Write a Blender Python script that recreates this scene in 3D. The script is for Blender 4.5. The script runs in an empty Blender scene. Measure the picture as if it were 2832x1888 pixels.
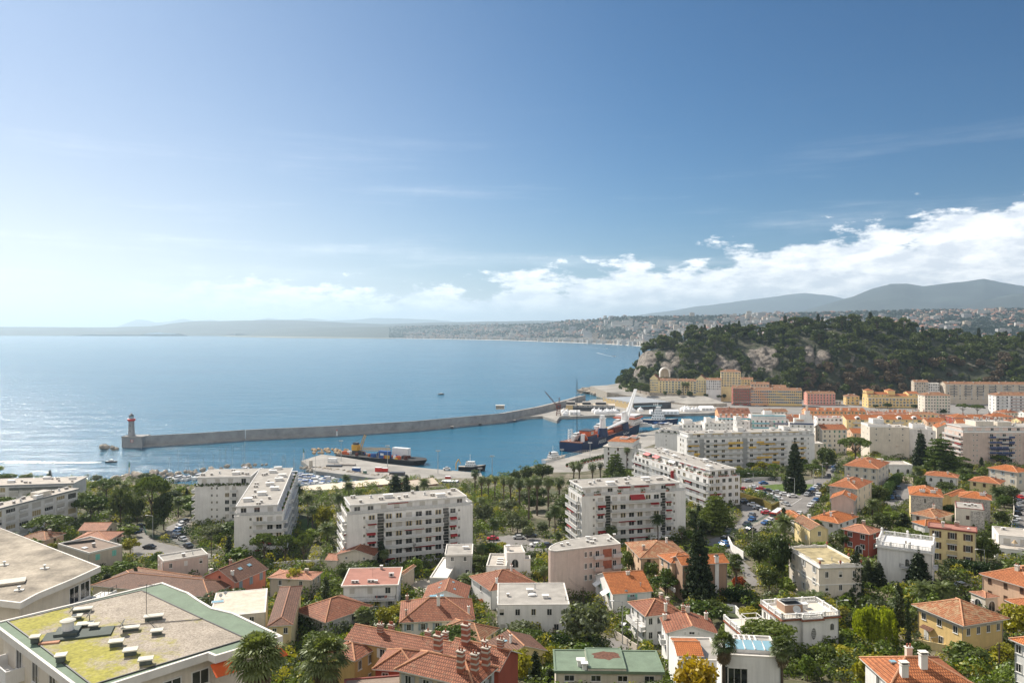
import bpy,math,random
import numpy as np
from mathutils import Vector,Matrix,noise
SC=bpy.context.scene
COL=SC.collection
rad=math.radians
random.seed(7)
RNG=np.random.default_rng(7)
# ------------------------------------------------------------------ camera
CAMZ,F,U0,V0=92.0,2124.0,1416.0,911.0
cam=bpy.data.cameras.new('camera')
cam.lens=27.0
cam.sensor_width=36.0
cam.shift_y=-33.0/2832.0
cam.clip_start=1.0
cam.clip_end=150000.0
camo=bpy.data.objects.new('camera',cam)
camo.location=(0,0,CAMZ)
camo.rotation_euler=(rad(90),0,0)
COL.objects.link(camo)
SC.camera=camo
# ------------------------------------------------------------------ light
SUN_EL,SUN_AZ=rad(41),rad(-43)
world=bpy.data.worlds.new('World')
SC.world=world
world.use_nodes=True
wt=world.node_tree
for n in list(wt.nodes):
 wt.nodes.remove(n)
def wn(kind,**kw):
 n=wt.nodes.new(kind)
 for k,v in kw.items():
  setattr(n,k,v)
 return n
def wmath(op,a,b=None,c=None):
 n=wn('ShaderNodeMath',operation=op)
 for i,x in enumerate((a,b,c)):
  if x is None:
   continue
  if isinstance(x,(int,float)):
   n.inputs[i].default_value=x
  else:
   wt.links.new(x,n.inputs[i])
 return n.outputs[0]
SKY_STR=0.0505
sky=wn('ShaderNodeTexSky',sky_type='NISHITA',sun_disc=False)
sky.sun_elevation=SUN_EL
sky.sun_rotation=SUN_AZ
sky.altitude=900
sky.air_density=1.0
sky.dust_density=1.5
sky.ozone_density=6.0
# clouds: a bank of cumulus standing on the western horizon, as a function of azimuth and elevation
tc=wn('ShaderNodeTexCoord')
sep=wn('ShaderNodeSeparateXYZ')
wt.links.new(tc.outputs['Generated'],sep.inputs[0])
el=wmath('ARCSINE',sep.outputs[2])
az=wmath('ARCTAN2',sep.outputs[0],sep.outputs[1])
def cloud_noise(du,dv,sx,sy,detail,rough):
 cv=wn('ShaderNodeCombineXYZ')
 wt.links.new(wmath('MULTIPLY_ADD',az,sx,du),cv.inputs[0])
 wt.links.new(wmath('MULTIPLY_ADD',el,sy,dv),cv.inputs[1])
 n=wn('ShaderNodeTexNoise',noise_dimensions='3D')
 n.inputs['Scale'].default_value=1.0
 n.inputs['Detail'].default_value=detail
 n.inputs['Roughness'].default_value=rough
 wt.links.new(cv.outputs[0],n.inputs['Vector'])
 return n.outputs[0]
top=wmath('ADD',wmath('MULTIPLY_ADD',az,0.075,0.048),wmath('MULTIPLY',wmath('MULTIPLY',az,az),0.12))
n1=cloud_noise(3.1,1.7,16.0,42.0,9.0,0.62)
n1s=cloud_noise(3.1+0.22,1.7-0.30,16.0,42.0,9.0,0.62)
n2=cloud_noise(9.3,5.2,6.0,22.0,6.0,0.55)
hgt=wmath('SUBTRACT',top,el)
dens=wmath('ADD',wmath('MULTIPLY',hgt,22.0),wmath('MULTIPLY_ADD',n1,3.4,-1.2))
dens=wmath('ADD',dens,wmath('MULTIPLY_ADD',n2,1.6,-0.8))
mask=wn('ShaderNodeMapRange',interpolation_type='SMOOTHSTEP')
mask.inputs['From Min'].default_value=0.0
mask.inputs['From Max'].default_value=0.45
wt.links.new(dens,mask.inputs['Value'])
fade=wn('ShaderNodeMapRange',interpolation_type='SMOOTHSTEP')
fade.inputs['From Min'].default_value=-0.55
fade.inputs['From Max'].default_value=-0.2
wt.links.new(az,fade.inputs['Value'])
m1=wmath('MULTIPLY',mask.outputs[0],fade.outputs[0])
# thin high streaks
n3=cloud_noise(20.0,2.0,2.2,26.0,6.0,0.6)
st=wn('ShaderNodeMapRange',interpolation_type='SMOOTHSTEP')
st.inputs['From Min'].default_value=0.50
st.inputs['From Max'].default_value=0.85
wt.links.new(n3,st.inputs['Value'])
stb=wn('ShaderNodeMapRange',interpolation_type='SMOOTHSTEP')
stb.inputs['From Min'].default_value=0.30
stb.inputs['From Max'].default_value=0.05
wt.links.new(el,stb.inputs['Value'])
m2=wmath('MULTIPLY',wmath('MULTIPLY',st.outputs[0],stb.outputs[0]),0.55)
cm=wmath('MULTIPLY',wmath('MAXIMUM',m1,m2),wmath('GREATER_THAN',sep.outputs[1],0.0))
lit=wn('ShaderNodeMapRange')
lit.inputs['From Min'].default_value=-0.10
lit.inputs['From Max'].default_value=0.12
wt.links.new(wmath('SUBTRACT',n1,n1s),lit.inputs['Value'])
ccol=wn('ShaderNodeMix',data_type='RGBA')
ccol.inputs[6].default_value=(12.2,12.8,13.8,1)
ccol.inputs[7].default_value=(19.5,19.3,19.0,1)
wt.links.new(lit.outputs[0],ccol.inputs[0])
cmix=wn('ShaderNodeMix',data_type='RGBA')
wt.links.new(cm,cmix.inputs[0])
hsv=wn('ShaderNodeHueSaturation')
hsv.inputs['Saturation'].default_value=1.34
hsv.inputs['Hue'].default_value=0.488
wt.links.new(sky.outputs[0],hsv.inputs['Color'])
gam=wn('ShaderNodeGamma')
gam.inputs['Gamma'].default_value=1.22
k0=wn('ShaderNodeVectorMath',operation='SCALE')
k0.inputs['Scale'].default_value=0.1
k1=wn('ShaderNodeVectorMath',operation='SCALE')
k1.inputs['Scale'].default_value=10.0
wt.links.new(hsv.outputs[0],k0.inputs[0])
wt.links.new(k0.outputs[0],gam.inputs['Color'])
wt.links.new(gam.outputs[0],k1.inputs[0])
# bright sea air low down on the sun's side
gl=wmath('EXPONENT',wmath('MULTIPLY',wmath('ABSOLUTE',el),-4.6))
gs_=wn('ShaderNodeMapRange',interpolation_type='SMOOTHSTEP')
gs_.inputs['From Min'].default_value=0.25
gs_.inputs['From Max'].default_value=-0.75
gs_.inputs['To Max'].default_value=1.0
wt.links.new(az,gs_.inputs['Value'])
gmix=wn('ShaderNodeMix',data_type='RGBA')
wt.links.new(wmath('MULTIPLY',gl,gs_.outputs[0]),gmix.inputs[0])
wt.links.new(k1.outputs[0],gmix.inputs[6])
gmix.inputs[7].default_value=(12.2,10.6,10.2,1)
wt.links.new(gmix.outputs[2],cmix.inputs[6])
wt.links.new(ccol.outputs[2],cmix.inputs[7])
# broken cloud added out of view behind the viewpoint to brighten shaded walls
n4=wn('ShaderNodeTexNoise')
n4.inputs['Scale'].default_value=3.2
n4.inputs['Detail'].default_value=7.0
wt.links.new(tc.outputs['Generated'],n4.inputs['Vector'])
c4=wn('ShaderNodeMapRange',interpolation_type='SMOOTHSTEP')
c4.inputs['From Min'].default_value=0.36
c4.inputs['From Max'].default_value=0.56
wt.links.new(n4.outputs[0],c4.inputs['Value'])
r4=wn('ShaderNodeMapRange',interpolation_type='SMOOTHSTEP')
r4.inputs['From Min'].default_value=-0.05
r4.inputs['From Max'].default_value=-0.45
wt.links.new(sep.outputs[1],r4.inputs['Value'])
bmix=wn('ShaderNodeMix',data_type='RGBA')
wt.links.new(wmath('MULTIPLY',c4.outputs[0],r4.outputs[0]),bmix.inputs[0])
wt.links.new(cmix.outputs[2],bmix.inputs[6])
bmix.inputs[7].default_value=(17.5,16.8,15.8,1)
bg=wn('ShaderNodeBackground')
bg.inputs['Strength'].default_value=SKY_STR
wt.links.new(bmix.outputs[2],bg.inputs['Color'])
wo=wn('ShaderNodeOutputWorld')
wt.links.new(bg.outputs[0],wo.inputs['Surface'])
sunl=bpy.data.lights.new('sun','SUN')
sunl.energy=5.0
sunl.angle=rad(0.53)
sunl.color=(1.0,0.91,0.78)
suno=bpy.data.objects.new('sun',sunl)
sd=Vector((math.sin(SUN_AZ)*math.cos(SUN_EL),math.cos(SUN_AZ)*math.cos(SUN_EL),math.sin(SUN_EL)))
suno.rotation_euler=sd.to_track_quat('Z','Y').to_euler()
suno.location=(-400,400,900)
COL.objects.link(suno)
SC.view_settings.view_transform='Standard'
SC.view_settings.look='None'
SC.view_settings.gamma=1.0
SC.view_settings.exposure=0.70
SC.render.engine='CYCLES'
SC.cycles.use_denoising=True
SC.cycles.max_bounces=5
SC.cycles.diffuse_bounces=3
SC.cycles.glossy_bounces=3
SC.cycles.transmission_bounces=3
SC.cycles.volume_bounces=0
SC.cycles.transparent_max_bounces=8
# ------------------------------------------------------------------ helpers
VIEWS={'a':(0,1400,.34014),'b':(700,1400,.34014),'c':(1400,1400,.34014),'d':(2032,1400,.34014),'e':(0,1100,.30612),'f':(680,1100,.30612),'g':(1400,1100,.30612),'h':(2112,1100,.30612),'i':(1500,850,.29762),'j':(2132,850,.29762),'k':(1500,1040,.17007),'l':(820,1200,.21259),'m':(1850,1080,.21259),'o':(2332,1080,.21259),'p':(2000,1280,.17007),'n':(0,0,1.0),'s':(0,0,1.20408)}
def NP(v,x,y):
 """measured point of the survey photograph -> native pixel"""
 a=VIEWS[v]
 return a[0]+x*a[2],a[1]+y*a[2]
def PZ(v,x,y,z):
 """point at height z seen along that direction"""
 u,w=NP(v,x,y)
 d=(CAMZ-z)*F/(w-V0)
 return Vector(((u-U0)/F*d,d,z))
def PD(v,x,y,d):
 u,w=NP(v,x,y)
 return Vector(((u-U0)/F*d,d,CAMZ-(w-V0)/F*d))
def smooth(a,b,x):
 t=min(1.0,max(0.0,(x-a)/(b-a)))
 return t*t*(3-2*t)
PROF_C=[(0,74),(40,60),(60,54),(85,44),(110,36),(155,25),(200,21),(260,18),(320,15),(400,8),(450,4),(520,2.6),(9000,2.6)]
PROF_R=[(0,74),(40,60),(60,54),(85,44),(110,36),(155,25),(200,23),(260,22),(340,20),(420,15),(500,9),(600,5),(700,3),(9000,3)]
def prof(P,y):
 if y<=P[0][0]:
  return P[0][1]
 for(a,za),(b,zb)in zip(P,P[1:]):
  if y<=b:
   return za+(zb-za)*(y-a)/(b-a)
 return P[-1][1]
PCY=np.arange(0,1200,2.0)
def smooth_prof(P):
 v=np.array([prof(P,y)for y in PCY])
 k=np.ones(15)/15
 return np.convolve(np.pad(v,7,mode='edge'),k,mode='valid')
PC,PR=smooth_prof(PROF_C),smooth_prof(PROF_R)
def T(x,y):
 """height of the land"""
 yy=min(max(y,0),1190)
 i=int(yy/2)
 f=yy/2-i
 a=PC[i]*(1-f)+PC[i+1]*f
 b=PR[i]*(1-f)+PR[i+1]*f
 r=smooth(0.08,0.36,x/max(y,20))
 return a*(1-r)+b*r
def GP(v,x,y,h=0.0):
 """point on the land raised by h along that direction"""
 u,w=NP(v,x,y)
 k=(w-V0)/F
 kx=(u-U0)/F
 d,step=30.0,2.0
 while d<1150:
  if CAMZ-k*d<=T(kx*d,d)+h:
   lo,hi=d-step,d
   for _ in range(20):
    m=(lo+hi)/2
    if CAMZ-k*m<=T(kx*m,m)+h:
     hi=m
    else:
     lo=m
   d=(lo+hi)/2
   break
  d+=step
 return Vector((kx*d,d,CAMZ-k*d))
class MB:
 """collects faces; obj() links them as one mesh object"""
 def __init__(s):
  s.v,s.f,s.m,s.o=[],[],[],None
 def face(s,pts,m=0):
  n=len(s.v)
  s.v.extend([tuple(p)for p in pts])
  s.f.append(tuple(range(n,n+len(pts))))
  s.m.append(m)
 def box(s,x0,x1,y0,y1,z0,z1,m=0,mt=None,skip=''):
  n=len(s.v)
  s.v.extend([(x0,y0,z0),(x1,y0,z0),(x1,y1,z0),(x0,y1,z0),(x0,y0,z1),(x1,y0,z1),(x1,y1,z1),(x0,y1,z1)])
  for key,q,mm in(('f',(0,1,5,4),m),('r',(1,2,6,5),m),('b',(2,3,7,6),m),('l',(3,0,4,7),m),('t',(4,5,6,7),m if mt is None else mt),('d',(3,2,1,0),m)):
   if key not in skip:
    s.f.append(tuple(n+i for i in q))
    s.m.append(mm)
 def prism(s,poly,z0,z1,m=0,mt=None,cap=True,floor=False):
  a=sum(p[0]*q[1]-q[0]*p[1]for p,q in zip(poly,list(poly[1:])+[poly[0]]))
  poly=list(poly)if a>0 else list(poly)[::-1]
  k,n=len(poly),len(s.v)
  zb=z0 if isinstance(z0,(list,tuple))else[z0]*k
  s.v.extend([(p[0],p[1],zb[i])for i,p in enumerate(poly)]+[(p[0],p[1],z1)for p in poly])
  for i in range(k):
   j=(i+1)%k
   s.f.append((n+i,n+j,n+k+j,n+k+i))
   s.m.append(m)
  if cap:
   s.f.append(tuple(range(n+k,n+2*k)))
   s.m.append(m if mt is None else mt)
  if floor:
   s.f.append(tuple(range(n,n+k))[::-1])
   s.m.append(m)
 def tube(s,p,q,r0,r1=None,k=6,m=0,cap=True):
  r1=r0 if r1 is None else r1
  p,q=Vector(p),Vector(q)
  d=(q-p)
  if d.length<1e-6:
   return
  d.normalize()
  a=d.orthogonal().normalized()
  b=d.cross(a)
  n=len(s.v)
  for c,r in((p,r0),(q,r1)):
   for i in range(k):
    t=2*math.pi*i/k
    s.v.append(tuple(c+(a*math.cos(t)+b*math.sin(t))*r))
  for i in range(k):
   j=(i+1)%k
   s.f.append((n+i,n+j,n+k+j,n+k+i))
   s.m.append(m)
  if cap:
   s.f.append(tuple(range(n,n+k))[::-1])
   s.f.append(tuple(range(n+k,n+2*k)))
   s.m+=[m,m]
 def path(s,pts,r,k=5,m=0):
  for p,q in zip(pts,pts[1:]):
   s.tube(p,q,r,r,k,m,cap=False)
 def lathe(s,prof_,k=12,m=0,c=(0,0,0)):
  n=len(s.v)
  for r,z in prof_:
   for i in range(k):
    t=2*math.pi*i/k
    s.v.append((c[0]+r*math.cos(t),c[1]+r*math.sin(t),c[2]+z))
  for a in range(len(prof_)-1):
   for i in range(k):
    j=(i+1)%k
    s.f.append((n+a*k+i,n+a*k+j,n+(a+1)*k+j,n+(a+1)*k+i))
    s.m.append(m)
  s.f.append(tuple(n+(len(prof_)-1)*k+i for i in range(k)))
  s.m.append(m)
 def mesh(s,name,mats,smooth_=False):
  me=bpy.data.meshes.new(name)
  me.from_pydata(s.v,[],s.f)
  for x in mats:
   me.materials.append(x)
  me.polygons.foreach_set('material_index',s.m)
  if smooth_:
   me.polygons.foreach_set('use_smooth',[True]*len(s.f))
   # surface coordinates in metres: u level along the face, v up its slope
  uv=me.uv_layers.new(name='UVMap')
  co=[]
  for p in me.polygons:
   nrm=p.normal
   if abs(nrm.z)>0.995:
    ax,bx=Vector((1,0,0)),Vector((0,1,0))
   else:
    ax=Vector((-nrm.y,nrm.x,0)).normalized()
    bx=nrm.cross(ax)
   for i in p.vertices:
    c=me.vertices[i].co
    co+=[c.dot(ax),c.dot(bx)]
  uv.data.foreach_set('uv',co)
  me.update()
  return me
 def obj(s,name,mats,parent=None,loc=(0,0,0),rz=0.0,smooth_=False):
  if not s.f:
   return None
  mats=mats if isinstance(mats,(list,tuple))else[mats]
  return link(name,s.mesh(name,mats,smooth_),parent,loc,rz)
def link(name,me,parent=None,loc=(0,0,0),rz=0.0):
 o=bpy.data.objects.new(name,me)
 o.location=loc
 o.rotation_euler=(0,0,rz)
 if parent is not None:
  o.parent=parent
 COL.objects.link(o)
 return o
def tag(o,label,cat,group=None):
 o['label']=label
 o['category']=cat
 if group:
  o['group']=group
 return o
def thing(name,label,cat,loc=(0,0,0),rz=0.0,group=None):
 o=bpy.data.objects.new(name,None)
 o.empty_display_size=0.5
 o.location=loc
 o.rotation_euler=(0,0,rz)
 COL.objects.link(o)
 return tag(o,label,cat,group)
def kids(o,table):
 return table.get(o.name,[])
def dup(root,parts,loc,rz,label,group=None,scale=None):
 """a copy of a thing and of its parts (parts: list of direct children)"""
 r=root.copy()
 COL.objects.link(r)
 r.location,r.rotation_euler=loc,(0,0,rz)
 if scale:
  r.scale=scale
 r['label']=label
 if group:
  r['group']=group
 for ch in parts:
  c=ch.copy()
  c.parent=r
  COL.objects.link(c)
 return r
def struct(o,kind='structure'):
 o['kind']=kind
 return o
 # ------------------------------------------------------------------ materials
MATS={}
def nodes_of(name):
 m=bpy.data.materials.new(name)
 m.use_nodes=True
 nt=m.node_tree
 b=nt.nodes['Principled BSDF']
 return m,nt,b
def nnode(nt,kind,**kw):
 n=nt.nodes.new(kind)
 for k,v in kw.items():
  setattr(n,k,v)
 return n
def noise_tex(nt,scale,detail=4.0,rough=0.6,vec=None):
 n=nnode(nt,'ShaderNodeTexNoise')
 n.inputs['Scale'].default_value=scale
 n.inputs['Detail'].default_value=detail
 n.inputs['Roughness'].default_value=rough
 if vec is not None:
  nt.links.new(vec,n.inputs['Vector'])
 return n.outputs[0]
def ramp(nt,fac,stops):
 r=nnode(nt,'ShaderNodeValToRGB')
 e=r.color_ramp.elements
 while len(e)<len(stops):
  e.new(0.5)
 for i,(p,c)in enumerate(stops):
  e[i].position=p
  e[i].color=(c[0],c[1],c[2],1)if not isinstance(c,(int,float))else(c,c,c,1)
 nt.links.new(fac,r.inputs[0])
 return r.outputs[0]
def mixc(nt,fac,a,b,mode='MIX'):
 n=nnode(nt,'ShaderNodeMix',data_type='RGBA',blend_type=mode)
 for i,x in((0,fac),(6,a),(7,b)):
  if isinstance(x,(int,float)):
   n.inputs[i].default_value=x
  elif isinstance(x,tuple):
   n.inputs[i].default_value=(x[0],x[1],x[2],1)
  else:
   nt.links.new(x,n.inputs[i])
 return n.outputs[2]
def wpos(nt):
 return nnode(nt,'ShaderNodeNewGeometry').outputs['Position']
def lin(c):
 return tuple((x/12.92 if x<=0.04045 else((x+0.055)/1.055)**2.4)for x in c)
def hexc(h):
 return lin(tuple(int(h[i:i+2],16)/255 for i in(0,2,4)))
def mat(name,col,rough=0.8,var=0.16,scale=0.5,fine=6.0,bump=0.0,metal=0.0,spec=0.35):
 """plain surface with large stains and fine grain"""
 if name in MATS:
  return MATS[name]
 m,nt,b=nodes_of(name)
 p=wpos(nt)
 a=noise_tex(nt,scale,5,0.65,p)
 g=noise_tex(nt,fine,3,0.6,p)
 lo=tuple(c*(1-var*1.3)for c in col)
 hi=tuple(min(0.95,c*(1+var))for c in col)
 c1=ramp(nt,a,[(0.3,lo),(0.7,hi)])
 gs=ramp(nt,g,[(0.3,1-var*0.6),(0.7,1.0)])
 c2=mixc(nt,1.0,c1,gs,'MULTIPLY')
 if 'render' in name:
  mp=nnode(nt,'ShaderNodeMapping')
  mp.inputs['Scale'].default_value=(1.6,1.6,0.12)
  nt.links.new(p,mp.inputs['Vector'])
  c2=mixc(nt,1.0,c2,ramp(nt,noise_tex(nt,1.0,5,0.7,mp.outputs[0]),[(0.30,0.86),(0.55,1.0)]),'MULTIPLY')
 nt.links.new(c2,b.inputs['Base Color'])
 b.inputs['Roughness'].default_value=rough
 b.inputs['Metallic'].default_value=metal
 b.inputs['Specular IOR Level'].default_value=spec
 if bump:
  bn=nnode(nt,'ShaderNodeBump')
  bn.inputs['Strength'].default_value=bump
  nt.links.new(g,bn.inputs['Height'])
  nt.links.new(bn.outputs[0],b.inputs['Normal'])
 MATS[name]=m
 return m
def uvvec(nt,sx=1.0,sy=1.0):
 t=nnode(nt,'ShaderNodeTexCoord')
 mp=nnode(nt,'ShaderNodeMapping')
 mp.inputs['Scale'].default_value=(sx,sy,1)
 nt.links.new(t.outputs['UV'],mp.inputs['Vector'])
 return mp.outputs[0]
def tilemat(name,c1,c2,dark,w=0.28,h=0.46,moss=None,mossamt=0.0,bumps=0.9):
 """clay roof tiles laid in courses up the slope"""
 if name in MATS:
  return MATS[name]
 m,nt,b=nodes_of(name)
 br=nnode(nt,'ShaderNodeTexBrick')
 br.offset=0.5
 br.inputs['Scale'].default_value=1.0
 br.inputs['Mortar Size'].default_value=0.055
 br.inputs['Mortar Smooth'].default_value=0.4
 br.inputs['Bias'].default_value=0.0
 br.inputs['Brick Width'].default_value=w
 br.inputs['Row Height'].default_value=h
 br.inputs['Color1'].default_value=(*c1,1)
 br.inputs['Color2'].default_value=(*c2,1)
 br.inputs['Mortar'].default_value=(*dark,1)
 nt.links.new(uvvec(nt),br.inputs['Vector'])
 p=wpos(nt)
 big=noise_tex(nt,0.35,5,0.65,p)
 fine=noise_tex(nt,3.0,4,0.7,p)
 c=mixc(nt,1.0,br.outputs['Color'],ramp(nt,big,[(0.25,0.72),(0.7,1.1)]),'MULTIPLY')
 c=mixc(nt,1.0,c,ramp(nt,fine,[(0.25,0.60),(0.65,1.12)]),'MULTIPLY')
 if moss:
  f=ramp(nt,noise_tex(nt,0.9,6,0.75,p),[(0.62-mossamt,0.0),(0.72-mossamt*0.6,0.85)])
  c=mixc(nt,f,c,moss)
 nt.links.new(c,b.inputs['Base Color'])
 b.inputs['Roughness'].default_value=0.75
 b.inputs['Specular IOR Level'].default_value=0.3
 bn=nnode(nt,'ShaderNodeBump')
 bn.inputs['Strength'].default_value=bumps
 bn.inputs['Distance'].default_value=0.14
 nt.links.new(br.outputs['Fac'],bn.inputs['Height'])
 bn.invert=True
 nt.links.new(bn.outputs[0],b.inputs['Normal'])
 MATS[name]=m
 return m
def leafmat(name,c1,c2,trans=0.3,var=0.25):
 """foliage: colour shifts between whole plants and between clumps of one plant"""
 if name in MATS:
  return MATS[name]
 m,nt,b=nodes_of(name)
 nt.nodes.remove(b)
 oi=nnode(nt,'ShaderNodeObjectInfo')
 p=wpos(nt)
 n1_=noise_tex(nt,0.6,4,0.7,p)
 n2_=noise_tex(nt,4.0,2,0.6,p)
 f=nnode(nt,'ShaderNodeMath',operation='ADD')
 nt.links.new(n1_,f.inputs[0])
 k=nnode(nt,'ShaderNodeMath',operation='MULTIPLY_ADD')
 nt.links.new(oi.outputs['Random'],k.inputs[0])
 k.inputs[1].default_value=0.4
 k.inputs[2].default_value=-0.2
 nt.links.new(k.outputs[0],f.inputs[1])
 c=ramp(nt,f.outputs[0],[(0.28,c1),(0.72,c2)])
 c=mixc(nt,1.0,c,ramp(nt,n2_,[(0.3,1-var*1.4),(0.7,1+var)]),'MULTIPLY')
 d=nnode(nt,'ShaderNodeBsdfDiffuse')
 t=nnode(nt,'ShaderNodeBsdfTranslucent')
 g=nnode(nt,'ShaderNodeBsdfGlossy')
 g.inputs['Roughness'].default_value=0.45
 g.inputs['Color'].default_value=(0.6,0.65,0.6,1)
 tcol=mixc(nt,1.0,c,(1.25,1.3,0.5),'MULTIPLY')
 nt.links.new(c,d.inputs['Color'])
 nt.links.new(tcol,t.inputs['Color'])
 x=nnode(nt,'ShaderNodeMixShader')
 x.inputs[0].default_value=trans
 nt.links.new(d.outputs[0],x.inputs[1])
 nt.links.new(t.outputs[0],x.inputs[2])
 y=nnode(nt,'ShaderNodeMixShader')
 y.inputs[0].default_value=0.035
 nt.links.new(x.outputs[0],y.inputs[1])
 nt.links.new(g.outputs[0],y.inputs[2])
 nt.links.new(y.outputs[0],nt.nodes['Material Output'].inputs['Surface'])
 MATS[name]=m
 return m
 # ------------------------------------------------------------------ sea, land, hills
def np_mesh(name,V,Q,mats,smooth_=False,attr=None):
 me=bpy.data.meshes.new(name)
 V=np.asarray(V,dtype=np.float32)
 Q=np.asarray(Q,dtype=np.int32)
 k=Q.shape[1]
 me.vertices.add(len(V))
 me.vertices.foreach_set('co',V.ravel())
 me.loops.add(Q.size)
 me.loops.foreach_set('vertex_index',Q.ravel())
 me.polygons.add(len(Q))
 me.polygons.foreach_set('loop_start',np.arange(0,Q.size,k,dtype=np.int32))
 me.polygons.foreach_set('loop_total',np.full(len(Q),k,dtype=np.int32))
 for x in(mats if isinstance(mats,(list,tuple))else[mats]):
  me.materials.append(x)
 if attr:
  for an,av in attr.items():
   at=me.attributes.new(an,'FLOAT','POINT')
   at.data.foreach_set('value',np.asarray(av,dtype=np.float32))
 if smooth_:
  me.polygons.foreach_set('use_smooth',np.ones(len(Q),dtype=bool))
 me.update(calc_edges=True)
 me.validate()
 return me
def grid_mesh(name,X,Y,Z,mats,smooth_=True,attr=None):
 nr,nc=X.shape
 V=np.stack([X,Y,Z],-1).reshape(-1,3)
 i=np.arange(nr*nc).reshape(nr,nc)
 Q=np.stack([i[:-1,:-1],i[:-1,1:],i[1:,1:],i[1:,:-1]],-1).reshape(-1,4)
 return np_mesh(name,V,Q,mats,smooth_,attr)
def inpoly(x,y,poly):
 c=False
 j=len(poly)-1
 for i in range(len(poly)):
  xi,yi=poly[i][0],poly[i][1]
  xj,yj=poly[j][0],poly[j][1]
  if(yi>y)!=(yj>y)and x<(xj-xi)*(y-yi)/(yj-yi)+xi:
   c=not c
  j=i
 return c
def fbm(x,y,s,o=5):
 return noise.fractal(Vector((x*s,y*s,3.7)),1.0,2.0,o)
 # water -------------------------------------------------------------
m,nt,b=nodes_of('sea_water')
p=wpos(nt)
mp=nnode(nt,'ShaderNodeMapping')
mp.inputs['Rotation'].default_value=(0,0,rad(25))
mp.inputs['Scale'].default_value=(0.35,1.0,1.0)
nt.links.new(p,mp.inputs['Vector'])
w1=noise_tex(nt,0.42,6,0.65,mp.outputs[0])
w2=noise_tex(nt,0.045,4,0.6,mp.outputs[0])
w3=noise_tex(nt,0.004,5,0.6,mp.outputs[0])
hs=nnode(nt,'ShaderNodeMath',operation='MULTIPLY_ADD')
nt.links.new(w2,hs.inputs[0])
hs.inputs[1].default_value=3.2
nt.links.new(w1,hs.inputs[2])
bn=nnode(nt,'ShaderNodeBump')
bn.inputs['Strength'].default_value=1.0
bn.inputs['Distance'].default_value=0.75
nt.links.new(hs.outputs[0],bn.inputs['Height'])
nt.links.new(bn.outputs[0],b.inputs['Normal'])
c=ramp(nt,w3,[(0.3,(0.012,0.095,0.170)),(0.7,(0.028,0.150,0.240))])
nt.links.new(c,b.inputs['Base Color'])
b.inputs['Roughness'].default_value=0.16
b.inputs['IOR'].default_value=1.33
MATS['sea_water']=m
mb=MB()
mb.face([(-35500,-300,0),(35500,-300,0),(35500,44800,0),(-35500,44800,0)])
struct(mb.obj('sea',m))
# near land ----------------------------------------------------------
def coast(v,x,y):
 q=PZ(v,x,y,0.5)
 return(q.x,q.y)
COAST=[(-900,-50),(-900,470),coast('n',-350,1338),coast('n',0,1338),coast('n',240,1345),coast('n',300,1352),coast('n',345,1335),coast('n',400,1338),coast('n',470,1350),coast('n',560,1372),coast('n',700,1395),coast('n',780,1400),coast('n',860,1378),coast('n',1000,1355),coast('n',1085,1342),coast('n',1400,1330),coast('n',1470,1296),coast('n',1510,1292),coast('n',1600,1262),coast('n',1690,1235),coast('n',1770,1202),coast('n',1960,1165),coast('n',2080,1145),(330,940),(420,1000),(900,1100),(900,-50)]
M_EARTH=None
m,nt,b=nodes_of('garden_ground')
p=wpos(nt)
g1=noise_tex(nt,0.09,5,0.7,p)
g2=noise_tex(nt,1.3,4,0.7,p)
c=ramp(nt,g1,[(0.32,(0.045,0.065,0.020)),(0.5,(0.085,0.080,0.035)),(0.62,(0.22,0.19,0.14)),(0.75,(0.27,0.25,0.21))])
c=mixc(nt,1.0,c,ramp(nt,g2,[(0.25,0.55),(0.7,1.1)]),'MULTIPLY')
nt.links.new(c,b.inputs['Base Color'])
b.inputs['Roughness'].default_value=0.95
MATS['garden_ground']=m
gx=np.arange(-380,620,4.0)
gy=np.arange(4,1000,4.0)
X,Y=np.meshgrid(gx,gy)
Z=np.zeros_like(X)
for a in range(X.shape[0]):
 for c_ in range(X.shape[1]):
  x,y=X[a,c_],Y[a,c_]
  if y<420 or inpoly(x,y,COAST):
   Z[a,c_]=T(x,y)-0.05
  else:
   Z[a,c_]=-3.0
struct(link('ground',grid_mesh('ground',X,Y,Z,MATS['garden_ground'])))
# castle hill --------------------------------------------------------
SKYL=[('n',1706,1072),('i',760,720),('i',815,650),('i',880,540),('i',905,445),('i',960,400),('i',1100,375),('i',1300,318),('i',1530,270),('i',1700,250),('i',1900,262),('i',2130,236),('j',0,235),('j',300,215),('j',500,205),('j',850,185),('j',1080,185),('j',1230,232),('j',1400,300),('j',1520,300),('j',1780,330),('j',1900,345),('j',2100,345),('j',2352,350),('n',2990,965),('n',3200,980)]
RIDGE=1145.0
SKX,SKZ=[],[]
for q in SKYL:
 p=PD(*q,RIDGE)
 SKX.append(p.x/RIDGE)
 SKZ.append(max(2.0,p.z))
FOOT=[(-1,985),(.135,1000),(.19,1004),(.26,1000),(.34,975),(.45,985),(.55,975),(.7,960),(1.2,950)]
def hill_z(x,y):
 t=x/y
 top=float(np.interp(t,SKX,SKZ,left=-6))
 top+=2.5*fbm(x,y,0.02)
 ft=float(np.interp(t,[q[0]for q in FOOT],[q[1]for q in FOOT]))
 s=(y-ft)/(RIDGE-ft)
 if s<0:
  return 2.0+s*10 if s>-0.2 else-1.0
 if s<=1:
  return 2.5+(top-2.5)*(0.62*math.sin(s*math.pi/2)+0.38*s)+4.0*fbm(x,y,0.035)*min(1,s*4)*(1-s)
 back=(y-RIDGE)/220.0
 return max(-4.0,top*(1-back*back)if back<1 else-4)
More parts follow.
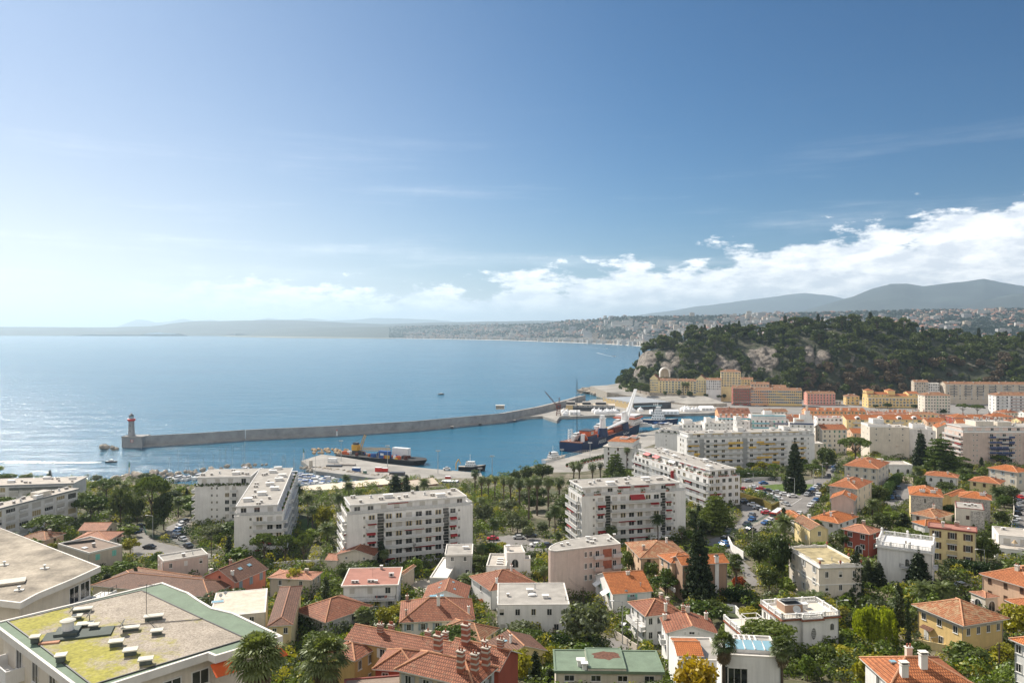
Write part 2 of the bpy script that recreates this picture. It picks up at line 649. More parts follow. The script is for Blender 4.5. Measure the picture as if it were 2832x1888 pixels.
ROCKS=[('i',905,530,62,125),('i',965,440,100,60),('i',850,630,45,60),('i',1060,450,60,50),('i',2040,480,165,135),('i',1660,540,85,90),('i',1790,545,60,70),('i',980,490,100,110),('i',870,590,50,90),('i',1150,570,75,80),('i',1240,500,40,60),('j',345,430,60,100),('j',470,470,80,85),('i',1180,430,40,40),('j',20,450,45,90),('i',2000,590,40,50),('j',150,360,12,25),('j',750,480,14,30),('i',1430,520,12,40)]
def rock_w(x,y,z):
 """how bare the slope is, seen from the harbour side"""
 u=U0+x/y*F
 v=V0+(CAMZ-z)/y*F
 w=0.0
 for k,cx,cy,rx,ry in ROCKS:
  a,b_=NP(k,cx,cy)
  s_=VIEWS[k][2]
  d=((u-a)/(rx*s_))**2+((v-b_)/(ry*s_))**2
  w=max(w,1.0-d)
 return w+0.35*fbm(x,z*1.3,0.12)
HX=np.arange(0.11,0.80,0.0035)
HY=np.concatenate([np.arange(940,1160,2.5),np.arange(1162,1380,12)])
TX,YY=np.meshgrid(HX,HY)
XX=TX*YY
ZZ=np.zeros_like(XX)
RW=np.zeros_like(XX)
for a in range(XX.shape[0]):
 for c_ in range(XX.shape[1]):
  ZZ[a,c_]=hill_z(XX[a,c_],YY[a,c_])
  RW[a,c_]=rock_w(XX[a,c_],YY[a,c_],ZZ[a,c_])
YB=YY.copy()
XB=XX.copy()
for a in range(XX.shape[0]):
 for c_ in range(XX.shape[1]):
  w=max(0.0,min(1.0,RW[a,c_]*2))
  if w>0 and YY[a,c_]<RIDGE:
   k=noise.fractal(Vector((XX[a,c_]*.11,ZZ[a,c_]*.06,1)),1,2.2,6)
   YB[a,c_]-=w*(6+13*k)
   XB[a,c_]+=w*4*noise.fractal(Vector((ZZ[a,c_]*.1,XX[a,c_]*.1,9)),1,2,4)
m,nt,b=nodes_of('hill_slope')
p=wpos(nt)
at=nnode(nt,'ShaderNodeAttribute',attribute_name='rock')
mp=nnode(nt,'ShaderNodeMapping')
mp.inputs['Scale'].default_value=(1,0.6,0.4)
nt.links.new(p,mp.inputs['Vector'])
r1=noise_tex(nt,0.16,8,0.7,mp.outputs[0])
vor=nnode(nt,'ShaderNodeTexVoronoi',feature='DISTANCE_TO_EDGE')
vor.inputs['Scale'].default_value=0.22
nt.links.new(mp.outputs[0],vor.inputs['Vector'])
rock=ramp(nt,r1,[(0.28,(0.06,0.052,0.045)),(0.45,(0.17,0.15,0.13)),(0.6,(0.26,0.225,0.19)),(0.75,(0.34,0.31,0.275))])
rock=mixc(nt,1.0,rock,ramp(nt,vor.outputs[0],[(0.0,0.45),(0.12,1.0)]),'MULTIPLY')
soil=ramp(nt,noise_tex(nt,0.2,5,0.7,p),[(0.3,(0.020,0.028,0.012)),(0.7,(0.05,0.055,0.025))])
c=mixc(nt,ramp(nt,at.outputs['Fac'],[(0.12,0.0),(0.3,1.0)]),soil,rock)
nt.links.new(c,b.inputs['Base Color'])
b.inputs['Roughness'].default_value=0.95
bn=nnode(nt,'ShaderNodeBump')
bn.inputs['Strength'].default_value=1.0
bn.inputs['Distance'].default_value=3.0
nt.links.new(r1,bn.inputs['Height'])
nt.links.new(bn.outputs[0],b.inputs['Normal'])
struct(link('wooded_hill',grid_mesh('wooded_hill',XB,YB,ZZ,m,True,{'rock':RW.ravel()})))
# far coast ----------------------------------------------------------
def far_profile(pts):
 t=[(NP(*q)[0]-U0)/F for q in pts]
 s=[-(NP(*q)[1]-V0)/F for q in pts]
 return np.array(t),np.array(s)
CITY_T,CITY_S=far_profile([('n',700,906),('n',900,905),('n',1100,902),('n',1250,899),('i',0,150),('i',230,118),('i',450,112),('i',600,95),('i',760,78),('i',900,86),('i',1200,78),('i',1500,78),('i',1900,66),('j',0,52),('j',500,42),('j',1100,28),('j',1300,20),('j',1800,16),('j',2352,8),('n',3100,848)])
BEACH_T,BEACH_V=far_profile([('n',480,926),('n',700,930),('n',1000,934),('n',1200,937),('n',1400,941),('i',0,318),('i',400,332),('i',700,346),('i',950,362),('i',1080,378),('n',2000,985),('n',2200,1040),('n',3100,1100)])
def beach_y(t):
 return CAMZ/-float(np.interp(t,BEACH_T,BEACH_V))
def city_z(t,y):
 """terraced hillside behind the bay"""
 y0=beach_y(t)
 y1=max(5200,y0*1.25)
 top=CAMZ+float(np.interp(t,CITY_T,CITY_S))*y1-4
 s=(y-y0)/(y1-y0)
 if s<0:
  return max(-3.0,2+s*600)
 flat=0.16
 if s<flat:
  return 2.5+6*s/flat
 q=(s-flat)/(1-flat)
 if q<=1:
  return 8.5+(top-8.5)*(q**1.15)+14*fbm(t*4000,y,0.0016)*q*(1-q)*4
 return top-(q-1)*160
TT=np.arange(-0.36,0.80,0.004)
SS=np.concatenate([np.linspace(-0.012,0.04,6),np.linspace(0.06,1.0,34),np.linspace(1.05,1.8,6)])
FX=np.zeros((len(SS),len(TT)))
FY=np.zeros_like(FX)
FZ=np.zeros_like(FX)
for i_,t in enumerate(TT):
 y0=beach_y(t)
 y1=max(5200,y0*1.25)
 for j_,s in enumerate(SS):
  y=y0+s*(y1-y0)
  FX[j_,i_],FY[j_,i_],FZ[j_,i_]=t*y,y,city_z(t,y)
m,nt,b=nodes_of('far_hillside')
p=wpos(nt)
f1=noise_tex(nt,0.009,6,0.7,p)
f2=noise_tex(nt,0.05,3,0.7,p)
c=ramp(nt,f1,[(0.35,(0.010,0.024,0.016)),(0.55,(0.026,0.042,0.026)),(0.72,(0.09,0.085,0.065))])
c=mixc(nt,1.0,c,ramp(nt,f2,[(0.3,0.45),(0.7,1.2)]),'MULTIPLY')
sz=nnode(nt,'ShaderNodeSeparateXYZ')
nt.links.new(p,sz.inputs[0])
c=mixc(nt,ramp(nt,sz.outputs[2],[(0.0,1.0),(1.0,1.0)]),c,c)
bm_=nnode(nt,'ShaderNodeMapRange')
bm_.inputs['From Min'].default_value=3.6
bm_.inputs['From Max'].default_value=2.4
nt.links.new(sz.outputs[2],bm_.inputs['Value'])
c=mixc(nt,bm_.outputs[0],c,(0.52,0.48,0.42))
nt.links.new(c,b.inputs['Base Color'])
b.inputs['Roughness'].default_value=0.95
struct(link('coastal_hills',grid_mesh('coastal_hills',FX,FY,FZ,m)))
M_MOUNT=mat('mountain_slope',(0.05,0.065,0.06),0.95,0.45,0.0016,0.006)
def mountains(name,pts,dist,depth,base=0.0,rough=0.06):
 t,s=far_profile(pts)
 tt=np.linspace(t.min(),t.max(),160)
 rows=np.linspace(-1,1,25)
 A=np.zeros((25,160))
 B_,C_=A.copy(),A.copy()
 for i_,x in enumerate(tt):
  h=CAMZ+float(np.interp(x,t,s))*dist
  for j_,r in enumerate(rows):
   y=dist+r*depth
   k=(1-abs(r))**0.9
   n_=fbm(x*dist,y,2.2/depth)*rough*abs(h)*(1-k)*2.2
   A[j_,i_]=x*dist+(y-dist)*x
   B_[j_,i_]=y
   C_[j_,i_]=base+(h-base)*k+n_+fbm(x*dist*3,y,2.0/depth)*abs(h)*0.02
 struct(link(name,grid_mesh(name,A,B_,C_,M_MOUNT)))
mountains('mountain_range',[('s',1440,727),('s',1480,722),('s',1600,704),('s',1700,691),('s',1800,678),('s',1850,673),('s',1910,678),('s',1960,690),('s',2050,705),('s',2150,715),('s',2300,722)],17000,3500)
mountains('mountain_range',[('s',1760,735),('s',1820,722),('s',1880,703),('s',1960,680),('s',2000,664),('s',2045,652),('s',2080,651),('s',2120,657),('s',2160,653),('s',2220,645),('s',2260,640),('s',2300,648),('s',2352,656),('s',2480,675),('s',2700,700)],11500,3000)
mountains('mountain_range',[('s',2180,712),('s',2240,695),('s',2300,680),('s',2352,672),('s',2450,668),('s',2600,690)],9000,1500)
mountains('distant_cape',[('n',-200,905),('n',0,903.5),('n',150,904),('n',300,905),('n',420,902),('n',470,895),('n',540,888),('n',640,887),('n',740,885),('n',840,886),('n',960,892),('n',1060,896),('n',1180,892),('n',1320,889),('n',1500,887),('n',1640,889),('n',1800,898)],13500,2500,0.0,0.2)
mountains('distant_cape',[('n',318,906),('n',345,895),('n',378,883),('n',405,885),('n',430,892),('n',470,889),('n',505,881),('n',540,887),('n',580,883),('n',620,890),('n',700,886),('n',740,880),('n',800,884),('n',860,880),('n',915,886),('n',980,884),('n',1030,879),('n',1100,880),('n',1200,884),('n',1300,893),('n',1400,905)],26000,3500)
# airport spit
mb=MB()
sp=[PZ('n',474,925.5,1),PZ('n',560,926.5,1),PZ('n',640,931,1),PZ('n',800,934.6,1),PZ('n',1000,935.6,1),PZ('n',1090,936.5,1),PZ('n',1100,924,1),PZ('n',800,922.5,1),PZ('n',620,923.5,1)]
mb.prism([(q.x,q.y)for q in sp],-1,3.5,0)
struct(mb.obj('airfield',mat('airfield_ground',(0.30,0.30,0.24),0.9,0.4,0.004,0.05)))
HAZE_D=6.5e-5
# ------------------------------------------------------------------ building kit
WHITE=mat('white_render',(0.74,0.73,0.71),0.85,0.07,0.25,3.0)
WHITE2=mat('bright_render',(0.78,0.77,0.75),0.8,0.05,0.25,3.0)
GREYW=mat('grey_render',(0.48,0.47,0.45),0.85,0.10,0.25,3.0)
CREAM=mat('cream_render',(0.62,0.53,0.40),0.85,0.10,0.25,3.0)
PALEC=mat('pale_cream_render',(0.66,0.60,0.51),0.85,0.09,0.25,3.0)
BEIGE=mat('beige_render',(0.52,0.45,0.36),0.85,0.10,0.25,3.0)
PINKB=mat('pinkish_render',(0.60,0.48,0.42),0.85,0.09,0.25,3.0)
PEACH=mat('peach_render',(0.66,0.47,0.33),0.85,0.09,0.25,3.0)
SALMON=mat('salmon_render',(0.66,0.25,0.17),0.85,0.10,0.3,3.0)
YELLOW=mat('yellow_render',(0.74,0.53,0.23),0.85,0.09,0.25,3.0)
PALEY=mat('pale_yellow_render',(0.76,0.62,0.34),0.85,0.09,0.25,3.0)
OCHRE=mat('ochre_render',(0.58,0.40,0.17),0.85,0.09,0.25,3.0)
REDW=mat('red_render',(0.34,0.085,0.055),0.85,0.12,0.3,3.0)
PINK=mat('pink_render',(0.70,0.32,0.26),0.85,0.09,0.25,3.0)
ORANGEW=mat('orange_render',(0.72,0.38,0.19),0.85,0.09,0.25,3.0)
BROWNW=mat('brown_render',(0.36,0.24,0.17),0.85,0.09,0.25,3.0)
GRAVEL=mat('roof_gravel',(0.36,0.34,0.31),0.95,0.18,0.35,9.0,0.3)
GRAVELL=mat('pale_roof_gravel',(0.47,0.43,0.38),0.95,0.18,0.3,9.0,0.3)
BROWNR=mat('brown_roof_felt',(0.26,0.20,0.16),0.95,0.16,0.4,6.0)
REDR=mat('dull_red_roof_felt',(0.36,0.17,0.13),0.9,0.14,0.4,6.0)
DKREDR=mat('dark_red_roof_felt',(0.24,0.075,0.06),0.85,0.14,0.4,6.0)
GREENR=mat('green_roof_membrane',(0.17,0.23,0.165),0.85,0.14,0.5,4.0)
COPING=mat('pale_coping',(0.70,0.67,0.62),0.8,0.08,0.6,5.0)
CONC=mat('concrete',(0.36,0.33,0.30),0.9,0.18,0.2,4.0)
DKMETAL=mat('dark_metal',(0.05,0.05,0.05),0.5,0.1)
GALV=mat('galvanised_metal',(0.40,0.42,0.42),0.45,0.1,metal=0.4)
RAIL=mat('balcony_panel',(0.50,0.51,0.51),0.4,0.08)
FRAMEW=mat('window_frame',(0.68,0.67,0.64),0.6,0.05)
ROLL=mat('roller_shutter',(0.50,0.48,0.44),0.7,0.08)
CURT=mat('curtain',(0.42,0.34,0.19),0.8,0.1)
BROWNS=mat('brown_shutter',(0.09,0.05,0.03),0.7,0.1)
BLUES=mat('blue_grey_shutter',(0.28,0.36,0.42),0.7,0.1)
GREENS=mat('green_shutter',(0.10,0.20,0.15),0.7,0.1)
TEALS=mat('turquoise_shutter',(0.20,0.52,0.44),0.7,0.1)
GREYS=mat('grey_shutter',(0.42,0.43,0.43),0.7,0.1)
WHITES=mat('white_shutter',(0.70,0.69,0.66),0.7,0.06)
AWNR=mat('red_awning',(0.32,0.032,0.034),0.8,0.1)
AWNP=mat('pink_awning',(0.70,0.22,0.22),0.8,0.1)
AWNY=mat('yellow_awning',(0.66,0.43,0.08),0.8,0.1)
AWNO=mat('orange_awning',(0.72,0.13,0.03),0.8,0.1)
AWNB=mat('blue_awning',(0.028,0.06,0.17),0.8,0.1)
TEAL=mat('turquoise_panel',(0.10,0.42,0.52),0.7,0.1)
BRICKC=mat('chimney_brick',(0.36,0.13,0.08),0.9,0.2,1.0,8.0)
STONEB=mat('stone_trim',(0.52,0.47,0.40),0.9,0.12,0.6,6.0)
T_OR=tilemat('orange_tiles',(0.62,0.235,0.095),(0.50,0.17,0.065),(0.22,0.075,0.035),0.32,0.52)
T_OB=tilemat('bright_orange_tiles',(0.70,0.25,0.075),(0.58,0.185,0.055),(0.26,0.08,0.03),0.32,0.52)
T_RD=tilemat('red_tiles',(0.47,0.185,0.10),(0.34,0.125,0.07),(0.13,0.05,0.03),0.32,0.52,(0.30,0.20,0.13),0.06)
T_BR=tilemat('brown_tiles',(0.33,0.17,0.105),(0.23,0.105,0.065),(0.075,0.04,0.03),0.24,0.45)
T_OL=tilemat('weathered_tiles',(0.50,0.25,0.13),(0.38,0.17,0.09),(0.13,0.065,0.04),0.26,0.44,(0.33,0.29,0.18),0.10)
T_LC=tilemat('lichen_tiles',(0.56,0.24,0.11),(0.46,0.18,0.08),(0.16,0.07,0.04),0.30,0.52,(0.44,0.34,0.20),0.14)
T_PK=tilemat('pink_tiles',(0.62,0.30,0.19),(0.54,0.24,0.15),(0.28,0.12,0.07),0.30,0.52)
RIDGE_M=mat('ridge_tile',(0.60,0.31,0.18),0.85,0.2,1.0,6.0)
RIDGE_D=mat('dark_ridge_tile',(0.40,0.20,0.13),0.85,0.2,1.0,6.0)
m,nt,b=nodes_of('rubble_stone')
vo=nnode(nt,'ShaderNodeTexVoronoi')
vo.inputs['Scale'].default_value=2.2
nt.links.new(wpos(nt),vo.inputs['Vector'])
ve=nnode(nt,'ShaderNodeTexVoronoi',feature='DISTANCE_TO_EDGE')
ve.inputs['Scale'].default_value=2.2
nt.links.new(wpos(nt),ve.inputs['Vector'])
c=ramp(nt,vo.outputs['Color'],[(0.2,(0.22,0.20,0.18)),(0.8,(0.50,0.46,0.41))])
c=mixc(nt,ramp(nt,ve.outputs[0],[(0.02,0.0),(0.10,1.0)]),(0.55,0.52,0.48),c)
nt.links.new(c,b.inputs['Base Color'])
b.inputs['Roughness'].default_value=0.9
STONE=m
m,nt,b=nodes_of('window_glass')
g=noise_tex(nt,0.8,2,0.5,wpos(nt))
nt.links.new(ramp(nt,g,[(0.35,(0.012,0.014,0.016)),(0.65,(0.05,0.055,0.055))]),b.inputs['Base Color'])
b.inputs['Roughness'].default_value=0.08
b.inputs['Specular IOR Level'].default_value=0.6
GLASS=m
m,nt,b=nodes_of('skylight_glass')
b.inputs['Base Color'].default_value=(0.25,0.42,0.50,1)
b.inputs['Roughness'].default_value=0.12
SKYGL=m
SHUT={'br':BROWNS,'bl':BLUES,'gr':GREENS,'te':TEALS,'gy':GREYS,'wh':WHITES}
WCACHE={}
def win_mesh(w,h,style):
 """a window unit standing on its sill, looking towards -y"""
 key=(round(w,2),round(h,2),style)
 if key in WCACHE:
  return WCACHE[key]
 mb=MB()
 f=0.09
 st=style.split(':')
 sm=SHUT.get(st[1],GREYS)if len(st)>1 else GREYS
 kind=st[0]
 hw=w/2
 mats=[FRAMEW,GLASS,sm,CURT,ROLL,DKMETAL]
 if kind=='arch':
  k=8
  out=[(-hw,0)]+[(-hw*math.cos(math.pi*i/k),h-hw+hw*math.sin(math.pi*i/k))for i in range(k+1)]+[(hw,0)]
  cx,cz=0,h*.45
  inn=[(x*0.82,cz+(z-cz)*0.88)for x,z in out]
  for i in range(len(out)):
   j=(i+1)%len(out)
   mb.face([(out[i][0],-.07,out[i][1]),(out[j][0],-.07,out[j][1]),(inn[j][0],-.07,inn[j][1]),(inn[i][0],-.07,inn[i][1])],0)
   mb.face([(out[i][0],-.07,out[i][1]),(out[i][0],.02,out[i][1]),(out[j][0],.02,out[j][1]),(out[j][0],-.07,out[j][1])],0)
  mb.face([(x,-.03,z)for x,z in inn],1)
  mb.box(-.03,.03,-.06,-.03,h*.08,h*.9,0)
 elif kind=='closed':
  mb.box(-hw,hw,-.07,.02,0,h,2)
  mb.box(-.02,.02,-.085,-.07,0,h,5)
 else:
  mb.box(-hw,-hw+f,-.07,.02,0,h,0)
  mb.box(hw-f,hw,-.07,.02,0,h,0)
  mb.box(-hw+f,hw-f,-.07,.02,h-f,h,0)
  mb.box(-hw+f,hw-f,-.07,.02,0,f,0)
  if kind=='roll':
   mb.box(-hw+f,hw-f,-.05,.02,f,h-f,4)
  elif kind=='half':
   mb.box(-hw+f,hw-f,-.05,.02,h*.45,h-f,4)
   mb.face([(-hw+f,-.02,f),(hw-f,-.02,f),(hw-f,-.02,h*.45),(-hw+f,-.02,h*.45)],1)
  else:
   mb.face([(-hw+f,-.02,f),(hw-f,-.02,f),(hw-f,-.02,h-f),(-hw+f,-.02,h-f)],1)
   n=max(1,int(round(w/1.0)))
   for i in range(1,n+1):
    if n==1 and i==1:
     mb.box(-.03,.03,-.06,-.02,f,h-f,0)
    elif i<n:
     x=-hw+w*i/n
     mb.box(x-.03,x+.03,-.06,-.02,f,h-f,0)
   if kind=='curt':
    for i in range(n+1):
     x=-hw+f+(w-2*f)*i/n
     x0,x1=max(-hw+f,x-w*.11),min(hw-f,x+w*.11)
     mb.box(x0,x1,-.035,-.025,f,h-f,3)
  if kind=='shut':
   s=hw*0.98
   mb.box(-hw-s,-hw,-.10,-.03,0,h,2)
   mb.box(hw,hw+s,-.10,-.03,0,h,2)
  mb.box(-hw-.08,hw+.08,-.14,.02,-.08,0,0)
 me=mb.mesh('window',mats)
 WCACHE[key]=me
 return me
FOOTS=[]
class Fr:
 """local frame of one block: x along the front, y away from it, z up from its base"""
 def __init__(s,loc,rz,W,D,H):
  s.loc,s.rz,s.W,s.D,s.H=Vector(loc),rz,W,D,H
  s.root=None
  s.low=-1.0
 def w(s,x,y,z=0.0):
  c,n=math.cos(s.rz),math.sin(s.rz)
  return Vector((s.loc.x+c*x-n*y,s.loc.y+n*x+c*y,s.loc.z+z))
 def put(s,name,me,x=0.0,y=0.0,z=0.0,rz=0.0,mats=None,parent=None):
  if isinstance(me,MB):
   if not me.f:
    return None
   me=me.mesh(name,mats if isinstance(mats,(list,tuple))else[mats])
  r=s.root
  ro=getattr(s,'roofo',None)
  if ro is not None and name in('chimney','roof_vent','antenna','satellite_dish','skylight','finial','urn','solar_collector','solar_panel','vent_base','hatch','leaf_litter'):
   return link(name,me,ro,(x,y,z),rz)
  p=s.w(x,y,z)-Vector(r.location)
  a=-r.rotation_euler.z
  q=Vector((p.x*math.cos(a)-p.y*math.sin(a),p.x*math.sin(a)+p.y*math.cos(a),p.z))
  o=link(name,me,r,q,s.rz+rz+a)
  if name in('roof','gravel_roof'):
   s.roofo=o
  return o
 def face(s,f):
  """length, and the placing of a spot (along, out, z) on that face"""
  if f=='f':
   return s.W,(lambda a,o,z:(a,-o,z,0.0))
  if f=='r':
   return s.D,(lambda a,o,z:(s.W+o,a,z,rad(90)))
  if f=='l':
   return s.D,(lambda a,o,z:(-o,s.D-a,z,rad(-90)))
  return s.W,(lambda a,o,z:(s.W-a,s.D+o,z,rad(180)))
def frame(v,A,B,C,H,inset=0.0,ze=None,D=None):
 if ze is None:
  q=GP(v,(A[0]+B[0])/2,(A[1]+B[1])/2,H)
  ze=q.z
 a,b_=PZ(v,A[0],A[1],ze),PZ(v,B[0],B[1],ze)
 d=(b_-a)
 W=d.length
 rz=math.atan2(d.y,d.x)
 nx,ny=-math.sin(rz),math.cos(rz)
 if D is None:
  c=PZ(v,C[0],C[1],ze)
  D=(c.x-a.x)*nx+(c.y-a.y)*ny
 if D<2:
  print('THIN',v,A,B,C,D)
  D=6
 fr=Fr((a.x,a.y,ze-H),rz,W,D,H)
 if inset:
  p=fr.w(inset,inset)
  fr=Fr(p,rz,W-2*inset,D-2*inset,H)
 settle(fr)
 return fr
def settle(fr):
 cs=[fr.w(0,0),fr.w(fr.W,0),fr.w(fr.W,fr.D),fr.w(0,fr.D)]
 fr.low=min(T(c.x,c.y)for c in cs)-0.6-fr.loc.z
 FOOTS.append([(c.x,c.y)for c in cs])
def sub(fr,x,y,W,D,z0,H,root=True):
 """a further block standing on or beside fr, in its directions"""
 f2=Fr(fr.w(x,y,z0),fr.rz,W,D,H)
 f2.root=fr.root
 f2.low=0.0
 return f2
def start(fr,name,label,cat,group=None):
 fr.root=thing(name,label,cat,fr.w(fr.W/2,fr.D/2,max(fr.low,-30)),fr.rz,group)
 return fr.root
def walls(fr,m_,gable=None,rise=0.0,name='wall',bands=None):
 mb=MB()
 W,D,H=fr.W,fr.D,fr.H
 mb.box(0,W,0,D,fr.low,H,0,skip='d')
 if gable=='y':
  for y,s in((0,1),(D,-1)):
   pts=[(0,y,H),(W,y,H),(W/2,y,H+rise)]
   mb.face(pts if s>0 else pts[::-1],0)
 elif gable=='x':
  for x,s in((0,-1),(W,1)):
   pts=[(x,0,H),(x,D,H),(x,D/2,H+rise)]
   mb.face(pts if s>0 else pts[::-1],0)
 for z in(bands or[]):
  mb.box(-.06,W+.06,-.06,D+.06,z,z+.25,1)
 return fr.put(name,mb,mats=[m_,COPING])
def hip_roof(fr,tile,pitch=0.42,over=0.5,ridge=None,name='roof',cap=True):
 mb=MB()
 x0,x1,y0,y1=-over,fr.W+over,-over,fr.D+over
 w,d=x1-x0,y1-y0
 H=fr.H
 r=pitch*min(w,d)/2
 if w>=d:
  P_,Q_=(x0+d/2,(y0+y1)/2,H+r),(x1-d/2,(y0+y1)/2,H+r)
 else:
  P_,Q_=((x0+x1)/2,y0+w/2,H+r),((x0+x1)/2,y1-w/2,H+r)
 A,B,C,D=(x0,y0,H),(x1,y0,H),(x1,y1,H),(x0,y1,H)
 if(Vector(P_)-Vector(Q_)).length<0.05:
  for a,b_ in((A,B),(B,C),(C,D),(D,A)):
   mb.face([a,b_,P_],0)
 elif w>=d:
  mb.face([A,B,Q_,P_],0);mb.face([B,C,Q_],0);mb.face([C,D,P_,Q_],0);mb.face([D,A,P_],0)
 else:
  mb.face([A,B,P_],0);mb.face([B,C,Q_,P_],0);mb.face([C,D,Q_],0);mb.face([D,A,P_,Q_],0)
 for a,b_ in((A,B),(B,C),(C,D),(D,A)):
  mb.face([(a[0],a[1],H-.16),(b_[0],b_[1],H-.16),b_,a],2)
 mb.face([(x0,y1,H-.16),(x1,y1,H-.16),(x1,y0,H-.16),(x0,y0,H-.16)],2)
 if cap:
  if w>=d:
   es=((A,P_),(D,P_),(B,Q_),(C,Q_))
  else:
   es=((A,P_),(B,P_),(C,Q_),(D,Q_))
  for a,b_ in es:
   mb.tube((a[0],a[1],a[2]+.03),(b_[0],b_[1],b_[2]+.03),.13,.13,5,1)
  mb.tube((P_[0],P_[1],P_[2]+.03),(Q_[0],Q_[1],Q_[2]+.03),.14,.14,5,1)
 fr.zr=lambda x,y:H+pitch*max(0,min(x-x0,x1-x,y-y0,y1-y))
 return fr.put(name,mb,mats=[tile,ridge or RIDGE_M,COPING])
def gable_roof(fr,tile,axis='x',pitch=0.40,over=0.45,ridge=None,name='roof',eave=None):
 mb=MB()
 H=fr.H
 e=over
 if axis=='x':
  d=fr.D/2+e
  zr=H+pitch*fr.D/2
  zl=H-pitch*e
  x0,x1=-e,fr.W+e
  y0,ym,y1=-e,fr.D/2,fr.D+e
  a=[(x0,y0,zl),(x1,y0,zl),(x1,ym,zr),(x0,ym,zr)]
  b_=[(x1,y1,zl),(x0,y1,zl),(x0,ym,zr),(x1,ym,zr)]
  rg=((x0,ym,zr),(x1,ym,zr))
  fr.zr=lambda x,y:H+pitch*min(y,fr.D-y)
 else:
  zr=H+pitch*fr.W/2
  zl=H-pitch*e
  y0,y1=-e,fr.D+e
  x0,xm,x1=-e,fr.W/2,fr.W+e
  a=[(x0,y1,zl),(x0,y0,zl),(xm,y0,zr),(xm,y1,zr)]
  b_=[(x1,y0,zl),(x1,y1,zl),(xm,y1,zr),(xm,y0,zr)]
  rg=((xm,y0,zr),(xm,y1,zr))
  fr.zr=lambda x,y:H+pitch*min(x,fr.W-x)
 t=0.14
 for q in(a,b_):
  up=[(p[0],p[1],p[2]+t)for p in q]
  mb.face(up,0)
  mb.face([(p[0],p[1],p[2]+.02)for p in q][::-1],2)
  for i in range(4):
   j=(i+1)%4
   if i==2:
    continue
   mb.face([(q[i][0],q[i][1],q[i][2]+.02),(q[j][0],q[j][1],q[j][2]+.02),up[j],up[i]],2)
 mb.tube((rg[0][0],rg[0][1],rg[0][2]+t),(rg[1][0],rg[1][1],rg[1][2]+t),.14,.14,5,1)
 return fr.put(name,mb,mats=[tile,ridge or RIDGE_M,COPING])
def flat_roof(fr,rm,cm=None,par=0.35,t=0.28,over=0.0,name='roof'):
 mb=MB()
 cm=cm or COPING
 x0,x1,y0,y1=-over,fr.W+over,-over,fr.D+over
 H=fr.H
 zb=H-(0.25 if over else 0)
 mb.face([(x0+t,y0+t,H+.05),(x1-t,y0+t,H+.05),(x1-t,y1-t,H+.05),(x0+t,y1-t,H+.05)],0)
 if over:
  mb.face([(x0,y0,zb),(x0,y1,zb),(x1,y1,zb),(x1,y0,zb)],1)
 o=fr.put(name,mb,mats=[rm,cm])
 pb=MB()
 pb.box(x0,x1,y0,y0+t,zb,H+par,0)
 pb.box(x0,x1,y1-t,y1,zb,H+par,0)
 pb.box(x0,x0+t,y0+t,y1-t,zb,H+par,0)
 pb.box(x1-t,x1,y0+t,y1-t,zb,H+par,0)
 fr.put('parapet',pb,mats=[cm])
 fr.zr=lambda x,y:H+.05
 return o
def wins(fr,f,n,rows,w=1.1,h=1.5,style='plain',top=0.55,st=3.0,m0=None,m1=None,skip=(),at=None):
 L,pl=fr.face(f)
 styles=style if isinstance(style,(list,tuple))else[style]
 k=0
 for r in range(rows):
  z=fr.H-top-h-r*st
  if z<fr.low+0.6:
   break
  for i in range(n):
   if(r,i)in skip:
    continue
   if at:
    a=at[i]*L
   else:
    a0=m0 if m0 is not None else L/n/2
    a1=L-(m1 if m1 is not None else L/n/2)
    a=(a0+a1)/2 if n==1 else a0+(a1-a0)*i/(n-1)
   s=styles[(k*7+k//3)%len(styles)]
   k+=1
   x,y,zz,rz=pl(a,0.0,z)
   fr.put('window',win_mesh(w,h,s),x,y,zz,rz)
def onewin(fr,f,a,z,w,h,style='plain',name='window',out=0.0):
 L,pl=fr.face(f)
 x,y,zz,rz=pl(a*L if a<=1 else a,out,z)
 return fr.put(name,win_mesh(w,h,style),x,y,zz,rz)
CHM={}
def chimney(fr,x,y,h=1.5,w=0.8,d=0.5,style='white',pots=2):
 key=(h,w,d,style,pots)
 if key not in CHM:
  mb=MB()
  mb.box(-w/2,w/2,-d/2,d/2,-1.2,h,0)
  if style=='brick':
   for z in(h*.18,h*.48,h*.78):
    mb.box(-w/2-.02,w/2+.02,-d/2-.02,d/2+.02,z,z+h*.1,1)
  mb.box(-w/2-.1,w/2+.1,-d/2-.1,d/2+.1,h,h+.14,1)
  for i in range(pots):
   px=0 if pots==1 else-w/2+.2+(w-.4)*i/(pots-1)
   mb.tube((px,0,h+.14),(px,0,h+.6),.13,.10,7,2)
  if pots==0:
   mb.box(-w/2+.05,w/2-.05,-d/2+.05,d/2-.05,h+.14,h+.36,3)
   mb.box(-w/2-.1,w/2+.1,-d/2-.1,d/2+.1,h+.36,h+.45,1)
  ms={'white':[WHITE,COPING,BRICKC,DKMETAL],'brick':[BRICKC,STONEB,BRICKC,DKMETAL],'cream':[PALEC,COPING,BRICKC,DKMETAL]}[style]
  CHM[key]=mb.mesh('chimney',ms)
 return fr.put('chimney',CHM[key],x*fr.W,y*fr.D,fr.zr(x*fr.W,y*fr.D))
VENTS={}
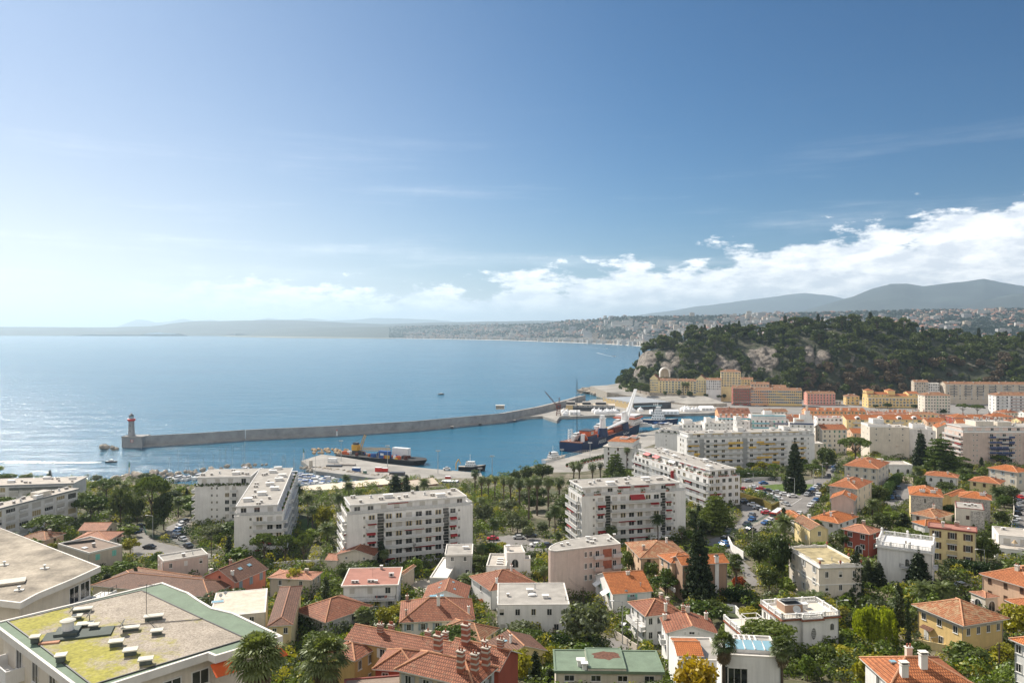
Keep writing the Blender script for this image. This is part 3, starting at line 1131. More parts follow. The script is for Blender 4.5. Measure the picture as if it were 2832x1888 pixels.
def vent(fr,x,y,w=0.9,d=0.6,h=0.6,kind='cap',rz=0.0,name='roof_vent',zz=None):
 key=(w,d,h,kind)
 if key not in VENTS:
  mb=MB()
  if kind=='cap':
   mb.box(-w/2,w/2,-d/2,d/2,-.05,h,0)
   mb.box(-w/2-.12,w/2+.12,-d/2-.12,d/2+.12,h,h+.14,1)
  elif kind=='pot':
   mb.box(-w/2,w/2,-w/2,w/2,-.05,.25,1)
   mb.tube((0,0,.25),(0,0,h),w*.32,w*.32,8,0)
   mb.tube((0,0,h),(0,0,h+.25),w*.5,w*.3,8,1)
  elif kind=='twin':
   for q in(-w*.3,w*.3):
    mb.box(q-w*.2,q+w*.2,-d/2,d/2,-.05,h,0)
    mb.box(q-w*.26,q+w*.26,-d/2-.08,d/2+.08,h,h+.12,1)
  elif kind=='hut':
   mb.box(-w/2,w/2,-d/2,d/2,-.05,h,1)
   mb.box(-w/2-.2,w/2+.2,-d/2-.2,d/2+.2,h,h+.18,1)
  elif kind=='ac':
   mb.box(-w/2,w/2,-d/2,d/2,.08,h,1)
   mb.tube((0,-d/2-.01,h*.55),(0,-d/2-.04,h*.55),h*.33,h*.33,10,2)
   mb.box(-w/2,-w/2+.08,-d/2,d/2,-.02,.08,2)
   mb.box(w/2-.08,w/2,-d/2,d/2,-.02,.08,2)
  elif kind=='pipe':
   mb.tube((0,0,-.05),(0,0,h),.11,.11,7,0)
   mb.tube((0,0,h),(0,0,h+.1),.2,.2,7,0)
  elif kind=='dome':
   mb.box(-w/2,w/2,-d/2,d/2,-.05,.2,1)
   mb.lathe([(w*.48,.2),(w*.42,.38),(w*.22,.5),(.05,.54)],12,1)
  elif kind=='skylight':
   mb.box(-w/2,w/2,-d/2,d/2,-.05,.14,1)
   mb.box(-w/2+.1,w/2-.1,-d/2+.1,d/2-.1,.14,.17,3)
  VENTS[key]=mb.mesh(name,[CONC if kind in('cap','twin')else GALV,WHITE,DKMETAL,SKYGL])
 z=fr.zr(x*fr.W,y*fr.D)if zz is None else zz
 return fr.put(name,VENTS[key],x*fr.W,y*fr.D,z,rz)
def dish(fr,x,y,z=None,r=0.45,rz=0.3,name='satellite_dish'):
 key=('dish',r)
 if key not in VENTS:
  mb=MB()
  mb.tube((0,0,-.05),(0,0,r*1.5),.035,.035,5,0)
  n=len(mb.v)
  k=14
  d=Vector((-.35,-.75,.5)).normalized()
  a=d.orthogonal().normalized()
  b_=d.cross(a)
  c0=Vector((0,0,r*1.6))
  rings=[(0.02,0),(r*.5,r*.07),(r,r*.26)]
  for rr,off in rings:
   for i in range(k):
    t=2*math.pi*i/k
    mb.v.append(tuple(c0+d*off+(a*math.cos(t)+b_*math.sin(t))*rr))
  for q in range(2):
   for i in range(k):
    j=(i+1)%k
    mb.f.append((n+q*k+i,n+q*k+j,n+(q+1)*k+j,n+(q+1)*k+i))
    mb.m.append(1)
  mb.tube(c0,c0+d*r*.9,.02,.02,4,0)
  VENTS[key]=mb.mesh(name,[DKMETAL,RAIL])
 return fr.put(name,VENTS[key],x*fr.W,y*fr.D,fr.zr(x*fr.W,y*fr.D)if z is None else z,rz)
def antenna(fr,x,y,h=2.6,name='antenna'):
 mb=MB()
 mb.tube((0,0,-.1),(0,0,h),.03,.02,4)
 mb.tube((-.7,0,h*.95),(.7,.1,h*.95),.02,.02,4)
 for i in range(6):
  q=-.6+i*.24
  mb.tube((q,-.3,h*.95),(q,.3,h*.95),.012,.012,4)
 mb.tube((-.3,0,h*.75),(.3,0,h*.75),.015,.015,4)
 return fr.put(name,mb,x*fr.W,y*fr.D,fr.zr(x*fr.W,y*fr.D),mats=[DKMETAL])
def awning(fr,f,a,z,w,m_=None,out=1.3,drop=0.7,name='awning'):
 mb=MB()
 mb.face([(-w/2,0,0),(-w/2,-out,-drop),(w/2,-out,-drop),(w/2,0,0)],0)
 mb.face([(-w/2,0,-.04),(w/2,0,-.04),(w/2,-out,-drop-.04),(-w/2,-out,-drop-.04)],0)
 mb.box(-w/2,w/2,-out-.02,-out+.02,-drop-.22,-drop,0)
 L,pl=fr.face(f)
 x,y,zz,rz=pl(a*L if a<=1 else a,0.0,z)
 return fr.put(name,mb,x,y,zz,rz,mats=[m_ or AWNR])
def balcony(fr,f,a0,a1,z,out=1.25,rail=None,railh=1.0,bars=False,name='balcony',slab=None):
 mb=MB()
 w=a1-a0
 mb.box(0,w,-out,.0,-.2,0,0)
 if bars:
  for x0,x1,y0,y1 in((0,w,-out,-out+.04),(0,.04,-out+.04,0),(w-.04,w,-out+.04,0)):
   mb.box(x0,x1,y0,y1,railh-.05,railh,1)
   mb.box(x0,x1,y0,y1,.05,.1,1)
   n=int(max(x1-x0,y1-y0)/.18)
   for i in range(n+1):
    q=i/max(1,n)
    xx,yy=x0+(x1-x0-.03)*q,y0+(y1-y0-.03)*q
    mb.box(xx,xx+.025,yy,yy+.025,.1,railh-.05,1)
 else:
  mb.box(0,w,-out,-out+.05,.12,railh-.1,1)
  mb.box(0,.05,-out+.05,0,.12,railh-.1,1)
  mb.box(w-.05,w,-out+.05,0,.12,railh-.1,1)
  mb.box(-.02,w+.02,-out-.02,-out+.06,railh-.1,railh,2)
 L,pl=fr.face(f)
 x,y,zz,rz=pl(a0,0.0,z)
 return fr.put(name,mb,x,y,zz,rz,mats=[slab or WHITE,rail or(DKMETAL if bars else RAIL),WHITE])
def balustrade(fr,x0,x1,y0,y1,z,h=0.9,piers=True,m_=None,name='balustrade'):
 """turned balusters between piers along one straight run"""
 mb=MB()
 L=math.hypot(x1-x0,y1-y0)
 ang=math.atan2(y1-y0,x1-x0)
 mb.box(0,L,-.13,.13,0,.14,0)
 mb.box(0,L,-.15,.15,h-.14,h,0)
 n=max(2,int(L/.34))
 for i in range(n):
  x=L*(i+.5)/n
  mb.tube((x,0,.14),(x,0,h*.42),.06,.095,6,0,cap=False)
  mb.tube((x,0,h*.42),(x,0,h-.14),.095,.05,6,0,cap=False)
 if piers:
  k=max(1,int(round(L/3.2)))
  for i in range(k+1):
   x=L*i/k
   mb.box(x-.2,x+.2,-.2,.2,-.02,h+.12,0)
 return fr.put(name,mb,x0,y0,z,ang,mats=[m_ or WHITE2])
def railing_run(fr,x0,x1,y0,y1,z,h=1.0,m_=None,name='railing',step=1.5,panel=False):
 mb=MB()
 L=math.hypot(x1-x0,y1-y0)
 ang=math.atan2(y1-y0,x1-x0)
 mb.box(0,L,-.03,.03,h-.06,h,0)
 mb.box(0,L,-.02,.02,h*.5,h*.5+.04,0)
 n=max(1,int(L/step))
 for i in range(n+1):
  x=L*i/n
  mb.box(x-.03,x+.03,-.03,.03,0,h-.06,0)
 if panel:
  mb.box(.05,L-.05,-.012,.012,.1,h-.1,1)
 return fr.put(name,mb,x0,y0,z,ang,mats=[m_ or WHITE,RAIL])
def house(label,v,A,B,C,H,wall=None,tile=None,roof='hip',pitch=0.42,over=0.5,win=(2,2,2),rows=2,style='shut:gy',w=1.0,h=1.45,name='house',cat='house',group=None,st=3.0,ridge=None,D=None,rm=None,cm=None,par=0.35,bands=None,ze=None,axis=None,winback=0):
 """one house: walls, roof and windows; returns its frame"""
 inset=over if roof in('hip','gx','gy')else 0.0
 fr=frame(v,A,B,C,H,inset,ze=ze,D=D)
 start(fr,name,label,cat,group)
 wall=wall or WHITE
 tile=tile or T_OR
 if roof=='hip':
  walls(fr,wall,bands=bands)
  hip_roof(fr,tile,pitch,over,ridge)
 elif roof in('gx','gy'):
  ax=roof[1]
  rise=pitch*(fr.D if ax=='x' else fr.W)/2
  walls(fr,wall,ax,rise,bands=bands)
  gable_roof(fr,tile,ax,pitch,over,ridge)
 else:
  walls(fr,wall,bands=bands)
  flat_roof(fr,rm or GRAVEL,cm,par,over=over if roof=='flatover' else 0.0)
 for f,n in zip('frl',win):
  if n:
   wins(fr,f,n,rows,w,h,style,st=st)
 for x,y in((.12,-.07),(fr.W-.12,-.07),(fr.W+.07,fr.D-.2)):
  mb=MB()
  mb.tube((0,0,fr.low),(0,0,H-.1),.06,.06,5)
  fr.put('drainpipe',mb,x,y,0,mats=[GALV])
 return fr
def block(fr,x0,x1,y0,y1,z0,H,wall,roof='flat',tile=None,rm=None,pitch=0.42,over=0.4,par=0.3,cm=None,name='wall'):
 """a further wing of the same building, in fractions of its frame"""
 f2=sub(fr,x0*fr.W,y0*fr.D,(x1-x0)*fr.W,(y1-y0)*fr.D,z0,H)
 if z0<=0.01:
  f2.low=fr.low
  FOOTS.append([tuple(f2.w(a,b_))[:2]for a,b_ in((0,0),(f2.W,0),(f2.W,f2.D),(0,f2.D))])
 if roof=='hip':
  walls(f2,wall,name=name)
  hip_roof(f2,tile or T_OR,pitch,over)
 elif roof in('gx','gy'):
  rise=pitch*(f2.D if roof[1]=='x' else f2.W)/2
  walls(f2,wall,roof[1],rise,name=name)
  gable_roof(f2,tile or T_OR,roof[1],pitch,over)
 else:
  walls(f2,wall,name=name)
  flat_roof(f2,rm or GRAVEL,cm,par)
 return f2
def join(fr,v,A,B,C,H,wall,roof='hip',tile=None,pitch=0.42,over=0.4,ze=None,D=None,rm=None,par=0.3,cm=None,ridge=None):
 """a wing of the same building measured on its own"""
 f2=frame(v,A,B,C,H,over if roof!='flat' else 0,ze=ze,D=D)
 f2.root=fr.root
 if roof=='hip':
  walls(f2,wall)
  hip_roof(f2,tile or T_OR,pitch,over,ridge)
 elif roof in('gx','gy'):
  rise=pitch*(f2.D if roof[1]=='x' else f2.W)/2
  walls(f2,wall,roof[1],rise)
  gable_roof(f2,tile or T_OR,roof[1],pitch,over,ridge)
 else:
  walls(f2,wall)
  flat_roof(f2,rm or GRAVEL,cm,par)
 return f2
def facade(fr,f,segs,floors,st,ztop,wall,seed=0,slab=None,awn=AWNR,awnp=0.25,rail=None,styles=('plain','roll','curt','plain','roll')):
 """storeys of an apartment block on face f.  segs: (kind, share, windows)"""
 rg=random.Random(seed)
 L,pl=fr.face(f)
 tot=sum(s[1]for s in segs)
 a=0.0
 for kind,sh,n in segs:
  w=L*sh/tot
  if kind=='L':
   mb=MB()
   zt,zb=ztop-0.2,ztop-floors*st+.2
   mb.box(0,w,-.06,0.02,zb,zt,0)
   k=int((zt-zb)/.9)
   for i in range(k):
    mb.box(0,w,-.12,-.06,zb+(zt-zb)*i/k,zb+(zt-zb)*i/k+.12,1)
   x,y,z,rz=pl(a,0,0)
   fr.put('stair_window',mb,x,y,z,rz,mats=[GLASS,GREYW])
  elif kind=='V':
   mb=MB()
   zt,zb=ztop-0.1,ztop-floors*st+.2
   k=9
   for i in range(k):
    mb.box(w*i/k,w*(i+.6)/k,-.25,0.02,zb,zt,0)
   x,y,z,rz=pl(a,0,0)
   fr.put('louvre_strip',mb,x,y,z,rz,mats=[GREYS])
  else:
   for k in range(floors):
    z=ztop-(k+1)*st
    if z<fr.low+.3:
     break
    if kind=='sw':
     for i in range(n):
      onewin(fr,f,a+w*(i+.5)/n,z+1.1,0.8,1.0,rg.choice(('plain','curt','half')))
    elif kind=='win':
     for i in range(n):
      onewin(fr,f,a+w*(i+.5)/n,z+.75,min(1.7,w/n*.6),1.7,rg.choice(styles))
    elif kind in('B','b'):
     out=1.3 if kind=='B' else 0.9
     balcony(fr,f,a+.05,a+w-.05,z+.02,out,rail=rail,slab=slab)
     if awn is AWNY or awn is AWNB:
      for i in range(n):
       if rg.random()<(.22 if awn is AWNY else .45):
        q=MB()
        q.box(-w/n*.48,w/n*.48,-.04,0,-.05,.95,0)
        x_,y_,z_,r_=pl(a+w*(i+.5)/n,out+.03,z)
        fr.put('balcony_cloth',q,x_,y_,z_,r_,mats=[awn])
     for i in range(n):
      onewin(fr,f,a+w*(i+.5)/n,z+.14,min(2.1,w/n*.66),2.15,rg.choice(styles))
     if rg.random()<awnp and k>0:
      ww=w/max(1,n)*rg.choice((1,2,2,3))if n>1 else w*.8
      ww=min(ww,w*.9)
      c_=ww/2+rg.random()*(w-ww)
      op=rg.random()
      awning(fr,f,a+c_,z+st-.22,ww,awn,0.35+op*.8,.25+op*.4)
  a+=w
  # ------------------------------------------------------------------ near roofs, lower left
m,nt,b=nodes_of('mossy_gravel')
p=wpos(nt)
gr=ramp(nt,noise_tex(nt,7.0,4,0.75,p),[(0.28,(0.13,0.11,0.09)),(0.5,(0.36,0.31,0.25)),(0.72,(0.56,0.50,0.43))])
gr=mixc(nt,1.0,gr,ramp(nt,noise_tex(nt,0.35,4,0.6,p),[(0.3,0.75),(0.7,1.1)]),'MULTIPLY')
ms_=noise_tex(nt,0.30,8,0.75,p)
sp_=nnode(nt,'ShaderNodeSeparateXYZ')
nt.links.new(p,sp_.inputs[0])
qq=nnode(nt,'ShaderNodeMath',operation='MULTIPLY_ADD')
nt.links.new(sp_.outputs[1],qq.inputs[0])
qq.inputs[1].default_value=0.9
nt.links.new(sp_.outputs[0],qq.inputs[2])
lf=nnode(nt,'ShaderNodeMapRange')
lf.inputs['From Min'].default_value=31
lf.inputs['From Max'].default_value=21
nt.links.new(qq.outputs[0],lf.inputs['Value'])
ma=nnode(nt,'ShaderNodeMath',operation='MULTIPLY_ADD')
nt.links.new(lf.outputs[0],ma.inputs[0])
ma.inputs[1].default_value=0.22
nt.links.new(ms_,ma.inputs[2])
f=ramp(nt,ma.outputs[0],[(0.60,0.0),(0.72,0.9)])
mo=ramp(nt,noise_tex(nt,3.0,3,0.6,p),[(0.3,(0.20,0.19,0.02)),(0.7,(0.40,0.37,0.05))])
nt.links.new(mixc(nt,f,gr,mo),b.inputs['Base Color'])
b.inputs['Roughness'].default_value=0.95
MOSSG=m
PLAING=mat('dry_gravel',(0.40,0.35,0.28),0.95,0.45,0.22,3.0,0.4)
def polyframe(v,pts,ze):
 P3=[PZ(v,x,y,ze)for x,y in pts]
 cx,cy=sum(q.x for q in P3)/len(P3),sum(q.y for q in P3)/len(P3)
 low=min(T(q.x,q.y)for q in P3)-1
 fr=Fr((cx,cy,ze),0.0,1,1,0.0)
 fr.low=low-ze
 fr.zr=lambda x,y:0.0
 FOOTS.append([(q.x,q.y)for q in P3])
 return fr,[(q.x-cx,q.y-cy)for q in P3]
def offset_poly(poly,d):
 a=sum(p[0]*q[1]-q[0]*p[1]for p,q in zip(poly,poly[1:]+poly[:1]))
 s=1 if a>0 else-1
 out=[]
 n=len(poly)
 for i in range(n):
  p0,p1,p2=Vector(poly[i-1]),Vector(poly[i]),Vector(poly[(i+1)%n])
  e1,e2=(p1-p0).normalized(),(p2-p1).normalized()
  n1_,n2_=Vector((-e1.y,e1.x))*s,Vector((-e2.y,e2.x))*s
  k=(n1_+n2_)
  k=k/max(0.5,k.dot(k)/2*1.0)
  out.append(tuple(p1+k*d))
 return out
def rim(fr,poly,w,z0,z1,m_,name='parapet'):
 inn=offset_poly(poly,w)
 mb=MB()
 n=len(poly)
 for i in range(n):
  j=(i+1)%n
  o1,o2,i1,i2=poly[i],poly[j],inn[i],inn[j]
  mb.face([(*o1,z1),(*o2,z1),(*i2,z1),(*i1,z1)],0)
  mb.face([(*o1,z0),(*o2,z0),(*o2,z1),(*o1,z1)],0)
  mb.face([(*i2,z0),(*i1,z0),(*i1,z1),(*i2,z1)],0)
  mb.face([(*o1,z0),(*i1,z0),(*i2,z0),(*o2,z0)],0)
 fr.put(name,mb,mats=[m_])
 return inn
def at_plane(fr,v,x,y,z=0.0):
 q=PZ(v,x,y,fr.loc.z+z)
 return q.x-fr.loc.x,q.y-fr.loc.y
fr,P=polyframe('a',[(-70,957),(1320,622),(1490,690),(1530,703),(1620,765),(1730,830),(1900,870),(2300,1060),(1750,1225),(1690,1200),(680,1526)],66.0)
start(fr,'apartment_building','nearest flat roof of mossy gravel with a green felt edge, lower left corner','building')
L1=fr
wp=offset_poly(P,0.7)
mb=MB()
mb.prism(wp,fr.low,-.35,0)
fr.put('wall',mb,mats=[PALEC])
inn=rim(fr,P,0.24,-.5,.12,COPING)
mb=MB()
mb.face([(x,y,.02)for x,y in inn[::-1]],0)
fr.put('roof_edge_felt',mb,mats=[GREENR])
for q in fr.root.children:
 pass
G=[at_plane(fr,'a',x,y)for x,y in[(70,940),(1150,690),(1640,920),(1990,1080),(750,1452),(330,1130)]]
mb=MB()
mb.face([(x,y,.075)for x,y in G[::-1]],0)
g2_=offset_poly(G,-.12)
for i in range(len(G)):
 j=(i+1)%len(G)
 mb.face([(*G[i],.12),(*G[j],.12),(*g2_[j],.12),(*g2_[i],.12)],1)
 mb.face([(*g2_[i],.0),(*g2_[j],.0),(*g2_[j],.12),(*g2_[i],.12)],1)
fr.put('gravel_roof',mb,mats=[MOSSG,DKMETAL])
CAPM=[mat('vent_side',(0.10,0.12,0.11),0.8,0.2),mat('vent_lid',(0.62,0.60,0.52),0.85,0.12,1.0,6.0)]
def lidvent(fr,v,x,y,w,d,h,rz=0.32,mats=CAPM,name='roof_vent',ov=.12):
 mb=MB()
 mb.box(-w/2,w/2,-d/2,d/2,.05,h,0)
 mb.box(-w/2-ov,w/2+ov,-d/2-ov,d/2+ov,h,h+.1,1)
 px,py=at_plane(fr,v,x,y)
 return fr.put(name,mb,px,py,0.05,rz,mats=mats)
for x,y,w,d,h in[(668,862,1.5,.5,.3),(628,920,.6,.5,.3),(1250,925,1.4,.5,.35),(1062,1015,1.2,.45,.3),(1275,1045,.75,.5,.35),(945,1140,.9,.6,.42),(1060,1212,.85,.6,.42),(1185,1288,.85,.55,.42),(285,1112,.55,.5,.5),(495,1265,.6,.55,.5),(693,980,1.1,.6,.25),(765,1003,.6,.45,.4)]:
 lidvent(fr,'a',x,y,w,d,h)
px,py=at_plane(fr,'a',640,1050)
mb=MB()
mb.box(-2.6,2.6,-1.0,1.0,.08,.22,0)
fr.put('plinth',mb,px,py,0,.32,mats=[mat('dark_felt',(0.07,0.09,0.08),0.8)])
px,py=at_plane(fr,'a',552,1040)
mb=MB()
mb.box(-.9,.9,-.9,.9,.2,.42,1)
mb.lathe([(.46,.42),(.46,1.15)],20,0)
mb.lathe([(.62,1.15),(.62,1.23),(.4,1.32),(.02,1.35)],20,2)
fr.put('chimney',mb,px,py,0,.3,mats=[WHITE,CAPM[0],CAPM[1]])
mb=MB()
mb.box(-.75,.75,-.55,.55,.08,.2,0)
px,py=at_plane(fr,'a',412,1105)
fr.put('hatch',mb,px,py,0,.25,mats=[mat('terracotta_slab',(0.48,0.26,0.17),0.9)])
for x,y,r in[(592,905,.42),(728,945,.42),(1000,1030,.46)]:
 px,py=at_plane(fr,'a',x,y)
 dish(fr,px,py,0.08,r,-0.95)
px,py=at_plane(fr,'a',1190,915)
antenna(fr,px,py,3.2)
mb=MB()
ln=[at_plane(fr,'a',x,y)for x,y in[(830,998),(1010,975),(1620,928),(1645,918)]]
mb.path([(x,y,.14)for x,y in ln],.04,4)
ln=[at_plane(fr,'a',x,y)for x,y in[(1180,925),(1230,965),(1262,1000)]]
mb.path([(x,y,.12)for x,y in ln],.03,4)
fr.put('cable',mb,mats=[DKMETAL])
def world_awning(fr,v,pts,zs,m_,name='awning'):
 q=[PZ(v,x,y,z)-fr.loc for(x,y),z in zip(pts,zs)]
 mb=MB()
 mb.face(q,0)
 mb.face([p_-Vector((0,0,.05))for p_ in q][::-1],0)
 fr.put(name,mb,mats=[m_])
fa=Fr(fr.loc,0,1,1,0)
for(a0,a1),zz,hh in[(((1725,1235),(1950,1170)),-.5,.9),(((2230,1085),(2300,1062)),-.5,.9)]:
 A_,B_=PZ('a',*a0,66.0)-fr.loc,PZ('a',*a1,66.0)-fr.loc
 d_=Vector((B_.x-A_.x,B_.y-A_.y,0)).normalized()
 o_=Vector((d_.y,-d_.x,0))
 mb=MB()
 A_.z=B_.z=-.6
 dn=Vector((0,0,-.65))
 mb.face([A_-o_*.4,B_-o_*.4,B_+o_*.8+dn,A_+o_*.8+dn],0)
 mb.face([B_-o_*.4-Vector((0,0,.04)),A_-o_*.4-Vector((0,0,.04)),A_+o_*.8+dn*1.04,B_+o_*.8+dn*1.04],0)
 fr.put('awning',mb,mats=[AWNO])
 # left flank and front of the block: windows and balconies below the edge
E0,E1=Vector(wp[-1]),Vector(wp[0])
dl=(E1-E0).normalized()
angl=math.atan2(-dl.y,-dl.x)
Lw=(E1-E0).length
for k in range(3):
 for s_ in(0.22,0.42,0.62,0.82):
  q=E1+(E0-E1)*s_
  fr.put('window',win_mesh(1.4,1.9,'plain' if s_<.7 else 'roll'),q.x,q.y,-2.9-3*k,angl)
 mb=MB()
 mb.box(0,4.2,-1.4,0,-.2,0,0)
 mb.box(0,4.2,-1.4,-1.3,0,.95,0)
 mb.box(0,.1,-1.3,0,0,.95,0)
 mb.box(4.1,4.2,-1.3,0,0,.95,0)
 q=E1+(E0-E1)*.06
 fr.put('balcony',mb,q.x,q.y,-3.2-3*k,angl,mats=[WHITE])
E0,E1=Vector(wp[-2]),Vector(wp[-1])
angf=math.atan2((E0-E1).y,(E0-E1).x)
for k in range(3):
 for s_ in(0.15,0.4,0.65,0.9):
  q=E1+(E0-E1)*s_
  fr.put('window',win_mesh(1.5,1.3,'plain' if s_!=.4 else 'curt'),q.x,q.y,-2.6-3*k,angf)
fr,P=polyframe('a',[(-300,60),(820,492),(600,592),(310,712),(165,790),(-300,735)],62.0)
start(fr,'apartment_building','dry gravel flat roof with beige edge at the left border, behind the mossy roof','building')
wp=offset_poly(P,1.0)
mb=MB()
mb.prism(wp,fr.low,-.5,0)
fr.put('wall',mb,mats=[PALEC])
inn=rim(fr,P,.25,-.6,.1,COPING)
mb=MB()
mb.face([(x,y,.04)for x,y in inn],0)
fr.put('roof',mb,mats=[PLAING])
lidvent(fr,'a',95,625,2.6,1.6,.22,.5,[PALEC,PALEC])
for x,y in[(155,685),(35,480),(362,508)]:
 px,py=at_plane(fr,'a',x,y)
 vent(fr,px,py,.6,.4,.45,'pipe',zz=0.0)
 mb=MB()
 mb.box(-.5,.5,-.25,.25,.04,.16,0)
 fr.put('vent_base',mb,px,py,0,.4,mats=[COPING])
q0,q1=Vector(wp[1]),Vector(wp[2])
an=math.atan2((q0-q1).y,(q0-q1).x)
LL=(q1-q0).length
for k in range(2):
 mb=MB()
 mb.box(0,LL+2,-2.2,0,-.3,0,0)
 mb.box(0,LL+2,-2.2,-2.1,0,.35,0)
 mb.box(0,LL+2,-2.18,-2.14,.9,.95,1)
 for i in range(9):
  mb.box(i*(LL+2)/8-.02,i*(LL+2)/8+.02,-2.18,-2.14,.35,.9,1)
 fr.put('balcony',mb,q1.x,q1.y,-3.6-3*k,an,mats=[WHITE,DKMETAL])
 for i in range(2):
  q=q1+(q0-q1)*(.3+.45*i)
  fr.put('window',win_mesh(1.7,2.1,'plain'),q.x,q.y,-3.4-3*k,an)
  # ------------------------------------------------------------------ houses, left
fr=house('flat roofed beige house with turquoise shutters and dark panels on its roof','a',(470,312),(725,388),(992,322),6.2,BEIGE,roof='flat',rm=BROWNR,par=.5,win=(0,2,0),rows=1,style='closed:te',w=1.3,h=1.7)
for i in range(7):
 mb=MB()
 mb.box(-.8,.8,-.05,.05,0,.7,0)
 mb.face([(-.8,.05,.7),(.8,.05,.7),(.8,.6,0),(-.8,.6,0)],0)
 fr.put('solar_collector',mb,fr.W*(.12+.03*i),fr.D*(.15+i*.1),fr.H+.06,.9,mats=[DKMETAL])
vent(fr,.62,.5,.7,.7,1.0,'cap')
vent(fr,.6,.25,1.4,.9,.12,'hut')
fr=house('grey flat roofed house with a stained pinkish wall left of the salmon house','a',(1325,455),(1692,395),(1640,348),6.0,PINKB,roof='flat',rm=GRAVEL,par=.45,win=(3,1,2),rows=1,style=('plain','closed:wh','half'),w=.9,h=1.4)
vent(fr,.5,.4,.8,.8,.8,'cap')
vent(fr,.72,.5,.7,.7,.6,'pipe')
fr=house('salmon pink house under a dark brown tiled roof with skylights','a',(1640,570),(1915,615),(2208,505),5.6,SALMON,T_BR,'gy',.48,win=(0,3,0),rows=1,style='closed:bl',w=1.2,h=1.9,ridge=RIDGE_D)
for y in(.42,.72):
 f2=MB()
 f2.box(-.5,.5,-.65,.65,0,.1,0)
 f2.box(-.42,.42,-.57,.57,.1,.13,1)
 o_=fr.put('skylight',f2,fr.W*.72,fr.D*y,fr.zr(fr.W*.72,0)+.14,0,mats=[GALV,SKYGL])
 o_.rotation_euler=(0,math.atan(.48),0)
mb=MB()
mb.tube((0,-.02,0),(0,-.1,0),.45,.45,16,0)
mb.tube((0,-.1,0),(0,-.12,0),.3,.3,16,1)
fr.put('round_window',mb,fr.W/2,0,fr.H+.5,0,mats=[REDW,GLASS])
chimney(fr,.2,.62,1.6,.6,.5,'brick',1)
chimney(fr,.8,.1,1.1,.6,.6,'white',1)
chimney(fr,.1,.1,.9,.7,.7,'cream',0)
fr=house('low house with faded pink tiled roof behind the flat beige house','a',(560,285),(880,280),(840,205),3.4,PALEC,T_PK,'hip',.3,win=(2,1,0),rows=1,style='plain')
fr=house('long low ochre house with ribbed clay tile roof under the pines','a',(630,195),(862,192),(890,138),4.2,BEIGE,T_PK,'gx',.35,win=(2,1,0),rows=1,style='closed:br')
fr=house('small tiled house peeping over the dry gravel roof','a',(140,262),(370,275),(330,205),4.0,PEACH,T_OL,'hip',.35,win=(2,1,0),rows=1,style='closed:br')
chimney(fr,.8,.5,1.2,.8,.6,'brick',0)
fr=house('little tiled outbuilding beside the road railing','a',(905,262),(1010,240),(950,215),3.0,BEIGE,T_OL,'gx',.35,win=(1,1,0),rows=1,style='closed:br',w=.8,h=1)
fr=house('sprawling low house with dark brown canal tiles behind the mossy roof','a',(735,640),(1700,735),(1480,560),4.0,CREAM,T_BR,'hip',.28,win=(3,1,1),rows=1,style='plain',ridge=RIDGE_M)
f2=join(fr,'a',(1040,520),(1560,600),(1330,520),3.2,CREAM,'hip',T_OL,.28)
fr=house('cream roof terrace house with brown tiles round it, right of the green felt edge','a',(1700,905),(2160,860),(2155,668),7.0,PALEC,roof='flat',rm=mat('stained_terrace',(0.62,0.55,0.45),0.9,0.2,0.4,2.0),par=.12,win=(2,1,0),rows=1,style='plain')
f2=join(fr,'b',(110,975),(325,960),(290,650),6.0,PALEY,'hip',T_BR,.3,ridge=RIDGE_D)
wins(f2,'f',2,1,.9,1.3,'plain')
dish(fr,.12,.75,None,.4,.5)
dish(fr,.2,.85,None,.4,.5)
vent(fr,.08,.6,2.6,1.4,.3,'skylight')
# ------------------------------------------------------------------ houses, centre
fr=house('house with brown flat roof edged in pink tiles, a tall shrub before it','b',(115,577),(480,597),(588,530),5.2,BEIGE,T_PK,'hip',.12,win=(2,2,1),rows=1,style='plain')
chimney(fr,.75,.6,.8,.9,.6,'brick',0)
fr=house('beige gabled house with wide white chimney under pale red tiles','b',(668,392),(985,402),(985,330),4.8,PALEC,T_RD,'gy',.30,win=(2,0,0),rows=1,style='plain',w=.7,h=.8)
chimney(fr,.2,.6,1.0,1.8,1.0,'white',0)
vent(fr,.8,.05,.9,.35,.7,'ac',zz=3.2)
f2=join(fr,'b',(580,435),(690,440),(690,385),3.2,PALEC,'gx',T_PK,.3)
fr=house('small shed with ribbed clay tiles behind the dull red flat roof','b',(1175,550),(1222,555),(1228,470),4.5,BEIGE,T_OL,'gy',.3,win=(1,0,0),rows=1,style='plain',w=.7,h=.8)
fr=house('white two storey house with dull red flat roof and laundry on its balcony','b',(732,642),(1168,632),(1180,498),6.8,WHITE,roof='flatover',rm=REDR,cm=COPING,over=.5,par=.12,win=(0,2,0),rows=2,style='roll')
wins(fr,'f',3,1,1.4,1.6,('roll','roll','plain'),.6)
wins(fr,'f',4,1,1.1,1.7,'shut:gy',3.6)
balcony(fr,'f',.5,fr.W-.3,3.3,1.2,bars=True)
mb=MB()
rl=random.Random(3)
for i in range(9):
 x=i*.34
 mb.box(x,x+.28,-.01,.01,-.5-rl.random()*.25,0,0 if i in(1,7,8)else 1)
mb.box(-.1,3.1,-.012,.012,0,.02,2)
fr.put('laundry',mb,fr.W*.6,-1.35,4.6,0,mats=[REDW,mat('dark_cloth',(0.03,0.03,0.05),0.9),GALV])
for x,y in[(.17,.12),(.24,.12),(.47,.14),(.54,.14)]:
 vent(fr,x,y,.9,.4,.7,'ac')
vent(fr,.86,.45,1.3,.6,1.0,'ac')
vent(fr,.6,.12,.7,.6,.5,'cap')
vent(fr,.62,.93,.6,.6,.9,'cap')
antenna(fr,.5,.45,2.2)
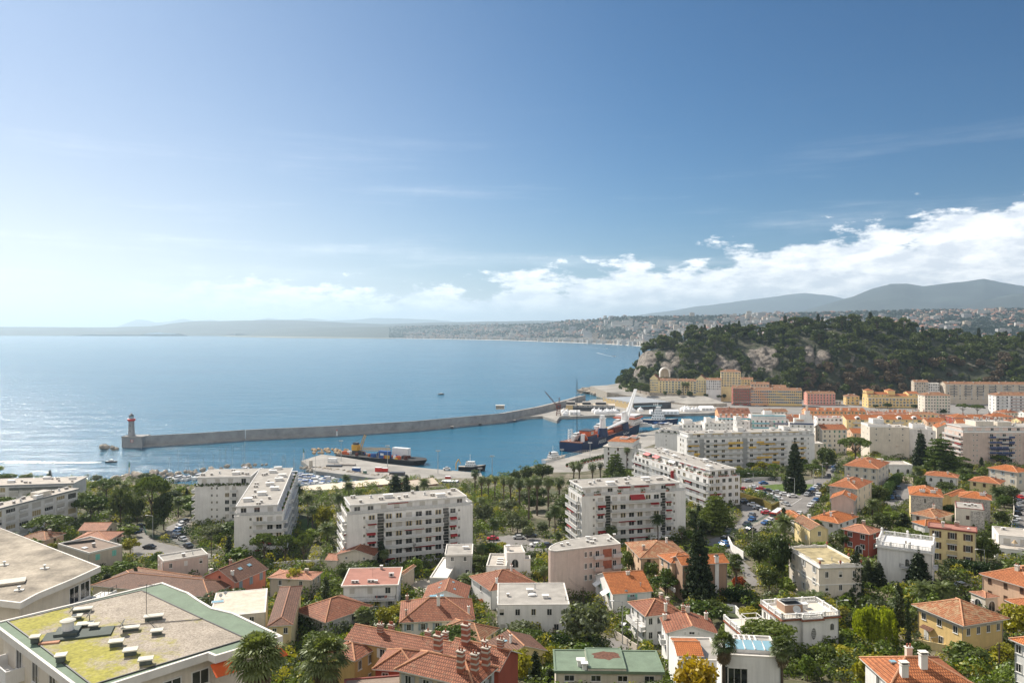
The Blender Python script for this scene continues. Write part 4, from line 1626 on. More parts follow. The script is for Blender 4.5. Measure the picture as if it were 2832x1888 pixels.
fr=house('white walled house under a broad orange hipped roof with two front gables','b',(330,842),(585,945),(1022,822),4.0,WHITE,T_RD,'hip',.42,.7,win=(3,4,0),rows=1,style=('plain','roll','plain'))
fr=house('house with tidy orange red hipped roof, tree growing before its corner','b',(1185,944),(1808,917),(1745,750),5.2,WHITE,T_RD,'hip',.44,.6,win=(5,2,1),rows=1,style='shut:bl')
chimney(fr,.52,.32,1.8,.7,.6,'white',2)
chimney(fr,.06,.9,1.2,.6,.5,'brick',1)
chimney(fr,.95,.12,1.5,.45,.45,'white',1)
chimney(fr,.06,.12,1.3,.4,.4,'brick',1)
mb=MB()
mb.box(-1.6,1.6,-.6,.6,0,.5,0)
mb.box(-1.5,1.5,-.5,.5,.5,.54,1)
fr.put('skylight',mb,fr.W*.5,fr.D*.55,fr.zr(fr.W*.5,fr.D*.5)-.25,0,mats=[GALV,SKYGL])
fr=house('orange gabled roof running away from the camera with small roof lights','b',(1376,744),(1745,748),(1690,640),4.6,WHITE,T_RD,'gy',.36,win=(2,0,0),rows=1,style='plain')
for x,y in[(.32,.4),(.32,.75),(.7,.3),(.62,.8)]:
 mb=MB()
 mb.box(-.3,.3,-.4,.4,0,.1,0)
 mb.box(-.24,.24,-.34,.34,.1,.12,1)
 o_=fr.put('skylight',mb,fr.W*x,fr.D*y,fr.zr(fr.W*x,0)+.14,0,mats=[GALV,SKYGL])
 o_.rotation_euler=(0,math.atan(.36)*(1 if x>.5 else-1),0)
fr=house('grey villa tower with a tile rimmed flat roof and white framed windows','b',(1568,392),(1775,390),(1797,312),8.4,GREYW,T_OL,roof='flatover',rm=GRAVEL,over=.35,par=.3,win=(2,1,1),rows=1,style='plain',w=.95,h=1.3)
wins(fr,'f',3,1,1.1,1.2,('closed:gy','closed:gy','plain'),4.1)
f2=join(fr,'b',(1435,585),(1580,590),(1560,420),4.2,GREYW,'flat',rm=COPING,par=.35)
antenna(fr,.7,.5,2.0)
vent(fr,.75,.6,1.4,.9,.5,'hut')
fr=house('white stepped villa with arched window and roof terrace beside the car park','b',(1895,492),(2060,495),(2050,395),6.0,WHITE,roof='flat',rm=GRAVELL,par=.5,win=(1,0,1),rows=1,style='plain')
f2=join(fr,'b',(2062,385),(2212,380),(2205,318),8.6,WHITE,'flat',rm=GRAVELL,par=.35)
onewin(f2,'f',.45,4.6,2.2,2.6,'arch')
f3=join(fr,'b',(2200,440),(2255,440),(2250,410),6.6,WHITE,'flat',rm=GRAVELL,par=.5)
for i in range(3):
 vent(fr,.62,.25+.18*i,1.6,.5,.25,'cap')
vent(f2,.15,.5,.8,.8,1.2,'hut')
fr=house('house with mottled orange hipped roof half hidden by the white modern house','b',(1925,688),(2310,622),(2110,512),5.0,WHITE,T_RD,'hip',.42,win=(2,1,1),rows=1,style='plain')
chimney(fr,.75,.6,1.4,.5,.4,'white',1)
chimney(fr,.2,.15,1.2,.5,.4,'white',1)
fr=house('white modern two storey house with grey flat roof and white dome light','c',(-73,803),(517,800),(350,625),7.2,WHITE2,roof='flat',rm=GRAVEL,par=.22,win=(0,2,2),rows=2,style='plain')
wins(fr,'f',5,1,1.15,1.5,('half','plain','plain','plain','curt'),.75,m0=1.0,m1=1.0)
wins(fr,'f',4,1,1.15,1.9,('roll','plain','plain','half'),4.1,m0=1.2,m1=3.0)
mb=MB()
mb.box(-1.1,1.1,-1.0,0,0,.12,0)
fr.put('porch_roof',mb,fr.W*.42,0,3.0,mats=[GALV])
vent(fr,.47,.6,1.3,.8,.5,'hut')
vent(fr,.5,.42,2.0,1.1,.4,'dome')
vent(fr,.68,.32,1.2,.8,.5,'hut')
vent(fr,.15,.4,.5,.5,.5,'cap')
vent(fr,.96,.2,.3,.3,.8,'pipe')
vent(fr,.55,.75,.3,.3,1.0,'pipe')
fr=house('cream house with a weathered brown hipped roof below the white modern house','b',(1480,1012),(1850,1095),(2002,988),4.6,PALEY,T_OL,'hip',.42,.5,win=(2,2,0),rows=1,style='plain')
f2=join(fr,'b',(1880,1105),(2010,1240),(2290,1075),3.8,PALEY,'gx',T_BR,.35)
chimney(f2,.6,.35,1.5,.35,.35,'white',1)
mb=MB()
mb.box(-.4,.4,-.5,.5,0,.1,0)
mb.box(-.33,.33,-.43,.43,.1,.12,1)
o_=f2.put('skylight',mb,f2.W*.4,f2.D*.3,f2.zr(f2.W*.4,f2.D*.3)+.12,0,mats=[GALV,SKYGL])
# the big tiled house with striped chimneys at the lower edge
fr=house('big rambling house of orange brown tiles with striped brick chimneys at the bottom edge','b',(740,1075),(1560,1240),(1590,1100),8.4,OCHRE,T_RD,'gx',.5,.4,win=(4,0,0),rows=1,style='shut:wh')
chimney(fr,.28,.38,1.4,.9,.6,'brick',2)
chimney(fr,.3,.9,1.2,.9,.6,'brick',3)
chimney(fr,.7,.85,1.2,.9,.6,'brick',1)
chimney(fr,.88,.85,1.6,.8,.6,'brick',1)
f2=join(fr,'b',(580,1192),(828,1255),(918,1120),7.2,OCHRE,'hip',T_RD,.42,.4)
wins(f2,'r',2,2,.9,1.5,'plain')
f3=join(fr,'b',(965,1318),(1330,1345),(1390,1180),7.2,REDW,'hip',T_RD,.5,.4)
wins(f3,'f',2,1,1.0,1.5,'plain')
f4=join(fr,'b',(1145,1322),(1800,1475),(2015,1312),8.0,CREAM,'hip',T_RD,.52,.5)
wins(f4,'f',4,1,1.0,1.6,'shut:gy')
wins(f4,'r',3,1,1.0,1.6,'shut:gy')
f5=join(fr,'b',(1540,1225),(2005,1335),(2040,1155),9.2,REDW,'gx',T_RD,.5,.4)
chimney(f4,.32,.72,2.4,.95,.75,'brick',3)
chimney(f4,.78,.22,2.4,.8,.7,'brick',2)
chimney(f4,.93,.35,2.3,.8,.7,'brick',2)
chimney(f4,.97,.75,2.6,.85,.7,'brick',2)
chimney(f5,.2,.42,2.6,.95,.8,'brick',3)
chimney(f5,.62,.3,1.6,.6,.6,'brick',1)
chimney(f5,.85,.5,1.2,.8,.6,'brick',2)
antenna(fr,.72,.4,3.0)
fr=house('flat roof with dark red edging cut by the bottom border below the tiled house','b',(760,1480),(1260,1440),(1190,1385),6.0,REDW,roof='flatover',rm=BROWNR,cm=DKREDR,over=.4,par=.2,win=(3,1,0),rows=1,style='plain')
# ------------------------------------------------------------------ houses, right of centre
fr,P=polyframe('c',[(480,352),(932,302),(828,222),(480,275),(400,300),(355,325),(342,345),(360,356),(410,362)],33.5)
start(fr,'apartment_building','beige four storey block with a rounded left end below the white flats','building')
mb=MB()
mb.prism(P,fr.low,-.15,0)
fr.put('wall',mb,mats=[PINKB])
inn=rim(fr,P,.3,-.35,.12,COPING)
mb=MB()
mb.face([(x,y,.03)for x,y in inn],0)
fr.put('roof',mb,mats=[GRAVEL])
q0,q1=Vector(P[0]),Vector(P[1])
an=math.atan2((q1-q0).y,(q1-q0).x)
LL=(q1-q0).length
for k in range(3):
 z=-2.6-3.1*k
 for s_,w_,st_ in[(.36,.8,'plain'),(.45,.9,'plain'),(.57,1.2,'plain'),(.88,1.2,'plain')]:
  q=q0+(q1-q0)*s_
  fr.put('window',win_mesh(w_,1.5 if w_<1.1 else 2.0,st_),q.x,q.y,z if w_<1.1 else z-.5,an)
 for s0,s1_ in((.5,.66),(.83,.99)):
  mb=MB()
  L_=LL*(s1_-s0)
  mb.box(0,L_,-1.2,0,-.2,0,0)
  mb.box(0,L_,-1.2,-1.1,0,.95,0 if(k==1 and s0<.6)else 1)
  mb.box(0,.08,-1.1,0,0,.95,1)
  mb.box(L_-.08,L_,-1.1,0,0,.95,1)
  q=q0+(q1-q0)*s0
  fr.put('balcony',mb,q.x,q.y,z-.55,an,mats=[PINKB,RAIL])
 mb=MB()
 mb.box(0,LL*.15,-.25,.02,.1,2.2,0)
 q=q0+(q1-q0)*.675
 fr.put('claustra_panel',mb,q.x,q.y,z-.55,an,mats=[BRICKC])
for x,y,k_ in[(500,310,'cap'),(450,318,'cap'),(665,262,'hut'),(700,300,'twin'),(660,290,'cap'),(720,275,'cap'),(850,265,'cap'),(880,240,'cap'),(830,280,'cap')]:
 px,py=at_plane(fr,'c',x,y)
 vent(fr,px,py,.6 if k_=='cap' else 1.0,.5,.5,k_,zz=0.03)
fr=house('old house with lichen stained hipped tile roof below the white flats','c',(1085,420),(1500,405),(1425,278),6.4,PEACH,T_LC,'hip',.34,.5,win=(3,1,3),rows=2,style='closed:br')
chimney(fr,.15,.3,1.0,.7,.6,'brick',0)
chimney(fr,.75,.6,1.2,.5,.4,'white',0)
fr=house('peach villa with bright orange tiles and a white striped chimney behind the tall fir','c',(1425,478),(1818,456),(1772,385),9.0,BROWNW,T_OB,'gx',.36,.5,win=(1,1,0),rows=2,style='plain',ridge=RIDGE_M)
f2=join(fr,'c',(1225,390),(1340,462),(1510,405),9.0,PEACH,'hip',T_OB,.36,.5)
wins(f2,'f',2,2,1.1,1.6,'plain')
wins(f2,'r',2,2,1.1,1.9,'plain')
balcony(f2,'f',.3,f2.W-.2,2.8,1.5,slab=PEACH,rail=PEACH)
balustrade(f2,f2.W,f2.W+4.5,-1.6,-1.6,2.9,.9)
mb=MB()
mb.box(-.5,.5,-.3,.02,-8.6,1.6,0)
mb.box(-.6,.6,-.4,.5,1.6,1.75,0)
mb.box(-.4,.4,-.2,.3,1.75,2.1,1)
fr.put('chimney',mb,fr.W*.76,0,fr.H,0,mats=[WHITE2,CAPM[0]])
fr=house('white house with turquoise shutters, white awnings and one orange tiled slope','c',(860,712),(1198,688),None,4.6,WHITE2,T_OB,'gx',.40,.4,win=(1,1,2),rows=1,style='shut:te',w=1.3,h=1.5,D=15.0)
awning(fr,'l',.25,4.2,2.6,WHITE2,1.6,.8)
awning(fr,'l',.7,4.0,2.6,WHITE2,1.6,.8)
awning(fr,'f',.48,3.6,2.2,GALV,.8,.3)
chimney(fr,.6,.42,.8,.9,.5,'cream',2)
dish(fr,.35,.02,4.2,.4,.3)
vent(fr,.78,.12,.3,.3,.9,'pipe')
fr=house('white house with red tiled hipped roof and narrow gallery beside the street','c',(985,775),(1130,895),(1442,865),6.8,WHITE2,T_RD,'hip',.42,.5,win=(3,4,0),rows=2,style='plain',w=.95,h=1.5)
chimney(fr,.7,.78,1.2,.7,.5,'brick',0)
chimney(fr,.2,.85,1.0,.7,.6,'brick',0)
chimney(fr,.95,.6,1.6,.5,.5,'cream',1)
balcony(fr,'f',.3,fr.W-.3,3.4,1.2,bars=False,rail=WHITE)
fr=house('white house with low red brown gable facing the viewer beside the lawn','c',(1295,1030),(1732,1038),(1655,905),6.8,WHITE2,T_RD,'gy',.30,.45,win=(2,0,2),rows=2,style='closed:wh',w=1.3,h=1.4)
onewin(fr,'f',.5,6.5,1.1,.6,'plain')
onewin(fr,'f',.36,6.5,.5,.5,'closed:wh')
onewin(fr,'f',.64,6.5,.5,.5,'closed:wh')
chimney(fr,.45,.95,1.4,.6,.4,'brick',1)
chimney(fr,.55,.95,1.2,.8,.4,'cream',2)
chimney(fr,.93,.85,1.3,.6,.5,'cream',1)
chimney(fr,.04,.8,1.1,.7,.5,'cream',1)
balcony(fr,'l',fr.D*.35,fr.D*.7,3.6,1.0)
fr=house('low white house with a three part green membrane roof at the bottom edge','c',(405,1335),(1272,1345),(1120,1180),5.2,PALEC,roof='flatover',rm=GREENR,cm=GREENR,over=.3,par=.18,win=(4,1,1),rows=1,style='plain',w=1.6,h=1.0)
f2=block(fr,.30,.66,-.02,1.02,fr.H-.1,.55,PALEC,rm=GREENR,cm=GREENR,par=.12)
mb=MB()
rr=random.Random(5)
pts=[(math.cos(t_)*(1.6+rr.random()*1.2),math.sin(t_)*(1.2+rr.random()*.8))for t_ in[i*math.pi/8 for i in range(16)]]
mb.face([(x,y,0)for x,y in pts],0)
f2.put('leaf_litter',mb,f2.W*.5,f2.D*.62,f2.H+.054,0,mats=[mat('leaf_litter',(0.16,0.075,0.05),0.95,0.4,2.0,8.0)])
vent(fr,.24,.25,1.0,.8,.9,'hut')
vent(fr,.27,.08,.7,.6,.9,'hut')
fr=house('modern white house with glass roof light and curved balcony beside two tall palms','c',(1770,1215),(2235,1240),(2085,1062),8.4,WHITE2,roof='flat',rm=GRAVEL,par=.3,win=(0,1,0),rows=1,style='plain')
onewin(fr,'f',.24,3.8,2.9,3.0,'plain')
onewin(fr,'f',.02,3.8,1.0,3.2,'plain')
onewin(fr,'f',.85,1.0,1.2,3.2,'plain')
mb=MB()
for i in range(10):
 t0,t1=math.pi*i/10,math.pi*(i+1)/10
 p0,p1=(-3.2*math.cos(t0),-1.7*math.sin(t0)),(-3.2*math.cos(t1),-1.7*math.sin(t1))
 mb.face([(0,0,0),(p0[0],p0[1],0),(p1[0],p1[1],0)],0)
 mb.face([(p0[0],p0[1],-.25),(p1[0],p1[1],-.25),(p1[0],p1[1],.5),(p0[0],p0[1],.5)],0)
 mb.face([(p1[0]*.95,p1[1]*.95,0),(p0[0]*.95,p0[1]*.95,0),(p0[0],p0[1],.5),(p1[0],p1[1],.5)],0)
fr.put('balcony',mb,fr.W*.25,0,3.2,0,mats=[WHITE2])
mb=MB()
mb.box(-3.6,3.6,-1.5,1.5,0,.5,0)
for i in range(5):
 x=-3.5+i*1.42
 mb.face([(x,-1.45,.54),(x+1.25,-1.45,.54),(x+1.25,1.45,.85),(x,1.45,.85)],1)
 mb.box(x+1.26,x+1.4,-1.5,1.5,.5,.72,0)
fr.put('glass_roof',mb,fr.W*.5,fr.D*.38,fr.H,0,mats=[WHITE2,SKYGL])
mb=MB()
for i in range(8):
 mb.box(-3+i*.8,-2.8+i*.8,-1.3,1.3,.3,.5,0)
fr.put('pergola',mb,fr.W*.35,fr.D*.75,fr.H,0,mats=[WHITE2])
f2=join(fr,'c',(1395,1255),(1760,1262),(1690,1075),5.6,WHITE2,'flat',rm=GRAVEL,par=.3)
f3=block(f2,.05,.55,.1,.8,f2.H,.6,WHITE2,'gx',T_OB,pitch=.25)
wins(f2,'f',2,1,1.2,1.4,'plain')
# ------------------------------------------------------------------ villas, right
def crown_balustrade(fr,z,h=.9,m_=None):
 balustrade(fr,0,fr.W,0,0,z,h,True,m_)
 balustrade(fr,fr.W,fr.W,0,fr.D,z,h,True,m_)
 balustrade(fr,0,fr.W,fr.D,fr.D,z,h,True,m_)
 balustrade(fr,0,0,0,fr.D,z,h,True,m_)
CORN=mat('cornice',(0.74,0.72,0.68),0.8,0.06)
def cornice(fr,z,out=.35,h=.3,m_=None,name='cornice'):
 mb=MB()
 for x0,x1,y0,y1 in((-out,fr.W+out,-out,0),(-out,fr.W+out,fr.D,fr.D+out),(-out,0,0,fr.D),(fr.W,fr.W+out,0,fr.D)):
  mb.box(x0,x1,y0,y1,z-h,z,0)
 return fr.put(name,mb,mats=[m_ or CORN])
fr=house('white villa crowned by balustrades with a solar panel on its roof and a pool','d',(385,915),(845,885),(215,795),7.8,WHITE2,roof='flat',rm=PALEC,par=.05,win=(0,0,0))
cornice(fr,fr.H-.1,.45,.22,T_RD)
crown_balustrade(fr,fr.H+.05,.95)
for a,w_,z,h_,s_ in[(.88,.9,4.9,1.5,'arch'),(.7,1.0,1.0,1.5,'plain'),(.1,1.1,1.0,1.6,'plain'),(.9,1.5,.6,2.8,'arch')]:
 onewin(fr,'f',a,z,w_,h_,s_)
f2=block(fr,.33,.66,-.10,.3,0,fr.H,WHITE2,rm=PALEC,par=.05)
cornice(f2,f2.H-.1,.4,.22,T_RD)
balustrade(f2,0,f2.W,0,0,f2.H+.05,.95)
mb=MB()
k=16
ov=[(math.cos(2*math.pi*i/k)*.55,1.15*math.sin(2*math.pi*i/k))for i in range(k)]
for i in range(k):
 j=(i+1)%k
 mb.face([(ov[i][0]*1.3,-.08,ov[i][1]*1.2),(ov[j][0]*1.3,-.08,ov[j][1]*1.2),(ov[j][0],-.08,ov[j][1]),(ov[i][0],-.08,ov[i][1])],0)
mb.face([(x,-.04,z)for x,z in ov],1)
for i in range(5):
 mb.box(-.5,.5,-.07,-.04,-.8+i*.38,-.76+i*.38,0)
 mb.box(-.4+i*.2-.02,-.4+i*.2+.02,-.07,-.04,-.95,.95,0)
f2.put('oval_window',mb,f2.W*.55,0,4.8,0,mats=[WHITE2,GLASS])
wins(fr,'l',3,1,1.1,1.6,'shut:wh',1.0)
f3=block(fr,.18,.5,.35,.75,fr.H,1.6,BROWNW,rm=DKMETAL,par=.05)
mb=MB()
mb.box(-1.7,1.7,-1.1,1.1,0,.1,0)
mb.box(-1.6,1.6,-1.0,1.0,.1,.13,1)
o_=f3.put('solar_panel',mb,f3.W*.5,f3.D*.5,f3.H+.5,0,mats=[GALV,DKMETAL])
o_.rotation_euler.x=-.15
dish(fr,.3,.12,fr.H+.1,.8,.2)
vent(fr,.62,.6,1.2,.9,.8,'hut')
f4=sub(fr,-7.5,2.0,7.5,8.5,0,4.2)
f4.low=fr.low
walls(f4,WHITE2)
flat_roof(f4,PALEC,WHITE2,.1)
FOOTS.append([tuple(f4.w(a,b_))[:2]for a,b_ in((0,0),(f4.W,0),(f4.W,f4.D),(0,f4.D))])
cornice(f4,f4.H-.1,.3,.2,T_RD)
balustrade(f4,0,f4.W,0,0,f4.H+.1,.95)
balustrade(f4,0,0,0,f4.D,f4.H+.1,.95)
wins(f4,'f',2,1,1.1,1.5,'plain')
mb=MB()
for x in(0,3.4):
 for y in(0,2.4):
  mb.box(x,x+.1,y,y+.1,0,2.4,0)
mb.box(0,3.5,0,.1,2.4,2.5,0);mb.box(0,3.5,2.4,2.5,2.4,2.5,0);mb.box(0,.1,.1,2.4,2.4,2.5,0);mb.box(3.4,3.5,.1,2.4,2.4,2.5,0)
f4.put('pergola',mb,2,2.5,f4.H+.05,0,mats=[WHITE2])
fr=house('grey cream villa with scalloped parapet and moss on its flat roof','d',(440,338),(692,490),(957,440),9.6,PALEC,roof='flat',rm=mat('mossy_terrace',(0.42,0.35,0.20),0.95,0.35,0.4,4.0),par=.55,win=(3,0,0),rows=3,style='shut:gy',w=.95,h=1.7)
cornice(fr,fr.H-.1,.35,.25)
cornice(fr,fr.H-4.4,.12,.25,name='string_course')
wins(fr,'r',3,2,.95,1.6,('plain','half','plain'),1.2,3.3)
mb=MB()
for f,L,o in(('f',fr.W,0),('r',fr.D,0),('l',fr.D,0)):
 LL,pl=fr.face(f)
 n=3
 for i in range(n):
  for j in range(8):
   t0,t1=j/8,(j+1)/8
   g0,g1=.45*(2*t0-1)**2,.45*(2*t1-1)**2
   a0,a1=LL*(i+t0)/n,LL*(i+t1)/n
   for(aa,gg),(ab,gh)in(((a0,g0),(a1,g1)),):
    x0,y0,_,_=pl(aa,0,0)
    x1,y1,_,_=pl(ab,0,0)
    mb.face([(x0,y0,fr.H+.5),(x1,y1,fr.H+.5),(x1,y1,fr.H+.55+gh),(x0,y0,fr.H+.55+gg)],0)
    mb.face([(x1,y1,fr.H+.5),(x0,y0,fr.H+.5),(x0,y0,fr.H+.55+gg),(x1,y1,fr.H+.55+gh)],0)
fr.put('scalloped_parapet',mb,mats=[COPING])
URN=MB()
URN.lathe([(.12,0),(.12,.15),(.3,.4),(.32,.6),(.2,.7),(.26,.78),(.05,1.0)],10,0)
for x,y in[(0,0),(1,0),(1,1),(0,1),(.66,1),(1,.5)]:
 fr.put('urn',URN,fr.W*x,fr.D*y,fr.H+.55,0,mats=[BRICKC])
vent(fr,.75,.5,.5,.5,.8,'pipe')
vent(fr,.7,.25,1.0,.7,.3,'hut')
vent(fr,.9,.6,.9,.6,.3,'hut')
fr=house('bright white villa with balustraded roof terrace and ball finials, dark cypress at its corner','d',(1160,312),(1605,370),(1722,292),10.2,WHITE2,roof='flat',rm=mat('white_terrace',(0.76,0.74,0.70),0.8,0.08,0.6,3.0),par=.1,win=(0,2,0),rows=2,style='plain')
cornice(fr,fr.H-.2,.5,.4)
crown_balustrade(fr,fr.H+.05,1.15)
BALL=MB()
BALL.box(-.32,.32,-.32,.32,0,1.3,0)
BALL.lathe([(.1,1.3),(.3,1.5),(.36,1.72),(.3,1.95),(.05,2.1)],12,0)
for x,y in[(0,0),(1,0),(1,1),(0,1),(.6,0),(.5,1)]:
 fr.put('finial',BALL,fr.W*x,fr.D*y,fr.H,0,mats=[WHITE2])
for a,z,w_,h_,s_ in[(.55,5.4,1.0,2.2,'arch'),(.55,1.2,1.0,2.2,'plain'),(.8,5.4,1.0,2.2,'arch')]:
 onewin(fr,'f',a,z,w_,h_,s_)
balcony(fr,'f',fr.W*.42,fr.W*.68,5.2,1.0,bars=True)
balcony(fr,'r',fr.D*.2,fr.D*.6,5.0,1.3,bars=True)
vent(fr,.5,.45,.4,.4,.7,'cap')
fr=house('yellow house with dark shutters and a dull red flat roof behind the white balustraded villa','d',(1580,165),(1962,208),(2057,182),10.4,PALEY,roof='flatover',rm=REDR,cm=DKREDR,over=.35,par=.18,win=(0,1,0),rows=3,style='closed:br')
wins(fr,'f',3,3,1.2,1.9,'shut:br',.9,3.3)
balcony(fr,'f',fr.W*.38,fr.W*.6,6.2,.7,bars=True)
balcony(fr,'f',fr.W*.38,fr.W*.6,2.9,.7,bars=True)
chimney(fr,.3,.25,1.2,.7,.7,'cream',0)
chimney(fr,.6,.85,.9,1.2,.6,'brick',0)
vent(fr,.85,.4,.8,.4,.5,'dome')
antenna(fr,.6,.6,2.5)
fr=house('cream villa with stencilled frieze under a wide orange hipped roof, lower right','d',(1435,795),(1862,972),(2255,915),7.4,YELLOW,T_LC,'hip',.40,.9,win=(0,0,0))
cornice(fr,fr.H-.35,.04,.75,STONEB,'frieze')
wins(fr,'f',3,1,1.15,1.7,'plain',.8,m0=1.6,m1=1.8)
wins(fr,'f',3,1,1.15,2.1,('closed:wh','plain','plain'),4.4,m0=2.2,m1=1.6)
wins(fr,'r',4,1,.95,1.7,'plain',.8)
mb=MB()
mb.face([(-1.4,0,.5),(-1.4,-1.2,0),(1.4,-1.2,0),(1.4,0,.5)],0)
fr.put('porch_roof',mb,fr.W*.25,0,3.4,0,mats=[T_BR])
chimney(fr,.45,.9,.5,.4,.4,'white',0)
fr=house('peach coloured house with orange hipped roof at the right border','d',(1985,545),(2410,672),(2600,560),7.6,PEACH,T_OR,'hip',.42,.5,win=(3,2,0),rows=2,style='closed:br',w=.9,h=1.4)
chimney(fr,.5,.3,1.1,.9,.7,'cream',2)
f2=join(fr,'d',(1905,692),(2040,745),(2150,730),4.2,PALEC,'hip',T_PK,.3,.3)
onewin(f2,'f',.5,.6,2.2,2.8,'arch')
onewin(f2,'r',.5,.6,2.2,2.8,'arch')
f3=join(fr,'d',(2190,755),(2420,850),(2480,760),4.6,PEACH,'hip',T_OR,.4,.4)
fr=house('big orange tiled roof with two white chimneys cut by the bottom border, right','d',(1262,1455),(1960,1450),(1560,1222),6.6,WHITE,T_OR,'hip',.44,.6,win=(3,1,1),rows=1,style='plain')
chimney(fr,.2,.12,1.4,.9,.7,'white',0)
chimney(fr,.52,.28,1.7,.9,.7,'white',0)
chimney(fr,.55,.85,1.3,.8,.6,'cream',2)
mb=MB()
mb.box(-.4,.4,-.4,.4,0,.15,0)
mb.box(-.33,.33,-.33,.33,.15,.17,1)
fr.put('skylight',mb,fr.W*.2,fr.D*.5,fr.zr(fr.W*.2,fr.D*.5)+.05,0,mats=[GALV,SKYGL])
fr=house('white house corner with orange roof at the lower right border','d',(2225,1072),(2420,1150),(2520,1040),9.0,WHITE,T_OB,'hip',.42,.6,win=(2,0,2),rows=3,style='plain')
fr=house('small cream villa with arched windows and a faded tile roof beside the date palm','d',(470,105),(610,190),(735,165),6.6,PALEY,T_OL,'gx',.5,.4,win=(0,1,0),rows=1,style='plain')
onewin(fr,'f',.25,2.6,.8,1.4,'arch')
onewin(fr,'f',.75,2.6,1.4,1.4,'closed:wh')
chimney(fr,.3,.6,1.0,.7,.7,'white',0)
fr=house('long white house with wide orange roof below the street corner','d',(600,92),(845,140),(972,75),5.2,WHITE,T_OB,'hip',.36,.6,win=(2,3,1),rows=1,style='plain',w=1.4,h=1.3)
chimney(fr,.35,.2,1.3,.5,.5,'brick',1)
chimney(fr,.6,.2,1.3,.5,.5,'white',1)
chimney(fr,.95,.85,1.0,.6,.6,'brick',1)
f2=join(fr,'d',(480,110),(600,110),(770,35),4.8,WHITE,'hip',T_OB,.36,.5)
fr=house('dark red house with pale pink tile roof and arched loggia','d',(865,180),(1100,228),(1168,182),7.2,REDW,T_PK,'hip',.34,.6,win=(2,1,1),rows=2,style='plain',w=1.5,h=1.5)
chimney(fr,.5,.65,1.1,.8,.8,'brick',0)
onewin(fr,'f',.6,.5,2.4,2.6,'arch')
fr=house('white house with bright orange hipped roof and dark roof light above the yellow house','d',(1435,122),(1548,158),(1612,98),5.4,WHITE,T_OB,'hip',.40,.5,win=(2,1,1),rows=1,style='closed:wh')
chimney(fr,.6,.7,.9,.5,.5,'brick',1)
fr=house('house with lighter orange hipped roof wedged behind the white one with the roof light','d',(1425,55),(1640,98),(1692,42),6.0,PALEC,T_LC,'hip',.36,.5,win=(2,1,1),rows=1,style='closed:br')
chimney(fr,.5,.6,1.2,.7,.6,'cream',2)
fr=house('cream block with a rubble stone panel and flat roof ringed in red','h',(1735,990),(1995,1015),(2038,962),9.6,PALEC,roof='flat',rm=GRAVEL,cm=DKREDR,par=.2,win=(0,0,0))
mb=MB()
mb.box(fr.W*.52,fr.W,-.12,0.0,fr.low,fr.H-.5,0)
fr.put('stone_panel',mb,mats=[STONE])
onewin(fr,'f',.42,6.0,1.0,1.3,'closed:br')
onewin(fr,'f',.42,1.8,1.0,1.3,'plain')
wins(fr,'r',2,3,.9,1.3,'shut:gy')
for x,y in[(.35,.5),(.5,.4),(.6,.6),(.72,.45)]:
 vent(fr,x,y,.7,.5,.6,'cap')
fr=house('white flat roofed house with planted terrace and parasol at the right border','d',(2145,235),(2420,260),(2400,190),5.6,WHITE2,roof='flat',rm=GRAVELL,par=.3,win=(2,0,1),rows=1,style='roll',w=2.0,h=2.0)
f2=join(fr,'d',(2120,345),(2420,372),(2420,300),2.8,WHITE2,'flat',rm=GRAVELL,par=.5)
wins(f2,'f',3,1,1.6,1.3,'plain')
vent(fr,.3,.7,1.4,.8,.8,'ac')
mb=MB()
mb.tube((0,0,0),(0,0,2.4),.05,.05,6)
mb.lathe([(.9,1.5),(.55,1.9),(.3,2.3),(.02,2.6)],8)
q=f2.w(f2.W*.6,f2.D*.3,f2.H)
tag(mb.obj('parasol',[mat('parasol_cloth',(0.52,0.40,0.25),0.9)],None,q),'half folded tan parasol on the planted terrace at the right border','parasol')
# ------------------------------------------------------------------ houses, upper right
fr=house('pale three storey house with orange hipped roof beside the low arched hall','h',(715,608),(1042,642),(1092,578),9.2,PALEC,T_OR,'hip',.36,.6,win=(4,3,0),rows=3,style='shut:gy',w=.9,h=1.6,st=2.9)
for x,y in[(.1,.8),(.35,.5),(.7,.2),(.85,.8)]:
 chimney(fr,x,y,1.0,.8,.6,'cream',1)
fr=house('low white hall with three arched windows and a flat roof','h',(1085,606),(1345,610),(1330,578),6.2,WHITE,roof='flat',rm=GRAVELL,par=.5,win=(0,0,0))
wins(fr,'f',3,1,1.5,2.4,'arch',1.7)
cornice(fr,fr.H+.1,.2,.3)
vent(fr,.1,.8,2.6,1.6,1.6,'hut')
fr=house('house of rubble stone and cream render with orange hipped roof by the street corner','h',(580,790),(852,825),(938,748),9.6,PALEC,T_OR,'hip',.36,.5,win=(0,3,0),rows=3,style='closed:gy',w=.9,h=1.6)
mb=MB()
mb.box(.05,fr.W-.05,-.12,0,fr.low,fr.H-.4,0)
fr.put('stone_panel',mb,mats=[STONE])
onewin(fr,'f',.3,6.4,.8,1.2,'plain',out=.12)
onewin(fr,'f',.62,6.4,.7,1.2,'plain',out=.12)
for x,y in[(.2,.85),(.55,.25),(.8,.7),(.75,.25)]:
 chimney(fr,x,y,.9,.7,.6,'cream',1)
fr=house('tall narrow house with blank pinkish gable and orange roof in front of the stone house','h',(597,905),(828,928),(888,888),9.8,PINKB,T_OB,'gy',.46,.4,win=(0,3,0),rows=3,style='closed:bl',w=.9,h=1.6)
chimney(fr,.75,.3,1.0,.8,.6,'white',2)
fr=house('white villa with three arched windows and orange hipped roof, middle of the right slope','h',(1450,695),(1757,724),(1788,698),6.2,WHITE,T_OR,'hip',.36,.6,win=(0,1,0),rows=1,style='plain')
wins(fr,'f',3,1,1.3,1.8,('arch','arch','arch'),.9)
